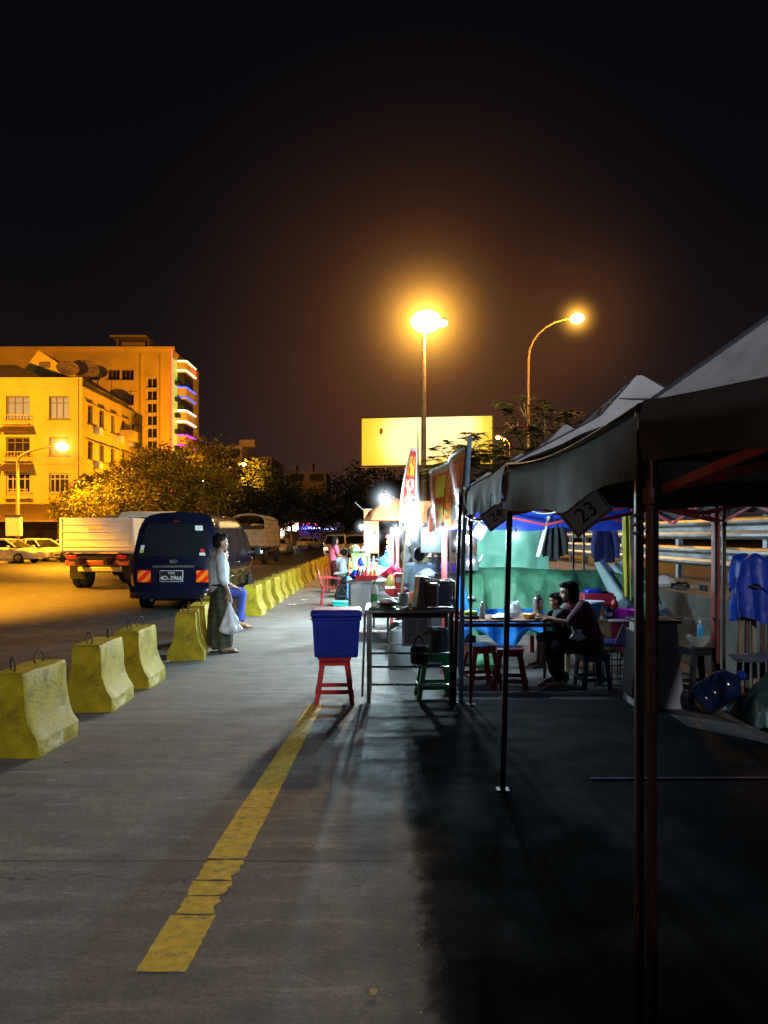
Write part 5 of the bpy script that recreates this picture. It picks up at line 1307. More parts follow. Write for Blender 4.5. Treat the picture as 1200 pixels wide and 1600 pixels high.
t = thing('feather_flag', 'narrow red and white feather flag on a thin pole left of the banner', 'flag', (gx(643, 11.8), 11.8, 0))
def ff(u, v):
    p0 = at(626 + 4 * (1 - v), 800, 11.8); pxl = (624 + 18 * v ** 2); pxr = 652 - 0 * v; px = pxl + (pxr - pxl) * u; py = 815 - 115 * v + 6 * u * (1 - v)
    q = at(px, py, 11.8); q.y += .08 * math.sin(u * 5 + v * 3); return q
uv_grid('cloth', ff, 10, 30, m_flag, t)
MB().tube([at(655, 880, 11.82) - V((0, 0, 1.2)), at(654, 800, 11.82), at(653, 690, 11.82), at(653, 672, 11.82)], [.018, .016, .011, .006], 6).build('pole', m_galv, t, world=True)
t = thing('umbrella', 'orange brown market umbrella behind the large glaring bulb', 'umbrella', at(615, 838, 15.5) - V((0, 0, 1.6)))
mb = MB(); mb.lathe([(.03, 2.38), (.25, 2.30), (.5, 2.1), (.62, 1.92), (.61, 1.91), (.48, 2.08), (.25, 2.27), (.03, 2.35)], n=8); mb.build('canopy', mat('orange_umbrella_cloth', (.5, .17, .05), .7, trans=.35), t)
mb = MB(); mb.tube([(0, 0, 0), (0, 0, 2.4)], .02, 6); mb.build('shaft', m_galv, t); mb = MB()
for k in range(8): mb.tube([(0, 0, 2.0), (.5 * math.cos(k * PI / 4), .5 * math.sin(k * PI / 4), 2.06)], .006, 4)
mb.build('ribs', m_galv, t)
m_osign = print_mat('orange_sign_print', (.62, .2, .05), [(.15, .85, .45, .9, (.5, .25, .08), 5), (.15, .85, .08, .42, (.75, .22, .08), 9)])
t = thing('hanging_sign', 'tall orange hanging sign among the far stalls', 'sign', at(580, 830, 20))
uv_grid('panel', lambda u, v: V(((u - .5) * .38, .02 * math.sin(u * 3), (v - .5) * 1.15)), 4, 8, m_osign, t, world=False)
mb = MB(); mb.tube([(-.2, 0, .58), (.2, 0, .58)], .012, 6); mb.tube([(.19, .02, .58), (.19, .02, -1.75)], .016, 6); mb.tube([(-.2, 0, .55), (-.42, 0, .75)], .012, 5); mb.build('frame', m_galv, t)

# ------------------------------------------------------------------ furniture generators
def stool(label, loc, rotz, m, h=.45, name='plastic_stool', s=.15, group=None):
    t = thing(name, label, 'stool', loc, rotz, group); b = .19 * h / .45
    mb = MB(); mb.box((0, 0, h - .012), (s * 2, s * 2, .024), b=.01); mb.box((0, 0, h - .035), (s * 1.85, s * 1.85, .03)); mb.build('seat', m, t)
    for sx in (-1, 1):
        for sy in (-1, 1):
            mb = MB(); T = V((sx * s * .86, sy * s * .86, h - .03)); B = V((sx * b, sy * b, 0)); w0, w1 = .05, .042
            for ax in (0, 1):
                d = V((1, 0, 0)) if ax == 0 else V((0, 1, 0)); sg = (-sx if ax == 0 else -sy); n = V((0, 1, 0)) * sy if ax == 0 else V((1, 0, 0)) * sx
                r0 = [T, T + d * sg * w0, T + d * sg * w0 - n * .006, T - n * .006]; r1 = [B, B + d * sg * w1, B + d * sg * w1 - n * .006, B - n * .006]
                mb.loft([r0, r1])
            mb.build('leg', m, t)
    k = .28; q = s * .86 + (b - s * .86) * (1 - k)
    mb = MB()
    for sg in (-1, 1):
        mb.box((0, sg * q, h * k), (q * 2 - .02, .012, .04), b=.004); mb.box((sg * q, 0, h * k), (.012, q * 2 - .02, .04), b=.004)
    mb.build('crossbar', m, t)
    mb = MB()
    for sg in (-1, 1):
        mb.box((0, sg * (s * .9), h - .055), (s * 1.7, .008, .05)); mb.box((sg * (s * .9), 0, h - .055), (.008, s * 1.7, .05))
    mb.build('apron', m, t)
    return t
def chair(label, loc, rotz, m, group=None):
    t = thing('plastic_chair', label, 'chair', loc, rotz, group)       # faces local +X
    MB().grid(lambda u, v: V((-.2 + u * .42, -.21 + v * .42, .43 - .02 * math.sin(PI * u) + .012 * (2 * v - 1) ** 2)), 8, 8).build('seat', m, t)
    mb = MB(); mb.box((.0, 0, .41), (.42, .42, .035), b=.015); mb.build('seat_rim', m, t)
    mb = MB(); n = 11
    for k in range(n):                                  # slatted round back
        a = -1 + 2 * k / (n - 1); y = a * .2; zt = .82 - .10 * abs(a) ** 3
        if k % 2 == 0 or k in (0, n - 1): mb.bar((-.2 + .02 * (1 - a * a) * -1, y, .44), (-.30 - .02 * (1 - a * a), y * 1.05, zt - .02), .026, .012)
    mb.tube([V((-.2 - .1 * z_ / .38 - .02, a * .21, .44 + z_)) for a, z_ in ((-1, 0), (-1.03, .2), (-.95, .31), (-.6, .37), (0, .39), (.6, .37), (.95, .31), (1.03, .2), (1, 0))], .018, 7)
    mb.build('backrest', m, t)
    for sy in (-1, 1):
        mb = MB(); mb.tube([(-.24, sy * .215, .64), (.0, sy * .245, .645), (.18, sy * .245, .63), (.22, sy * .24, .55), (.2, sy * .22, .42)], .018, 7); mb.build('armrest', m, t)
        for sx in (-1, 1):
            q = MB(); q.loft([[V((sx * .18 + a, sy * .19 + b_, .42)) for a, b_ in ((-.03, -.03), (.03, -.03), (.03, .03), (-.03, .03))], [V((sx * .23 + a, sy * .22 + b_, 0)) for a, b_ in ((-.016, -.016), (.016, -.016), (.016, .016), (-.016, .016))]]); q.build('leg', m, t)
    return t
def bottle(label, p, r, h, m, capm, name='bottle', band=None, squeeze=False):
    t = thing(name, label, 'bottle', p)
    b_ = MB().lathe([(.003, 0), (r * .95, 0), (r, .01), (r, h * .66), (r * .9, h * .74), (r * .42, h * .82), (r * .38, h * .88), (.003, h * .88)], n=16).build('body', m, t)
    mb = MB(); mb.lathe([(.003, h * .86), (r * .46, h * .86), (r * .46, h * .95), (r * (.15 if squeeze else .42), h), (.003, h)], n=14); mb.build('cap', capm, t)
    if band: MB().lathe([(r * 1.01, h * .2), (r * 1.015, h * .2), (r * 1.015, h * .5), (r * 1.01, h * .5)], n=16).build('label_band', band, b_)
    return t
def bag(label, p, w_, h, m, seed=0, name='plastic_bag', knot=True, d=None, cat='bag'):
    t = thing(name, label, cat, p); rnd = random.Random(seed); mb = MB(); d = d or w_ * .6
    def f(u, v):
        a = u * 2 * PI; prof = (math.sin(min(1, v * 1.25) * PI * .5) ** .35) * (1 - .0 * v) if v < .3 else (1 - ((v - .3) / .7) ** 1.5 * .86)
        n = 1 + .28 * noise.noise(V((math.cos(a) * 2.2 + seed, math.sin(a) * 2.2, v * 3.2))) + .13 * noise.noise(V((math.cos(a) * 6 + seed, math.sin(a) * 6, v * 7)))
        return V((math.cos(a) * w_ / 2 * prof * n, math.sin(a) * d / 2 * prof * n, h * v))
    mb.grid(f, 30, 18); mb.build('film', m, t, ang=50)
    if knot:
        mb = MB(); mb.grid(lambda u, v: V((.14 * w_ * math.cos(u * 6.3) * (1 + v), .1 * w_ * math.sin(u * 6.3) * (1 + v), h * (.97 + .16 * v) + .03 * h * math.sin(u * 19))), 14, 3); mb.build('knot', m, t, ang=50)
    return t

# ------------------------------------------------------------------ blue box on a red stool
stool('red plastic stool carrying the big blue cooler box at the pavement edge', (-.475, 7.42, .004), .04, m_redplastic, .45, s=.16)
t = thing('cooler_box', 'big blue plastic cooler box with pink lit lid on a red stool', 'cooler', (-.455, 7.40, .455), .03)
mb = MB(); mb.loft([[V((sx * w_, sy * d_, z)) for sx, sy in ((-1, -1), (1, -1), (1, 1), (-1, 1))] for w_, d_, z in ((.195, .15, 0), (.205, .16, .02), (.225, .175, .36))]); mb.build('tub', m_blueplastic, t)
MB().box((0, 0, .365), (.475, .375, .035), b=.012).build('rim', m_blueplastic, t)
MB().box((0, 0, .415), (.485, .385, .06), b=.014).build('lid', m_blueplastic, t)
MB().box((0, 0, .4485), (.45, .35, .008), b=.004).build('lid_top', mat('pink_lid', (.5, .22, .32), .5), t)
for s in (-1, 1): MB().box((s * .12, -.172, .05), (.05, .02, .03), b=.008).build('catch', m_blueplastic, t)
MB().box((0, -.168, .045), (.34, .012, .02), b=.005).build('ledge', m_blueplastic, t)

# ------------------------------------------------------------------ front steel table and what it holds
TX0, TX1, TY0, TY1 = -.165, .665, 7.33, 8.0
t = thing('steel_table', 'steel frame food table with chrome shelf rods at the front of the stalls', 'table', (.25, 7.66, .004))
mb = MB(); mb.box(((TX0 + TX1) / 2, (TY0 + TY1) / 2, .885), (TX1 - TX0 + .04, TY1 - TY0 + .04, .03), b=.006); mb.build('tabletop', m_steel, t, world=True)
for x in (TX0 + .02, TX1 - .02):
    for y in (TY0 + .02, TY1 - .02): MB().box((x, y, .435), (.04, .04, .87), b=.006).build('leg', m_steel if x < 0 else m_dsteel, t, world=True)
MB().bar((TX0 - .045, TY0 + .1, .05), (TX0 - .02, TY0 + .12, .86), .022).build('brace', m_steel, t, world=True)
for z in (.48, .35, .18):
    for y in ((TY0 + .02, TY1 - .02) if z == .48 else (TY0 + .02,)): MB().tube([(TX0 + .03, y, z), (TX1 - .03, y, z)], .011, 8).build('shelf_rod', m_chrome, t, world=True)
MB().box(((TX0 + TX1) / 2, TY0 + .4, .83), (TX1 - TX0 - .1, .5, .05)).build('drawer', m_black, t, world=True)
Tz = .902
m_gmat = mat('green_cutting_mat', (.03, .22, .06), .45, 0, .2, 8)
t = thing('cutting_mat', 'green cutting mat at the left end of the steel table', 'mat', (-.02, 7.52, Tz), .06); MB().box((0, 0, .008), (.27, .3, .012), b=.004).build('sheet', m_gmat, t)
t = thing('cutting_mat', 'second green cutting board lying farther back on the steel table', 'mat', (.24, 7.86, Tz), -.1); MB().box((0, 0, .01), (.26, .2, .016), b=.005).build('sheet', m_gmat, t)
t = thing('paper_sheet', 'tan wrapping paper sheet on the front of the steel table', 'paper', (.23, 7.46, Tz), .1); MB().grid(lambda u, v: V(((u - .5) * .19, (v - .5) * .2, .006 + .01 * abs(noise.noise(V((u * 4, v * 4, 1)))))), 6, 6).build('sheet', mat('tan_paper', (.55, .42, .25), .8), t)
bottle('white squeeze bottle with tall green cap on the left of the steel table', (-.095, 7.50, Tz + .014), .033, .25, m_white, mat('green_cap', (.02, .4, .08), .4), band=mat('green_label', (.03, .35, .08), .5))
bag('crumpled white plastic bags heaped behind the squeeze bottle on the steel table', (.0, 7.72, Tz), .26, .12, m_whitecloth, 4, knot=False)
t = thing('dish', 'maroon plastic dish with white rim on the green mat', 'dish', (.03, 7.47, Tz + .014)); MB().lathe([(.004, .0), (.05, 0), (.085, .03), (.095, .045), (.09, .045), (.08, .03), (.05, .008), (.004, .008)], n=24).build('bowl', mat('maroon_plastic', (.3, .02, .06), .3), t); MB().ell((0, 0, .05), (.075, .06, .03)).build('food', m_white, t)
t = thing('cup', 'orange red plastic cup beside the tilted metal panel', 'cup', (.285, 7.80, Tz)); MB().lathe([(.004, 0), (.036, 0), (.046, .13), (.043, .13), (.034, .006), (.004, .006)], n=20).build('cup_wall', mat('orange_plastic', (.8, .12, .02), .35), t)
t = thing('food_container', 'white foam container with knife handles on the steel table', 'container', (.14, 7.9, Tz), .4); MB().loft([[V((sx * w_, sy * d_, z)) for sx, sy in ((-1, -1), (1, -1), (1, 1), (-1, 1))] for w_, d_, z in ((.07, .05, 0), (.09, .065, .07), (.086, .061, .07), (.066, .046, .01))]).build('tray', m_white, t); MB().bar((.0, 0, .03), (.12, .02, .15), .014).build('handle', m_black, t)
t = thing('metal_panel', 'tilted brushed metal panel standing on the right of the steel table', 'panel', (.365, 7.55, Tz), .2)
MB().box((0, 0, .155), (.11, .22, .30), Matrix.Rotation(R(7), 3, 'Y'), b=.01).build('plate', mat('warm_brushed_metal', (.42, .37, .3), .4, .6, .15, 6), t)
t = thing('display_case', 'black framed display case on the right end of the steel table', 'display case', (.535, 7.52, Tz))
mb = MB(); w_, d_, h = .135, .16, .27
for sx in (-1, 1):
    for sy in (-1, 1): mb.box((sx * w_, sy * d_, h / 2), (.014, .014, h))
    mb.box((sx * w_, 0, h - .007), (.014, d_ * 2, .014)); mb.box((sx * w_, 0, .007), (.014, d_ * 2, .014))
for sy in (-1, 1):
    mb.box((0, sy * d_, h - .007), (w_ * 2, .0142, .0142)); mb.box((0, sy * d_, .007), (w_ * 2, .0142, .0142))
mb.build('frame', m_black, t); MB().box((0, d_ - .02, h / 2), (w_ * 2 - .02, .006, h - .03)).build('back_plate', mat('dim_violet_steel', (.12, .10, .14), .35, .6), t)
t = thing('canister', 'brown metal canister standing inside the black display case', 'canister', (.475, 7.47, Tz + .016)); MB().lathe([(.004, 0), (.055, 0), (.058, .01), (.058, .21), (.05, .228), (.004, .23)], n=24).build('can', mat('brown_tin', (.30, .20, .17), .4, .5, .15, 6), t); MB().lathe([(.06, .2), (.062, .2), (.062, .21), (.06, .21)], n=24).build('rim', m_steel, t)
# below the table
t = thing('crate', 'pale grey slotted plastic crate standing on its side under the steel table', 'crate', (.33, 7.78, .485), .05)
mb = MB(); W, Hh_ = .30, .34
mb.box((0, .02, Hh_ / 2), (W, .012, Hh_), b=.005); mb.box((-W / 2 + .02, 0, Hh_ / 2), (.04, .05, Hh_), b=.015); mb.box((W / 2 - .02, 0, Hh_ / 2), (.04, .05, Hh_), b=.015); mb.box((0, 0, .02), (W, .05, .04), b=.015); mb.box((0, 0, Hh_ - .02), (W, .05, .04), b=.015)
mb.build('panel', mat('pale_grey_plastic', (.82, .74, .82), .5, 0, .08, 10), t)
mb = MB()
for cx_ in (-.075, .035):
    for r in range(7):
        for c in range(4): mb.box((cx_ + c * .02, .0125, .25 - r * .024 - (.0)), (.013, .006, .010))
mb.build('slots', m_black, t)
t = thing('handbag', 'small black handbag with hooped handles on the shelf rods under the table', 'bag', (.34, 7.42, .365)); MB().box((0, 0, .085), (.17, .1, .17), b=.02).build('pouch', mat('black_leather', (.02, .016, .018), .45, bump=.2), t)
for y in (-.03, .03): MB().tube([(.05 * math.cos(a * PI / 8), y, .165 + .1 * math.sin(a * PI / 8)) for a in range(9)], .006, 6).build('handle', m_black, t)
stool('green plastic stool under the right half of the steel table', (.50, 7.62, .004), .05, mat('green_plastic', (.015, .27, .07), .35, 0, .12, 6), .45, s=.14)
t = thing('pot', 'dark metal pot standing on the green stool', 'pot', (.53, 7.62, .458)); MB().lathe([(.004, 0), (.095, 0), (.1, .01), (.1, .22), (.106, .224), (.106, .23), (.096, .23), (.094, .012), (.004, .012)], n=28).build('vessel', m_dsteel, t)
for s in (-1, 1): MB().tube([(s * .1, -.03, .18), (s * .135, -.02, .185), (s * .135, .02, .185), (s * .1, .03, .18)], .006, 6).build('handle', m_dsteel, t)

# ------------------------------------------------------------------ second cart with bottles
t = thing('food_cart', 'reflective steel sided food cart behind the cutting mats', 'food cart', (0, 12.6, .004))
m_sheet = mat('bright_crumpled_steel', (.66, .66, .62), .25, .65, .15, 3, .35, 6)
mb = MB(); mb.box((-.02, 0, .87), (1.16, .9, .04), b=.01); mb.build('counter', m_steel, t)
mb = MB(); mb.box((-.02, -.42, .60), (1.06, .02, .50)); mb.box((-.54, 0, .60), (.02, .84, .50)); mb.box((.50, 0, .60), (.02, .84, .50)); mb.build('side_sheet', m_sheet, t)
for x in (-.55, .51):
    for y in (-.41, .41): MB().box((x, y, .43), (.04, .04, .85)).build('leg', m_steel, t)
MB().box((-.02, 0, .34), (1.04, .8, .02)).build('shelf', m_steel, t)
Cz = .895
t = thing('tray', 'red plastic tray of sauce bottles on the far steel cart', 'tray', (-.28, 12.32, Cz)); MB().loft([[V((sx * w_, sy * d_, z)) for sx, sy in ((-1, -1), (1, -1), (1, 1), (-1, 1))] for w_, d_, z in ((.16, .10, 0), (.19, .13, .08), (.185, .125, .08), (.155, .095, .01))]).build('tub', m_redplastic, t)
for k, (dx, lab, c, cc) in enumerate(((-.13, 'dark sauce bottle at the left of the red tray', (.06, .03, .05), (.5, .02, .02)), (-.06, 'red sauce bottle with pointed cap in the red tray', (.6, .05, .06), (.7, .05, .05)), (.0, 'pink sauce bottle in the middle of the red tray', (.65, .2, .2), (.7, .1, .1)), (.07, 'orange sauce bottle in the red tray', (.85, .22, .03), (.8, .1, .03)), (.135, 'second orange sauce bottle, rightmost in the red tray', (.8, .28, .06), (.7, .6, .5)))):
    bottle(lab, (-.28 + dx, 12.33 + .03 * (k % 2), Cz + .012), .03, .2 - .02 * (k % 2), mat('sauce_%d' % k, c, .3), mat('saucecap_%d' % k, cc, .4), squeeze=True)
t = thing('picture_board', 'green framed picture board with blue shape standing on the far steel cart', 'board', (-.385, 12.75, Cz), .1)
m_gf = mat('lime_green_frame', (.22, .62, .10), .45, trans=.1)
mb = MB(); W, Hh_ = .30, .42
for s in (-1, 1): mb.box((s * (W / 2 - .02), 0, Hh_ / 2), (.04, .03, Hh_), b=.006)
for z in (.03, .13, Hh_ - .025): mb.box((0, 0, z), (W - .08, .028, .05), b=.006)
mb.build('frame', m_gf, t); MB().box((0, .005, .26), (W - .08, .012, .22)).build('picture', mat('pale_print', (.6, .55, .4), .6, 0, .5, 9), t)
mb = MB(); mb.ell((.0, -.006, .27), (.045, .01, .06)); mb.ell((.0, -.006, .325), (.03, .01, .03)); mb.box((.02, -.006, .24), (.1, .012, .03)); mb.build('blue_figure', m_blueplastic, t)
for k, (dx, sx) in enumerate(((-.5, 1), (-.33, 2))):
    bag(['pale green plastic bag stuffed on top left of the green picture board', 'white plastic bag stuffed on top right of the green picture board'][k], (dx + .02, 12.78, Cz + .41), .2, .16, mat('pale_green_film', (.5, .62, .35), .4, trans=.3) if k == 0 else m_whitecloth, 7 + k, knot=False)
bag('white plastic bags heaped behind the red tray on the far cart', (-.1, 12.75, Cz), .42, .22, m_whitecloth, 12, knot=False)
bag('blue plastic bag left of the red tray on the far cart', (-.47, 12.5, Cz), .2, .16, m_blueplastic, 13, knot=False)
m_jug = mat('clear_blue_plastic', (.10, .36, .72), .12, 0, .08, 6, trans=.35)
def jug(label, p, rot=None, m=None, k=1.):
    t = thing('water_jug', label, 'water jug', p); M = rot or Matrix.Identity(3)
    MB().lathe([(.004, 0), (.12 * k, 0), (.132 * k, .015), (.132 * k, .08), (.125 * k, .09), (.132 * k, .10), (.132 * k, .17), (.125 * k, .18), (.132 * k, .19), (.132 * k, .28), (.11 * k, .34), (.04 * k, .385), (.033 * k, .39), (.033 * k, .42), (.004, .42)], n=28, rot=M).build('body', m or m_jug, t)
    MB().lathe([(.004, .415), (.038 * k, .415), (.038 * k, .46), (.004, .462)], n=18, rot=M).build('cap', m_blueplastic, t)
    return t
t = thing('side_table', 'small steel side table under the clear blue water jug', 'table', (.04, 13.7, .004)); MB().box((0, 0, .86), (.5, .5, .03), b=.008).build('tabletop', m_steel, t)
for sx in (-1, 1):
    for sy in (-1, 1): MB().box((sx * .22, sy * .22, .43), (.03, .03, .85)).build('leg', m_dsteel, t)
jug('clear blue upright water jug with blue cap behind the red tray', (.04, 13.7, .882))
bag('big red plastic bag lying on the right of the far steel cart', (.16, 12.3, Cz), .44, .24, mat('dark_red_film', (.5, .02, .07), .25, 0, .25, 5, trans=.15), 21, knot=False)
m_dpot = mat('sooty_pot', (.035, .034, .033), .5, .5, .2)
for k, (px, Y, r, h, lab) in enumerate(((700, 9.6, .17, .26, 'big dark cooking pot right of the red and pale blue post'), (676, 10.2, .12, .2, 'smaller dark cooking pot behind the tilted metal panel'))):
    t = thing('pot', lab, 'pot', (gx(px, Y), Y, .86)); MB().lathe([(.004, 0), (r * .9, 0), (r, .03), (r, h), (r * 1.05, h + .005), (r * 1.05, h + .012), (r * .95, h + .01), (r * .93, .03), (.004, .03)], n=28).build('vessel', m_dpot, t)
    MB().tube([(-r, 0, h * .8), (-r * 1.25, 0, h * .82), (-r * 1.25, .05, h * .82), (-r, .05, h * .8)], .008, 6).build('handle', m_dpot, t)
t = thing('cooking_counter', 'long cluttered cooking counter behind the display case', 'counter', (.75, 9.9, .004)); MB().box((0, 0, .84), (.75, 1.1, .04), b=.01).build('countertop', m_steel, t); MB().box((0, 0, .42), (.68, 1.0, .78)).build('cabinet', m_dsteel, t)
bag('white bundle of bags hanging on the thin flag pole', at(652, 885, 11.7) , .22, .9, m_whitecloth, 31, knot=False)
bag('white plastic bag hanging low left of the thin flag pole', at(634, 880, 11.4), .16, .26, m_whitecloth, 32)
bag('white bags piled on the counter right of the seated stall cook', at(668, 905, 9.8), .3, .14, m_whitecloth, 33, knot=False)
bag('white plastic bags hanging between the red posts and the flag pole', at(647, 822, 12.2), .2, .5, m_whitecloth, 34)
t = thing('kettle', 'large aluminium kettle on the green tarp mound right of the dark pole', 'kettle', (gx(733, 9.75), 9.75, 1.17))
m_alu = mat('aluminium', (.6, .61, .63), .3, .85, .1, 8)
MB().lathe([(.004, 0), (.115, 0), (.125, .02), (.12, .12), (.095, .18), (.06, .2), (.055, .215), (.02, .225), (.015, .25), (.022, .265), (.004, .27)], n=26).build('body', m_alu, t)
MB().tube([(.1, 0, .08), (.15, 0, .14), (.175, 0, .2)], [.025, .018, .012], 8).build('spout', m_alu, t); MB().tube([(-.09, 0, .17), (-.05, 0, .28), (.05, 0, .28), (.09, 0, .17)], .008, 6).build('handle', m_black, t)

# red chairs, folding table, teal stool
chair('pink red plastic armchair nearest the camera at the left of the far stalls', (-1.22, 17.75, .004), R(8), m_pinkplastic)
chair('red plastic chair with round slatted back toward the camera, behind the pink red armchair', (-1.42, 22.0, .004), R(80), m_redplastic)
t = thing('folding_table', 'grey folding table between the red chairs and the far food cart', 'table', (-.80, 18.2, .004)); MB().box((0, 0, .72), (.75, .9, .03), b=.008).build('tabletop', m_galv, t)
for s in (-1, 1):
    mb = MB(); mb.bar((-.3, s * .35, 0), (.3, s * .35, .7), .025); mb.bar((.3, s * .36, 0), (-.3, s * .36, .7), .025); mb.build('leg', m_dsteel, t)
stool('teal plastic stool just left of the far steel cart', (-.76, 13.6, .004), 0, mat('teal_plastic', (.03, .45, .42), .35), .45)

# ------------------------------------------------------------------ stall of the mother and child: table, stools, tarps
t = thing('low_table', 'low brown topped table with dishes where the mother and child sit', 'table', (1.30, 8.35, .004))
MB().box((0, 0, .705), (1.16, .62, .025), b=.006).build('tabletop', mat('brown_laminate', (.24, .10, .08), .3, 0, .2, 6), t)
for sx in (-1, 1):
    for sy in (-1, 1): MB().box((sx * .5, sy * .26, .345), (.03, .03, .69)).build('leg', m_dsteel, t)
mb = MB(); 
for sy in (-1, 1): mb.box((0, sy * .26, .66), (1.0, .025, .04))
mb.build('apron', m_dsteel, t)
stool('lit red plastic stool under the left of the low table', (1.02, 8.15, .004), .25, m_redplastic, .45, s=.14)
stool('dark red plastic stool right of the lit one, behind the middle dark pole', (1.30, 7.95, .004), -.1, mat('dark_red_plastic', (.28, .02, .02), .4), .45, s=.14)
zt = .722
t = thing('condiment_tray', 'black tray of red and lime green condiments at the left end of the low table', 'tray', (.88, 8.2, zt)); MB().box((0, 0, .02), (.26, .14, .035), b=.008).build('tray_base', m_black, t)
MB().ell((-.07, -.01, .06), (.035, .03, .035)).build('red_pot', mat('bright_red', (.8, .03, .02), .35), t); MB().box((.05, .01, .055), (.14, .09, .06), b=.015).build('lime_packet', mat('lime_green', (.45, .65, .03), .4), t)
bottle('clear squeeze bottle with brown sauce at the bottom on the low table', (1.05, 8.22, zt), .03, .18, mat('clear_bottle', (.5, .48, .42), .2, trans=.4), m_white, band=None, squeeze=True)
t = thing('plate', 'plate of white noodles on the low table', 'plate', (1.25, 8.2, zt)); MB().lathe([(.004, 0), (.08, 0), (.13, .02), (.125, .024), (.08, .008), (.004, .008)], n=28).build('dish', m_black, t); MB().lathe([(.004, .06), (.05, .05), (.09, .03), (.1, .015), (.004, .012)], n=20, wob=lambda a, z: 1 + .15 * math.sin(a * 25)).build('food', m_white, t)
t = thing('plate', 'yellow bowl on the low table left of the metal flask', 'plate', (1.56, 8.2, zt)); MB().lathe([(.004, 0), (.06, 0), (.085, .035), (.09, .05), (.08, .055), (.004, .055)], n=24).build('dish', mat('yellow_plastic', (.7, .45, .05), .4), t)
bag('white plastic bag on the low table behind the middle dark pole', (1.42, 8.4, zt), .2, .15, m_whitecloth, 41)
t = thing('flask', 'tall steel flask with a red cup behind it on the low table before the child', 'flask', (1.66, 8.28, zt)); MB().lathe([(.004, 0), (.05, 0), (.052, .01), (.052, .20), (.045, .215), (.03, .22), (.03, .25), (.004, .252)], n=22).build('body', mat('reddish_steel', (.45, .36, .36), .3, .8), t); MB().tube([(-.02, 0, .24), (-.02, 0, .28), (.02, 0, .28), (.02, 0, .24)], .005, 5).build('handle', m_black, t)
# big green tarp over goods: a draped mound
m_gt = mat('dull_green_tarp', (.032, .125, .062), .6, 0, .3, 3.2, .8, 7, dirt=(.022, .075, .045), dirt_amt=.85)
def mound(u, v):
    x = .98 + u * 2.42; k = v                     # v 0 at floor front, 1 at the ridge, beyond folds down the back
    ridge = 1.20 - .10 * math.sin(u * PI) * (1 - .3 * u) + .05 * math.sin(u * 5) + .05 * u
    if v < .72: t_ = v / .72; z = .42 + (ridge - .42) * math.sin(t_ * PI / 2) ** .9; y = 9.3 + .75 * t_ ** 1.25
    else: t_ = (v - .72) / .28; z = ridge - .7 * t_ * t_; y = 10.05 + .45 * t_
    n = noise.noise(V((x * 2.0, v * 2.5, 4))) * .03 + noise.noise(V((x * 5, v * 9, 9))) * .016 + noise.noise(V((x * 13, v * 20, 2))) * .006
    fold = .12 * abs(math.sin(x * 4.2 + v * 2.9)) ** 4 * (1 - v * .7) + .05 * abs(math.sin(x * 9.1 - v * 4.3 + 1)) ** 6 * (1 - v * .6)
    fl = .14 * max(0, 1 - abs(x - 1.28) / .05) * (1 - v) * (v > .1)
    return V((x, y - n * 1.3 - fold + fl, z + n * .6))
t = thing('tarpaulin', 'large dull green tarp draped over goods behind the low table', 'tarp', (2.1, 9.8, .004)); MB().grid(mound, 90, 50).build('sheet', m_gt, t, world=True, ang=70)
t = thing('goods_table', 'table of goods hidden under the green tarp', 'table', (2.15, 9.95, .004)); MB().box((0, .05, .55), (2.2, .5, .3)).build('board', m_wood, t)
for sx in (-1, 1):
    for sy in (-1, 1): MB().box((sx * 1.0, sy * .18 + .05, .2), (.05, .05, .4)).build('leg', m_wood, t)
m_bt = mat('bright_blue_tarp', (.02, .20, .62), .5, 0, .2, 3, .4, 12)
t = thing('tarpaulin', 'bright blue tarp hanging between the dark pole and the green tarp', 'tarp', (.98, 9.2, 0)); MB().grid(lambda u, v: V((.88 + u * .16 * (1 - .3 * v), 9.18 + .05 * math.sin(u * 5 + v * 2), .62 + v * .52 - .22 * u ** 2 * v)), 12, 16).build('sheet', m_bt, t, world=True, ang=60)
t = thing('tarpaulin', 'blue tarp hanging under the low table', 'tarp', (1.3, 9.2, 0)); MB().grid(lambda u, v: V((.95 + u * .95, 9.1 + .09 * math.sin(u * 17 + v) * (1 - v * .5) + .05 * noise.noise(V((u * 5, v * 3, 0))), .38 + .1 * math.sin(u * 9) + v * (.36 - .1 * math.sin(u * 9)))), 50, 12).build('sheet', m_bt, t, world=True, ang=60)
t = thing('plastic_sheet', 'translucent pale green sheet hanging upright behind the green tarp', 'sheet', (1.7, 10.6, 0))
MB().grid(lambda u, v: V((1.27 + u * .98, 10.45 + .05 * math.sin(u * 8) + .03 * noise.noise(V((u * 6, v * 5, 1))), 1.0 + v * .76 - .04 * math.sin(PI * u) * v)), 40, 20).build('film', mat('pale_green_sheet', (.30, .74, .54), .45, 0, .15, 3, .3, 10, trans=.3), t, world=True, ang=60)
MB().tube([(1.24, 10.44, 1.77), (1.8, 10.44, 1.74), (2.28, 10.44, 1.78)], .008, 5).build('cord', m_black, t, world=True)
t = thing('plastic_sheet', 'cloudy white plastic sheet draped over the right end of the green tarp', 'sheet', (3.0, 9.4, 0))
MB().grid(lambda u, v: V((2.85 - .14 * v + u * (.70 - .30 * v), 9.28 + .62 * v ** 1.3 + .05 * math.sin(u * 14 + v * 3), .60 + v * .66 + .02 * math.sin(u * 9))), 30, 20).build('film', mat('cloudy_film', (.34, .46, .46), .35, 0, .15, 4, .4, 14, trans=.3), t, world=True, ang=60)
t = thing('jacket', 'black jacket hanging beside a white cloth right of the pale green sheet', 'clothing', at(864, 842, 9.9))
MB().grid(lambda u, v: V(((u - .5) * .27 * (1 - .35 * v ** 2), -.08 * math.sin(u * PI) + .03 * math.sin(u * 16), -.24 + v * .5 + .02 * math.sin(u * 9))), 24, 20).build('body', mat('black_cloth', (.012, .012, .014), .85, bump=.2), t, ang=60)
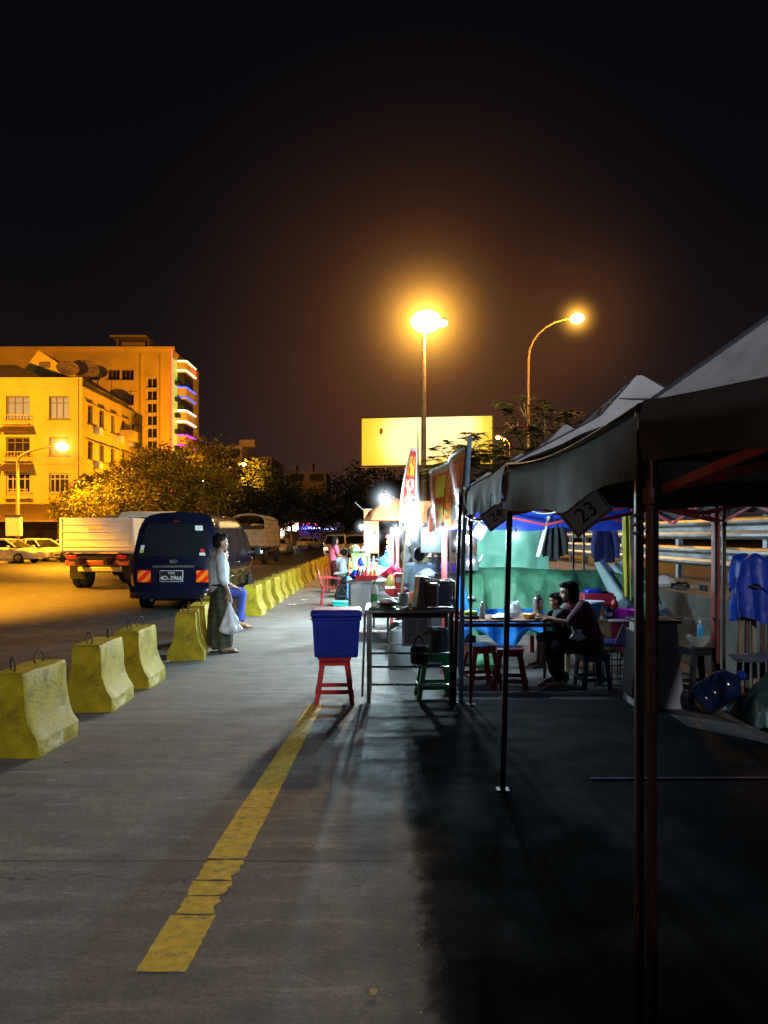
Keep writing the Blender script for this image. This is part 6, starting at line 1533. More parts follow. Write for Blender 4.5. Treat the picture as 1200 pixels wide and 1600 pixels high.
for s in (-1, 1): MB().tube([(s * .09, -.03, .2), (s * .14, -.04, .0), (s * .15, -.05, -.2)], [.05, .05, .035], 8).build('sleeve', MC['black_cloth'], t)
MB().tube([(0, 0, .24), (0, 0, .4)], .006, 5).build('hook', m_dsteel, t)
t = thing('cloth', 'white cloth hanging slanted left of the black jacket', 'cloth', at(850, 840, 9.8)); MB().grid(lambda u, v: V((-.12 + u * .09 + .13 * v, .02 * math.sin(u * 7), -.26 + v * .52 + .03 * u)), 10, 20).build('sheet', m_whitecloth, t, ang=60)
t = thing('cloth', 'yellow cloth with white edge hanging down a red post beside the doubled pole', 'cloth', at(981, 872, 9.4)); 
MB().grid(lambda u, v: V((-.06 + u * .10, .03 * math.sin(u * 12 + v * 2), -.52 + v * 1.06 + .05 * math.sin(u * 5) * (1 - v))), 14, 24).build('sheet', mat('lemon_cloth', (.52, .48, .06), .8, 0, .2, 4, trans=.3), t, ang=60)
MB().grid(lambda u, v: V((.04 + u * .04, .02 + .02 * math.sin(u * 7), -.25 + v * .78)), 4, 14).build('edge', m_whitecloth, t, ang=60)
# things on the boxes at right of the mother
def crate_box(name, label, cat, p, size, m, rot=0): 
    t = thing(name, label, cat, p, rot); w_, d_, h = size; mb = MB(); e = .012
    mb.box((0, 0, e / 2), (w_, d_, e)); 
    for s in (-1, 1): mb.box((s * (w_ / 2 - e / 2), 0, h / 2), (e, d_, h), b=.003); mb.box((0, s * (d_ / 2 - e / 2), h / 2), (w_ - e * 2.1, e, h), b=.003)
    mb.build('box_walls', m, t); return t
By = 8.95
m_card2 = mat('brown_cardboard', (.36, .22, .10), .85, 0, .12, 8)
t = crate_box('cardboard_box', 'brown cardboard box behind the white triangle card', 'box', (gx(925, By), By, .30), (.36, .3, .33), m_card2); MB().box((0, 0, .335), (.37, .31, .012)).build('flap', m_card2, t); MB().box((-.02, -.153, .16), (.2, .004, .06)).build('print', mat('dark_print', (.08, .05, .03), .8), t)
t = thing('stand', 'wooden stand under the cardboard box and the red drinks box', 'stand', (2.55, 9.0, .004)); MB().box((0, 0, .275), (.95, .36, .04), b=.005).build('board', m_wood, t)
for sx in (-1, 1):
    for sy in (-1, 1): MB().box((sx * .43, sy * .14, .128), (.05, .05, .256)).build('leg', m_wood, t)
t = thing('drinks_box', 'red box marked 12 beside the cardboard box', 'box', (gx(970, By), By, .302)); MB().box((0, 0, .16), (.34, .3, .32), b=.012).build('body', mat('crimson_plastic', (.36, .015, .04), .4), t); MB().box((0, 0, .33), (.37, .33, .025), b=.006).build('lid', mat('pale_lid', (.5, .45, .5), .5), t)
text_obj('number', '12', .14, m_white, t, basis((1, 0, 0), (0, 0, 1), (0, -1, 0), (.02, -.152, .2)), .001)
t = thing('bucket', 'blue plastic bucket with white rim right of the mother', 'bucket', (gx(922, By), By - .02, .645)); MB().lathe([(.004, 0), (.10, 0), (.15, .19), (.144, .19), (.095, .008), (.004, .008)], n=28).build('wall', mat('sky_blue_plastic', (.03, .25, .42), .35), t); MB().lathe([(.144, .185), (.16, .185), (.16, .205), (.14, .205)], n=28).build('rim', m_white, t)
t = crate_box('basket', 'red basket filled with blue packets behind the blue bucket', 'basket', (gx(930, 9.3), 9.22, .78), (.36, .2, .14), mat('crimson_plastic', (.36, .015, .04), .4)); MB().box((-.05, 0, .15), (.2, .16, .08), b=.02).build('packet', m_blueplastic, t); MB().box((.1, .02, .13), (.08, .1, .08), b=.02).build('packet', m_black, t)
t = thing('storage_box', 'pale plastic storage box the red basket stands on', 'box', (gx(930, 9.3), 9.24, .645)); MB().box((0, 0, .066), (.4, .18, .13), b=.01).build('body', MC['cloudy_film'], t)
bottle('white bottle with orange top beside the blue bucket', (gx(940, 8.85), 8.85, .647), .026, .2, m_white, mat('orange_cap', (.8, .2, .03), .4), band=mat('orange_band', (.75, .2, .04), .5))
bottle('dark jar with white label between the orange topped bottle and the red flask', (gx(952, 8.9), 8.9, .647), .034, .15, mat('dark_jar', (.03, .03, .035), .2), m_black, band=m_white)
bottle('red vacuum flask with dark top left of the pink basin', (gx(960, 9.0), 9.0, .647), .04, .25, mat('red_flask', (.4, .04, .03), .3), m_black)
t = thing('basin', 'bright pink plastic basin on the red box', 'basin', (gx(977, By), By, .647)); MB().lathe([(.004, 0), (.10, 0), (.125, .09), (.138, .095), (.138, .103), (.12, .1), (.095, .008), (.004, .008)], n=30).build('bowl', mat('magenta_plastic', (.75, .02, .55), .35), t)
t = thing('low_table', 'small blue topped table with wire legs at the right of the mother', 'table', (2.42, 8.2, .004)); MB().box((0, 0, .46), (.5, .42, .03), b=.01).build('tabletop', mat('navy_table_top', (.01, .04, .2), .25), t)
for s in (-1, 1):
    mb = MB()
    for k in range(6): mb.tube([(-.22 + k * .088, s * .19, .45), (-.22 + k * .088, s * .19, .02)], .006, 5)
    for z in (.04, .25): mb.tube([(-.23, s * .19, z), (.23, s * .19, z)], .006, 5)
    mb.build('wire_leg_frame', m_dsteel, t)
t = thing('tent_card', 'white triangle card standing on the small blue table', 'sign', (2.52, 8.1, .476)); q = MB(); q.loft([[V((-.105, -.06, 0)), V((.105, -.06, 0)), V((0, -.0, .2))], [V((-.105, -.056, 0)), V((.105, -.056, 0)), V((0, .004, .2))]]); q.build('panel', mat('slate_blue_card', (.16, .2, .26), .7), t)
MB().tube([(-.105, -.062, .003), (0, -.002, .203), (.105, -.062, .003)], .007, 5).build('edge', m_paper, t)
bag('knotted white cloth lying on the mother\'s lap', (2.0, 7.93, .52), .16, .1, m_whitecloth, 55, name='cloth_bundle', cat='cloth')

# ------------------------------------------------------------------ right hand clutter by the wall
t = thing('cabinet', 'grey sided tapered cabinet standing in shadow right of the doubled pole', 'cabinet', (2.62, 7.3, .004)); q = MB()
q.loft([[V((-.28, -.2, 0)), V((.16, -.2, 0)), V((.16, .22, 0)), V((-.28, .22, 0))], [V((-.22, -.17, .78)), V((.10, -.17, .78)), V((.10, .2, .78)), V((-.22, .2, .78))]]); q.build('body', mat('grey_lilac_panel', (.24, .23, .26), .6, 0, .1, 3), t)
MB().box((-.06, .015, .80), (.4, .42, .03), b=.008).build('lid', m_black, t); MB().box((-.285, 0, .4), (.012, .3, .6), Matrix.Rotation(R(4.3), 3, 'Y')).build('shade_panel', m_black, t)  # black side panel stands in for the unlit left side
t = thing('shelf_bar', 'thin pale metal bar across the front of the red post and dark wall', 'metal bar', (3.2, 7.45, 0)); MB().bar((-.45, 0, .80), (.12, 0, .80), .02).build('bar', m_steel, t); MB().bar((.1, 0, 0), (.1, 0, .8), .02).build('leg', m_dsteel, t); MB().bar((-.43, 0, 0), (-.43, 0, .8), .02).build('leg', m_dsteel, t)
stool('dark stool holding the white bowl and blue bottle by the wall', (3.08, 7.55, .004), .2, m_black, .52, s=.13)
t = thing('bowl', 'pale bowl on the dark stool by the wall', 'bowl', (3.08, 7.52, .526)); MB().lathe([(.004, 0), (.06, 0), (.10, .06), (.118, .1), (.11, .1), (.09, .06), (.055, .008), (.004, .008)], n=24).build('dish', mat('cream_plastic', (.42, .4, .36), .5), t)
bottle('blue bottle with white cap leaning in the pale bowl by the wall', (3.09, 7.50, .54), .03, .25, mat('blue_bottle', (.04, .30, .5), .3), m_white)
m_bcov = mat('royal_blue_cover', (.006, .042, .40), .45, 0, .25, 3, .35, 10)
t = thing('tent_cover', 'royal blue folded tent cover hung over a bundle of planks by the wall', 'cover', (3.62, 7.45, .5))
def cv(u, v):
    a = u * 2 * PI; flare = 1 + .12 * (1 - v) + .17 * abs(math.sin(a * 4.5 + v * .8)) * (1 - v * .55) - .08 + .06 * noise.noise(V((math.cos(a) * 3, math.sin(a) * 3, v * 4)))
    zb = .30 + .08 * noise.noise(V((math.cos(a) * 2, math.sin(a) * 2, 7)))
    r = (1 if v < .92 else (1 - (v - .92) / .08 * .5))
    return V((.25 * r * math.cos(a) * flare + .03, .16 * r * math.sin(a) * flare, zb + (.90 - zb) * min(1, v / .96) + .02 * math.sin(a * 5)))
MB().grid(cv, 110, 30).build('cloth', m_bcov, t, ang=55)
def cv2(u, v):
    p = cv((u + .03) % 1, .45 + .55 * v); k = 1.14 - .12 * v
    return V(((p.x - .03) * k + .03, p.y * k, p.z + .015 + .05 * math.sin(u * 31) * (1 - v)))
MB().grid(cv2, 110, 18).build('upper_fold', m_bcov, t, ang=55)
MB().tube([V((.27 * math.cos(k * PI / 8) + .03, .18 * math.sin(k * PI / 8), .66 + .05 * math.sin(k))) for k in range(16)], .014, 6, loop=True).build('strap', m_black, t)
t = thing('plank_bundle', 'bundle of upright brown planks under the royal blue cover', 'planks', (3.62, 7.45, .004)); rnd = random.Random(8)
for k in range(7): MB().box((-.18 + k * .06, rnd.uniform(-.07, .07), .66), (.045, .03, 1.3), Matrix.Rotation(rnd.uniform(-.03, .03), 3, 'Y'), b=.004).build('plank', [m_wood, mat('dark_plank', (.08, .05, .035), .8), mat('grey_plank', (.25, .2, .15), .8)][k % 3], t)
jug('dark blue ribbed water jug tipped over on the ground by the grey cabinet', (2.86, 6.95, .11), Matrix.Rotation(R(50), 3, 'Y') @ Matrix.Rotation(R(20), 3, 'X'), mat('dark_blue_jug', (.006, .014, .05), .15, coat=.3), 1.1)
t = thing('tarpaulin', 'dark green tarp heaped over goods at the right edge by the wall', 'tarp', (3.45, 6.6, .004))
MB().grid(lambda u, v: V((-.35 + u * 1.0, -.5 + v * 1.0, max(.0, .42 * (math.sin(PI * u) ** .5) * (math.sin(PI * v) ** .5) + .10 * noise.noise(V((u * 4, v * 4, 3))) + .04 * noise.noise(V((u * 11, v * 11, 3)))))), 40, 40).build('sheet', mat('bottle_green_tarp', (.03, .07, .055), .4, 0, .25, 3, .4, 12), t, ang=60)
t = thing('sheet_metal', 'dull curved metal sheet lying over the green tarp at the right edge', 'metal sheet', (3.45, 6.9, .5)); MB().grid(lambda u, v: V((-.3 + u * .8, -.2 + v * .4, .12 * u * u + .02 * math.sin(v * 9))), 12, 8).build('sheet', m_galv, t)
for k, (px, py, Y, r, lab, m) in enumerate(((1063, 909, 10.6, .13, 'black tangle of cable lying on the wall ledge', m_black), (1033, 912, 10.4, .1, 'grey crumpled plastic on the wall ledge left of the cable', m_galv), (972, 882, 11.0, .2, 'pale crumpled plastic bag on the ledge beside the yellow cloth', m_whitecloth), (1098, 918, 10.2, .09, 'dark tin lying on the wall ledge left of the red post', m_dsteel))):
    p = at(px, py, Y); p.z = .86
    p.x = max(p.x, 4.0)
    if k == 0:
        t = thing('cable_coil', lab, 'cable', p); MB().tube([V((r * math.cos(a * .5) * (1 + .2 * math.sin(a)), r * math.sin(a * .5) * .8, .03 + .012 * (a % 7))) for a in range(50)], .01, 5).build('cable', m, t)
    elif k == 3:
        t = thing('tin', lab, 'tin', p); MB().lathe([(.004, 0), (.06, 0), (.06, .09), (.055, .09), (.055, .006), (.004, .006)], n=18).build('can', m, t)
    else: bag(lab, p, r * 2, r * .9, m, 70 + k, knot=False, name='crumpled_plastic', cat='litter')
# worker-blue coats hung on the guardrail posts beyond the stall
t = thing('coat', 'dark blue coat hanging on the rail behind the stall posts', 'clothing', at(945, 852, 13.2)); MB().grid(lambda u, v: V(((u - .5) * .36, .05 * math.sin(u * 9), -.3 + v * .6)), 16, 12).build('body', mat('navy_cloth', (.015, .03, .14), .85, bump=.2), t, ang=60)
for s in (-1, 1): MB().tube([(s * .15, -.02, .25), (s * .2, -.04, 0), (s * .2, -.04, -.22)], [.06, .05, .04], 8).build('sleeve', MC['navy_cloth'], t)
# ------------------------------------------------------------------ more stall clutter
def bowls(label, p, r, n, m):
    t = thing('bowl_stack', label, 'bowls', p)
    for k in range(n):
        MB().lathe([(.004, 0), (r * .45, 0), (r * .8, .025), (r, .05), (r * .97, .05), (r * .75, .03), (.004, .008)], (random.gauss(0, .003), random.gauss(0, .003), k * .02), 20).build('bowl', m, t)
bowls('stack of white bowls at the back of the steel table, left of the orange cup', (.2, 7.68, Tz), .06, 5, m_white)
bowls('stack of pale pink bowls on the cooking counter behind the metal panel', (.5, 9.5, .865), .09, 6, mat('pale_pink', (.7, .45, .45), .4))
bowls('stack of steel bowls on the cooking counter left of the big dark pot', (.62, 9.75, .865), .1, 4, m_alu)
for k, (x, y, c, lab) in enumerate(((.78, 9.45, (.5, .06, .05), 'red sauce bottle on the cooking counter'), (.95, 9.42, (.1, .3, .08), 'green sauce bottle on the cooking counter'), (.88, 9.48, (.5, .3, .08), 'amber oil bottle on the cooking counter between two others'))):
    bottle(lab, (x, y, .865), .034, .24, mat('counter_bottle_%d' % k, c, .25), m_white)
for k, (x, y, z, w_, h, m, lab) in enumerate(((.38, 12.5, Cz, .22, .18, mat('pale_blue_film', (.3, .5, .7), .35, trans=.3), 'pale blue plastic bag at the right end of the far cart'), (-.02, 7.86, Tz, .2, .13, m_whitecloth, 'small white plastic bag at the back left of the steel table'), (.3, 11.6, .0, .42, .5, mat('grey_sack', (.3, .28, .26), .8), 'grey sack on the ground beside the far cart'), (.42, 10.6, .0, .5, .6, mat('pale_sack', (.5, .47, .42), .8), 'pale sack on the ground behind the cooking counter'), (1.2, 9.0, 0, .3, .3, mat('green_sack', (.08, .25, .14), .7), 'green sack under the low table'))):
    bag(lab, (x, y, z + .004), w_, h, m, 90 + k, knot=False)
for k, (px, py, Y, w_, h, m, lab) in enumerate(((640, 822, 12.4, .16, .55, m_whitecloth, 'long white plastic strip hanging left of the feather flag foot'), (655, 812, 12.9, .22, .6, mat('pale_blue_film', (.3, .5, .7), .35, trans=.3), 'pale blue plastic sheet hanging behind the feather flag foot'), (560, 866, 20.5, .4, .5, mat('orange_cloth', (.6, .25, .06), .7), 'orange cloth hanging below the tall orange sign'), (705, 812, 9.3, .3, .22, m_whitecloth, 'white plastic sheet hanging between the banner and the dark pole'), (716, 800, 10.0, .4, .3, mat('pale_blue_film', (.3, .5, .7), .35, trans=.3), 'pale blue plastic sheet hanging behind the blank diamond card'))):
    t = thing('plastic_sheet', lab, 'sheet', at(px, py, Y))
    MB().grid(lambda u, v: V(((u - .5) * w_ * (1 - .3 * v * (k % 2)), .05 * math.sin(u * 9 + k) * (1 - v * .4) + .03 * noise.noise(V((u * 5, v * 5, k))), (v - .5) * h + .03 * math.sin(u * 7 + k) * (1 - v))), 14, 12).build('film', m, t, ang=60)
t = thing('menu_board', 'orange printed menu board facing the street under the far tent edge', 'sign', at(668, 800, 12.2))
uv_grid('panel', lambda u, v: V(((u - .5) * .5, 0, (v - .5) * .35)), 4, 4, m_osign, t, world=False)
t = thing('gas_cylinder', 'grey gas cylinder on the ground by the cooking counter', 'gas cylinder', (.2, 9.3, .004)); MB().lathe([(.004, 0), (.14, 0), (.15, .03), (.15, .38), (.12, .46), (.04, .5), (.03, .56), (.004, .56)], n=24).build('tank', mat('grey_tank', (.25, .27, .28), .45, .3), t); MB().tube([(.09 * math.cos(k * PI / 6), .09 * math.sin(k * PI / 6), .56) for k in range(12)], .01, 6, loop=True).build('collar', m_dsteel, t)
# farther stall tables loaded with bright goods
bulb(662, 838, 11.9, 60, 'added white bulb just left of the framed board, over the far counter', .045, .28, .06)  # this bulb and the next two are added to brighten the stalls
bulb(638, 846, 13.2, 60, 'added white bulb low between the flag pole and the red posts', .045, .28, .06)
bulb(676, 818, 10.6, 35, 'added small white bulb under the banner left of the red and pale blue post', .032, .22, .04)
COLS = [(.75, .04, .04), (.05, .25, .75), (.85, .5, .05), (.1, .5, .2), (.8, .78, .72), (.7, .1, .4), (.9, .75, .3)]
fl_n = ['red', 'blue', 'orange', 'green', 'white', 'magenta', 'cream']
rnd = random.Random(77)
for k, (x, Y, nm) in enumerate(((-.35, 15.3, 'first goods table beyond the steel cart'), (-.5, 17.4, 'second goods table beyond the steel cart, by the motorbike'), (-.55, 20.0, 'third goods table beyond the steel cart, under the orange sign'), (.38, 11.75, 'goods table below the framed board'))):
    t = thing('goods_table', nm, 'table', (x, Y, .004)); MB().box((0, 0, .80), (.72, .7, .03), b=.006).build('tabletop', m_steel, t)
    for sx in (-1, 1):
        for sy in (-1, 1): MB().box((sx * .32, sy * .3, .39), (.03, .03, .78)).build('leg', m_dsteel, t)
    MB().grid(lambda u, v: V(((u - .5) * .74, -.36 - .02 * math.sin(u * 22) * v, .815 - .42 * v)), 24, 8).build('cloth_skirt', mat('skirt_%s' % fl_n[(k * 2 + 1) % 7], COLS[(k * 2 + 1) % 7], .7, 0, .3, 9), t, ang=60)
    for j in range(5):
        c = (j + k * 2) % 7; px_ = x - .28 + .14 * j; lab = '%s %s on the %s, %s' % (fl_n[c], ['carton', 'bottle', 'basin', 'bag', 'carton'][(j + k) % 5], ['first goods table beyond the steel cart', 'second goods table, by the motorbike', 'third goods table, under the orange sign', 'goods table below the framed board'][k], ['far left', 'left of centre', 'in the middle', 'right of centre', 'far right'][j])
        kind = (j + k) % 5; mm = mat('goods_%s' % fl_n[c], COLS[c], .4, 0, .15, 8); p = V((px_, Y - .12 + rnd.uniform(-.08, .12), .822))
        if kind in (0, 4):
            h = rnd.uniform(.12, .26); t2 = thing('carton', lab, 'carton', p, rnd.uniform(-.3, .3)); MB().box((0, 0, h / 2), (.13, .12, h), b=.006).build('carton_body', mm, t2); MB().box((0, -.061, h * .55), (.09, .004, h * .35)).build('print', m_paper, t2)
        elif kind == 1: bottle(lab, p, .035, .27, mm, m_white)
        elif kind == 2:
            t2 = thing('basin', lab, 'basin', p); MB().lathe([(.004, 0), (.06, 0), (.085, .09), (.08, .09), (.055, .008), (.004, .008)], n=20).build('bowl', mm, t2); MB().ell((0, 0, .08), (.07, .07, .04)).build('food', m_white, t2)
        else: bag(lab, p, .18, .2, mat('film_%s' % fl_n[c], COLS[c], .35, 0, .2, 5, trans=.3), 200 + 10 * k + j, knot=False)
for k, (px, py, Y, lab) in enumerate(((664, 872, 11.6, 'strip of red and yellow snack packets hanging by the framed board'), (607, 862, 14.6, 'strip of colourful snack packets hanging at the far red posts'))):
    t = thing('snack_strip', lab, 'snacks', at(px, py, Y)); MB().tube([(0, 0, .35), (0, 0, -.3)], .004, 4).build('cord', m_black, t)
    for j in range(6): MB().ell((rnd.uniform(-.02, .02), -.015, .28 - j * .1), (.05, .015, .045)).build('packet', mat('goods_%s' % fl_n[(j * 2) % 7], COLS[(j * 2) % 7], .4), t)
# ties, cords and small hanging things on the near tents
for k, (a, b_, lab) in enumerate((((.785, 4.84, 1.80), (.735, 7.33, 1.82), 'black cord sagging between the middle dark pole and the next pole'), ((.80, 2.44, 1.86), (.785, 4.8, 1.84), 'black cord sagging under the flat tarp edge beside the 23 card'), ((.69, 7.36, 1.9), (1.25, 10.44, 1.78), 'black lamp cord running back to the pale green sheet'))):
    a, b_ = V(a), V(b_); t = thing('cord', lab, 'cord', a); MB().tube([(a.lerp(b_, q / 14) - V((0, 0, (.09 + .05 * k) * math.sin(PI * q / 14)))) - a for q in range(15)], .0045, 5).build('cable', m_black, t)
# ------------------------------------------------------------------ people
def fuse(name, prim, voxel, mats, smooth=6, marks=()):
    """one continuous surface from overlapping limbs; marks: (point, radius, material index)"""
    me = bpy.data.meshes.new('tmp'); me.from_pydata(prim.v, [], prim.f)
    bm = bmesh.new(); bm.from_mesh(me); bmesh.ops.recalc_face_normals(bm, faces=bm.faces[:]); bm.to_mesh(me); bm.free()
    ob = bpy.data.objects.new('tmp', me); C.objects.link(ob)
    r = ob.modifiers.new('r', 'REMESH'); r.mode = 'VOXEL'; r.voxel_size = voxel; r.use_smooth_shade = True
    s = ob.modifiers.new('s', 'SMOOTH'); s.factor = .5; s.iterations = smooth
    dg = bpy.context.evaluated_depsgraph_get(); dg.update()
    out = bpy.data.meshes.new_from_object(ob.evaluated_get(dg)); out.name = name
    bpy.data.objects.remove(ob)
    out.materials.clear()
    for m in mats: out.materials.append(m)
    for p in out.polygons:
        p.use_smooth = True; p.material_index = 0
        for c, rad, mi in marks:
            if (p.center - c).length < rad: p.material_index = mi
    return out
m_lip = mat('lips', (.26, .08, .06), .5)
m_eye = mat('dark_eyes_brows', (.02, .015, .012), .4)
def head(mb, hc, f, k=1., up=None):
    f = V(f).normalized(); up = V(up or (0, 0, 1)); l = up.cross(f).normalized(); u = f.cross(l).normalized()
    M = Matrix((f, l, u)).transposed(); P = lambda a, b_, c: V(hc) + (f * a + l * b_ + u * c) * k
    E = lambda p, r: mb.ell(p, tuple(x * k for x in r), M)
    E(P(-.01, 0, .025), (.098, .075, .092)); E(P(.02, 0, -.035), (.07, .06, .075)); E(P(.055, 0, -.08), (.034, .034, .03))
    E(P(.088, 0, -.018), (.018, .012, .022)); E(P(.098, 0, -.028), (.013, .014, .011)); E(P(.076, 0, .03), (.018, .05, .012)); E(P(.078, 0, -.058), (.016, .025, .012))
    for s in (-1, 1): E(P(-.008, s * .075, -.01), (.02, .01, .03)); E(P(.06, s * .036, -.03), (.02, .02, .02))
    marks = [(P(.083, s * .032, .008), .013 * k, 1) for s in (-1, 1)] + [(P(.088, s * .032, .034), .012 * k, 1) for s in (-1, 1)] + [(P(.092, 0, -.057), .014 * k, 2)]
    return P, M, marks
def hand(mb, w, d, s, n, curl=.6, k=1.):
    """wrist, direction of fingers, thumb side, palm normal"""
    w, d, s, n = V(w), V(d).normalized(), V(s).normalized(), V(n).normalized()
    for o in (-.028, -.010, .010, .026): mb.cap(w + s * o * .6 * k, w + (d * .085 + s * o) * k, .014 * k, .0125 * k, 8)
    ln = (.062, .076, .084, .074)
    for i, o in enumerate((-.030, -.011, .009, .029)):
        p = w + (d * .088 + s * o) * k; a = 0
        for j, fr in enumerate((.45, .32, .26)):
            a += curl * (.7 + .25 * j) * (1.12 - .08 * i); q = p + (d * math.cos(a) + n * math.sin(a)) * ln[i] * fr * k
            mb.cap(p, q, (.0098 - .0012 * j) * k, (.0088 - .0012 * j) * k, 8); p = q
    p = w + (d * .022 + s * .028) * k; q = p + (d * .03 + s * .028 + n * .012) * k; r = q + (d * .03 + s * .004 + n * .018) * k
    mb.cap(p, q, .014 * k, .0115 * k, 8); mb.cap(q, r, .011 * k, .009 * k, 8)
def foot(mb, an, d, k=1.):
    an, d = V(an), V(d).normalized(); l = V((-d.y, d.x, 0))
    mb.cap(an, an + V((0, 0, -.045)) * k - d * .03 * k, .036 * k, .034 * k, 10)
    mb.cap(an + (d * .0 + V((0, 0, -.035))) * k, an + (d * .13 + V((0, 0, -.063))) * k, .038 * k, .026 * k, 10)
    for i, o in enumerate((-.032, -.016, 0, .015, .03)):
        mb.cap(an + (d * .125 + l * o + V((0, 0, -.068))) * k, an + (d * (.175 - .01 * abs(i - 3)) + l * o * 1.05 + V((0, 0, -.073))) * k, .013 * k, .0095 * k, 6)
def person(label, loc, rotz, J, top, bottom, hair='short', skin=None, vox=.009, k=1., legs='trousers', sleeve=.55, group=None, curl=.6, feet=True, hairm=None, sandal=None, pattern=None, face=None):
    t = thing('person', label, 'person', loc, rotz, group); g = {a: V(b_) for a, b_ in J.items()}; sk = skin or m_skin
    mb = MB()
    mb.cap(g['pel'], g['che'], .115 * k, .12 * k); mb.ell(g['che'] + V((0, 0, .02)) * k, (.10 * k, .155 * k, .15 * k)); mb.ell(g['pel'], (.105 * k, .15 * k, .11 * k))
    mb.cap(g['nec'] - V((0, 0, .04)) * k, g['hed'] - V((0, 0, .05)) * k, .052 * k, .046 * k)
    P, M, marks = head(mb, g['hed'], face or (1, 0, 0), k)
    for s in 'LR':
        sg = 1 if s == 'L' else -1
        mb.cap(g['che'] + V((0, sg * .06, .11)) * k, g['sh' + s], .065 * k, .056 * k); mb.cap(g['sh' + s], g['el' + s], .050 * k, .036 * k); mb.cap(g['el' + s], g['wr' + s], .037 * k, .024 * k)
        hd = g.get('hd' + s); d = (g['wr' + s] - g['el' + s]).normalized() if hd is None else hd
        tn = g.get('tn' + s, V((0, -sg, 0))); sd = d.cross(tn) * sg
        if sd.length < .1: sd = V((1, 0, 0))
        hand(mb, g['wr' + s], d, sd if g.get('flip' + s) is None else -sd, tn, curl, k)
        mb.cap(g['pel'] + V((0, sg * .08, -.02)) * k, g['kn' + s], .085 * k, .055 * k); mb.cap(g['kn' + s], g['an' + s], .055 * k, .034 * k)
        if feet: foot(mb, g['an' + s], g.get('ft' + s, V((1, 0, 0))), k)
    link('body', fuse('body', mb, vox * .7, [sk, m_eye, m_lip], 5, marks), t)
    # shirt
    mb = MB(); c = .016 * k
    mb.cap(g['pel'] + V((0, 0, .0)), g['che'], .125 * k + c, .13 * k + c); mb.ell(g['che'] + V((0, 0, .015)) * k, (.112 * k + c, .168 * k + c, .155 * k + c)); mb.ell(g['pel'] + V((0, 0, .01)), (.115 * k + c, .158 * k + c, .10 * k))
    for s in 'LR':
        sg = 1 if s == 'L' else -1; e = g['sh' + s].lerp(g['el' + s], min(1, sleeve / .5)) if sleeve <= .5 else g['el' + s]
        mb.cap(g['che'] + V((0, sg * .06, .105)) * k, g['sh' + s], .07 * k + c, .062 * k + c); mb.cap(g['sh' + s], e, .058 * k + c, .048 * k + c)
        if sleeve > .5: mb.cap(g['el' + s], g['el' + s].lerp(g['wr' + s], (sleeve - .5) / .5), .045 * k + c, .038 * k + c)
    mb.tube([g['nec'] + (V((math.cos(a * PI / 6) * .066, math.sin(a * PI / 6) * .07, -.055 - .012 * math.cos(a * PI / 6)))) * k for a in range(12)], .014 * k, 6, loop=True)
    for i in range(len(mb.v)):
        p = mb.v[i]; mb.v[i] = p + noise.noise_vector(p * 11) * .008 * k
    link('shirt', fuse('shirt', mb, vox, [top], 4), t)
    if legs == 'trousers' or legs == 'shorts':
        mb = MB(); mb.ell(g['pel'] - V((0, 0, .02)) * k, (.125 * k, .168 * k, .125 * k))
        for s in 'LR':
            sg = 1 if s == 'L' else -1
            mb.cap(g['pel'] + V((0, sg * .08, -.02)) * k, g['kn' + s], .10 * k, .074 * k); 
            if legs == 'trousers': mb.cap(g['kn' + s], g['kn' + s].lerp(g['an' + s], .88), .074 * k, .058 * k)
        for i in range(len(mb.v)): p = mb.v[i]; mb.v[i] = p + noise.noise_vector(p * 9) * .01 * k
        link('trousers', fuse('trousers', mb, vox, [bottom], 4), t)
    # hair
    mb = MB(); f = V(face or (1, 0, 0)).normalized(); Eh = lambda p, r: mb.ell(p, tuple(x * k for x in r), M)
    Eh(P(-.022, 0, .045), (.10, .083, .088)); Eh(P(-.05, 0, .0), (.07, .077, .085)); Eh(P(.045, 0, .095), (.052, .062, .03))
    if hair == 'long':
        Eh(P(-.06, 0, -.08), (.055, .082, .12)); Eh(P(-.075, 0, -.2), (.045, .085, .14))
        for s in (-1, 1): Eh(P(-.01, s * .07, -.05), (.035, .02, .09))
    if hair == 'bob':
        Eh(P(-.05, 0, -.06), (.06, .08, .09))
        for s in (-1, 1): Eh(P(.0, s * .072, -.02), (.04, .016, .075))
    for i in range(len(mb.v)): p = mb.v[i]; mb.v[i] = p + noise.noise_vector(p * 24) * .007 * k
    link('hair', fuse('hair', mb, vox * .8, [hairm or m_hair], 3), t)
    if sandal:
        for s in 'LR':
            a = g['an' + s]; d = g.get('ft' + s, V((1, 0, 0))).normalized(); l = V((-d.y, d.x, 0)); z = a.z - .09 * k
            mb = MB(); rg = [[a + d * x + l * w_ * sg + V((0, 0, zz)) for sg, zz in ((-1, -.1), (1, -.1), (1, -.086), (-1, -.086))] for x, w_ in ((-.085, .022), (-.06, .036), (.0, .036), (.08, .044), (.15, .042), (.185, .024))]
            mb.loft(rg); tip = a + d * .125 + V((0, 0, -.06))
            for sg in (-1, 1): mb.tube([tip + d * .015 - V((0, 0, .02)), tip - d * .03 + l * sg * .022 + V((0, 0, .006)), a + d * .03 + l * sg * .044 + V((0, 0, -.075))], .006, 5)
            mb.build('sandal', sandal, t)
    return t
m_shirt = mat('pale_blue_check_shirt', (.66, .74, .80), .85, 0, .08, 6, .2, 60, stripes=(1, .035, (.52, .60, .68), .012))
m_longyi = mat('dark_olive_longyi', (.045, .05, .033), .85, 0, .25, 5, .2, 40, stripes=(2, .09, (.068, .074, .047), .02))
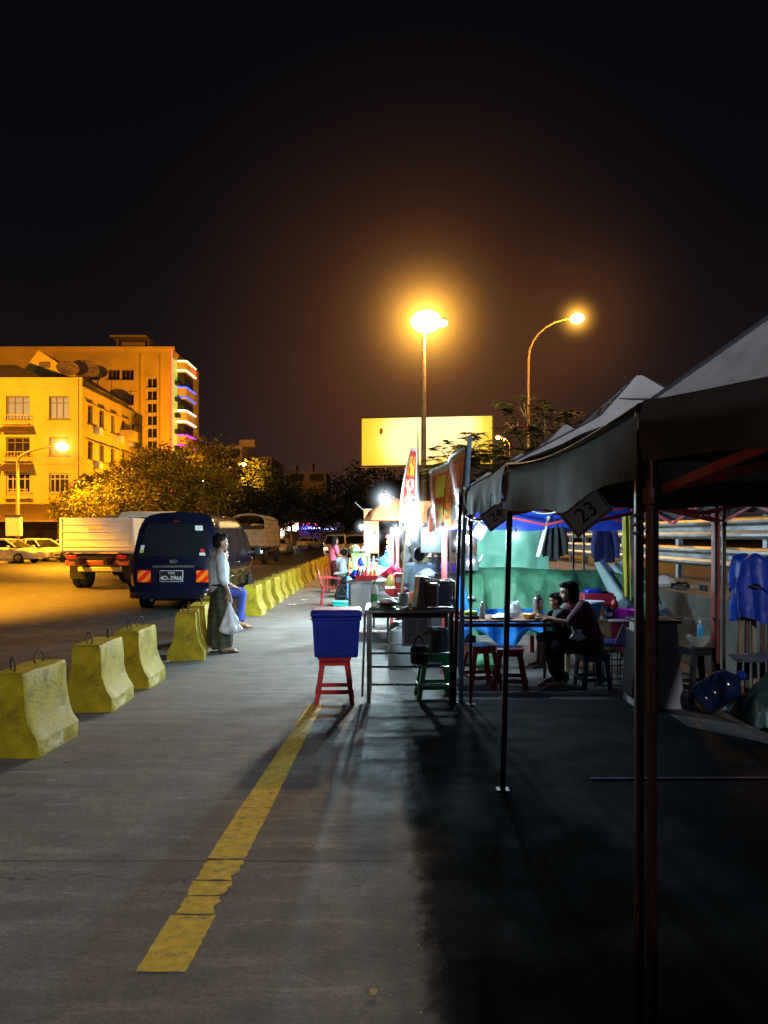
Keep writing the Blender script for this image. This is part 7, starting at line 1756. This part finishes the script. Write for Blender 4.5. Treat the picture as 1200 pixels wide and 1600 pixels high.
# --- standing man
J = dict(pel=(0, 0, .90), che=(.0, 0, 1.18), nec=(.0, 0, 1.37), hed=(.03, 0, 1.51), shL=(-.01, .185, 1.31), elL=(-.03, .235, 1.05), wrL=(.08, .22, .84), shR=(-.01, -.185, 1.31), elR=(.0, -.235, 1.04), wrR=(.085, -.235, .82),
         knL=(.03, .09, .5), anL=(-.02, .09, .10), knR=(.05, -.09, .5), anR=(.06, -.10, .10), ftL=(1, .15, 0), ftR=(1, -.05, 0), hdR=(.15, 0, -1), hdL=(.1, 0, -1))
man_loc = V((-2.27, 10.55, .004)); man_rz = R(24)
man = person('person standing by the barriers in pale shirt and dark wrap skirt, holding a white bag', man_loc, man_rz, J, m_shirt, None, legs='none', sleeve=.64, vox=.009, curl=1.0, face=(1, .05, -.02), sandal=m_black)
def lf_(u, v):
    a = u * 2 * PI; z = .09 + v * .86
    w_ = .17 + .025 * math.sin(v * PI); d_ = .115 + .055 * (1 - v) ** .8
    n = .020 * math.sin(a * 7 + v * 3) * (1 - v) ** .7 + .02 * noise.noise(V((math.cos(a) * 2, math.sin(a) * 2, v * 3)))
    fld = .03 * max(0, 1 - abs(((a - .2 - 1.3 * (1 - v)) % (2 * PI)) - .3) / .35)
    return V((.02 + (d_ + n + fld) * math.cos(a), (w_ + n) * math.sin(a), z + .012 * math.sin(a * 2 + 1) * (1 - v)))
MB().grid(lf_, 72, 30).build('wrap_skirt', m_longyi, man, ang=60)
MB().tube([(.02 + .135 * math.cos(k * PI / 12), .178 * math.sin(k * PI / 12), .93) for k in range(24)], .014, 6, loop=True).build('waistband', mat('dark_waistband', (.02, .022, .018), .8), man)
hp = man_loc + Matrix.Rotation(man_rz, 3, 'Z') @ V((.10, -.235, .72))
t = thing('plastic_bag', 'white plastic carrier bag hanging full from the standing man\'s right hand', 'bag', (hp.x, hp.y, hp.z - .46))
def bgf(u, v):
    a = u * 2 * PI; w_ = .145 * (1 - .90 * max(0, (v - .22) / .78) ** .85) * (1 if v > .12 else (v / .12) ** .4)
    n = 1 + .12 * math.sin(a * 5 + v * 4) + .22 * noise.noise(V((math.cos(a) * 2, math.sin(a) * 2, v * 5)))
    return V((w_ * 1.0 * math.cos(a) * n, w_ * .62 * math.sin(a) * n, .02 + .42 * v + .015 * math.sin(a * 3) * (1 - v)))
MB().grid(bgf, 40, 24).build('film', mat('carrier_bag_film', (.78, .80, .84), .35, 0, .06, 5, .4, 18, trans=.2), t, ang=60)
mb = MB()
for s in (-1, 1): mb.tube([(s * .02, 0, .43), (s * .03, 0, .47), (s * .016, 0, .51), (0, 0, .515)], .010, 6)
mb.build('handles', MC['carrier_bag_film'], t)
# --- man sitting on the barrier
J = dict(pel=(0, 0, .70), che=(.03, 0, .99), nec=(.05, 0, 1.17), hed=(.10, 0, 1.30), shL=(.02, .18, 1.11), elL=(.08, .23, .86), wrL=(.30, .16, .74), shR=(.02, -.18, 1.11), elR=(.10, -.23, .86), wrR=(.33, -.13, .74),
         knL=(.40, .12, .66), anL=(.42, .14, .13), knR=(.42, -.10, .66), anR=(.36, -.12, .17), ftL=(1, .2, 0), ftR=(1, -.1, 0), tnL=(0, 0, -1), tnR=(0, 0, -1))
person('person sitting on a yellow barrier in blue trousers, mostly hidden behind the standing man', (-2.80, 12.85, .0), R(12), J, mat('grey_blue_shirt', (.28, .33, .42), .85), mat('bright_blue_trousers', (.04, .07, .40), .8, 0, .2, 5, .2, 30), sleeve=.3, vox=.011, curl=.25, sandal=mat('brown_sandal', (.14, .07, .045), .6), face=(.9, .3, -.05))
# --- mother and child
J = dict(pel=(-.02, 0, .47), che=(.07, 0, .74), nec=(.14, 0, .90), hed=(.22, .0, 1.0), shL=(.12, .17, .86), elL=(.27, .20, .70), wrL=(.46, .13, .735), shR=(.12, -.17, .86), elR=(.28, -.21, .69), wrR=(.47, -.10, .735),
         knL=(.38, .14, .45), anL=(.36, .15, .10), knR=(.39, -.14, .45), anR=(.33, -.14, .10), tnL=(0, 0, -1), tnR=(0, 0, -1))
m_tee = mat('dark_maroon_tee', (.075, .008, .028), .85, 0, .2, 6, .2, 40)
person('person with bobbed hair in dark maroon top, seated at the low table with a child', (2.17, 8.12, .004), R(182), J, m_tee, mat('black_trousers', (.012, .012, .014), .85), hair='bob', sleeve=.42, vox=.010, curl=.3, k=.96, face=(1, .0, -.12), sandal=m_black)
stool('dark blue plastic stool the mother sits on', (2.2, 8.12, .004), .1, mat('navy_plastic', (.01, .025, .10), .35), .37, s=.15)
J = dict(pel=(0, 0, .52), che=(.03, 0, .68), nec=(.05, 0, .80), hed=(.075, 0, .885), shL=(.03, .11, .76), elL=(.13, .15, .70), wrL=(.26, .09, .735), shR=(.03, -.11, .76), elR=(.13, -.15, .70), wrR=(.26, -.08, .735),
         knL=(.22, .08, .49), anL=(.24, .09, .24), knR=(.22, -.08, .49), anR=(.24, -.09, .24), tnL=(0, 0, -1), tnR=(0, 0, -1))
ch = person('small child in black printed top leaning on the low table before the mother', (1.90, 8.16, .03), R(183), J, mat('black_tee', (.014, .014, .016), .85), mat('dark_shorts', (.02, .02, .03), .85), legs='shorts', hair='short', sleeve=.3, vox=.009, curl=.3, k=.70, face=(1, -.15, -.15))
rnd = random.Random(2); mb = MB()
for k in range(9): mb.box((rnd.uniform(-.03, .08), .115 + .002 * k, .66 + rnd.uniform(-.05, .05)), (.022, .012, .014), b=.003)
mb.build('shirt_print', m_white, ch)
t = thing('ball', 'small green plastic ball on the ground under the mother\'s stool', 'ball', (1.93, 8.3, .08)); MB().ell((0, 0, 0), .075).build('shell', mat('emerald_plastic', (.02, .4, .2), .35), t)
# --- people in the stalls
def sit(seat):
    return dict(pel=(0, 0, seat + .08), che=(.02, 0, seat + .36), nec=(.03, 0, seat + .55), hed=(.06, 0, seat + .69), shL=(.0, .18, seat + .49), elL=(.1, .23, seat + .26), wrL=(.32, .14, seat + .25), shR=(.0, -.18, seat + .49), elR=(.1, -.23, seat + .26), wrR=(.32, -.14, seat + .25),
                knL=(.40, .11, seat + .03), anL=(.38, .11, .10), knR=(.40, -.11, seat + .03), anR=(.38, -.11, .10))
def stand(h=1.6, arm=.0):
    q = h / 1.64
    return {a: V(b_) * q for a, b_ in dict(pel=(0, 0, .90), che=(.0, 0, 1.18), nec=(.02, 0, 1.37), hed=(.05, 0, 1.52), shL=(0, .18, 1.31), elL=(.06, .23, 1.06), wrL=(.28, .16, 1.0), shR=(0, -.18, 1.31), elR=(.06, -.23, 1.06), wrR=(.28, -.16, 1.02), knL=(.03, .09, .5), anL=(-.02, .09, .10), knR=(.05, -.09, .5), anR=(.04, -.10, .10)).items()}
person('person with long dark hair in a pink top standing behind the red chairs', (-1.52, 23.2, .004), R(28), stand(1.58), mat('pink_top', (.75, .16, .24), .8), mat('charcoal_trousers', (.03, .03, .035), .85), hair='long', sleeve=.3, vox=.013, face=(1, -.2, 0))
person('person in a pale blue white top seated left of the green picture board', (-1.1, 21.0, .004), R(60), sit(.45), mat('pale_blue_top', (.5, .56, .68), .8), MC['charcoal_trousers'], sleeve=.4, vox=.013)
person('person in pale blue shirt with back to the camera behind the metal panel', (gx(655, 11.2), 11.2, .004), R(80), stand(1.42), mat('light_blue_shirt', (.42, .55, .72), .8), MC['charcoal_trousers'], sleeve=.4, vox=.012)
person('person in a grey top behind the cooking pots under the framed board', (gx(672, 12.6), 12.6, .004), R(-40), stand(1.5), mat('mid_grey_top', (.16, .19, .2), .8), MC['charcoal_trousers'], sleeve=.3, vox=.012, face=(1, .2, -.1))
person('person in purple top bending over the big dark pot by the red and blue post', (gx(702, 10.9), 10.75, .004), R(-30), stand(1.46), mat('violet_top', (.16, .05, .50), .8), MC['charcoal_trousers'], sleeve=.3, vox=.011, face=(1, .1, -.25))
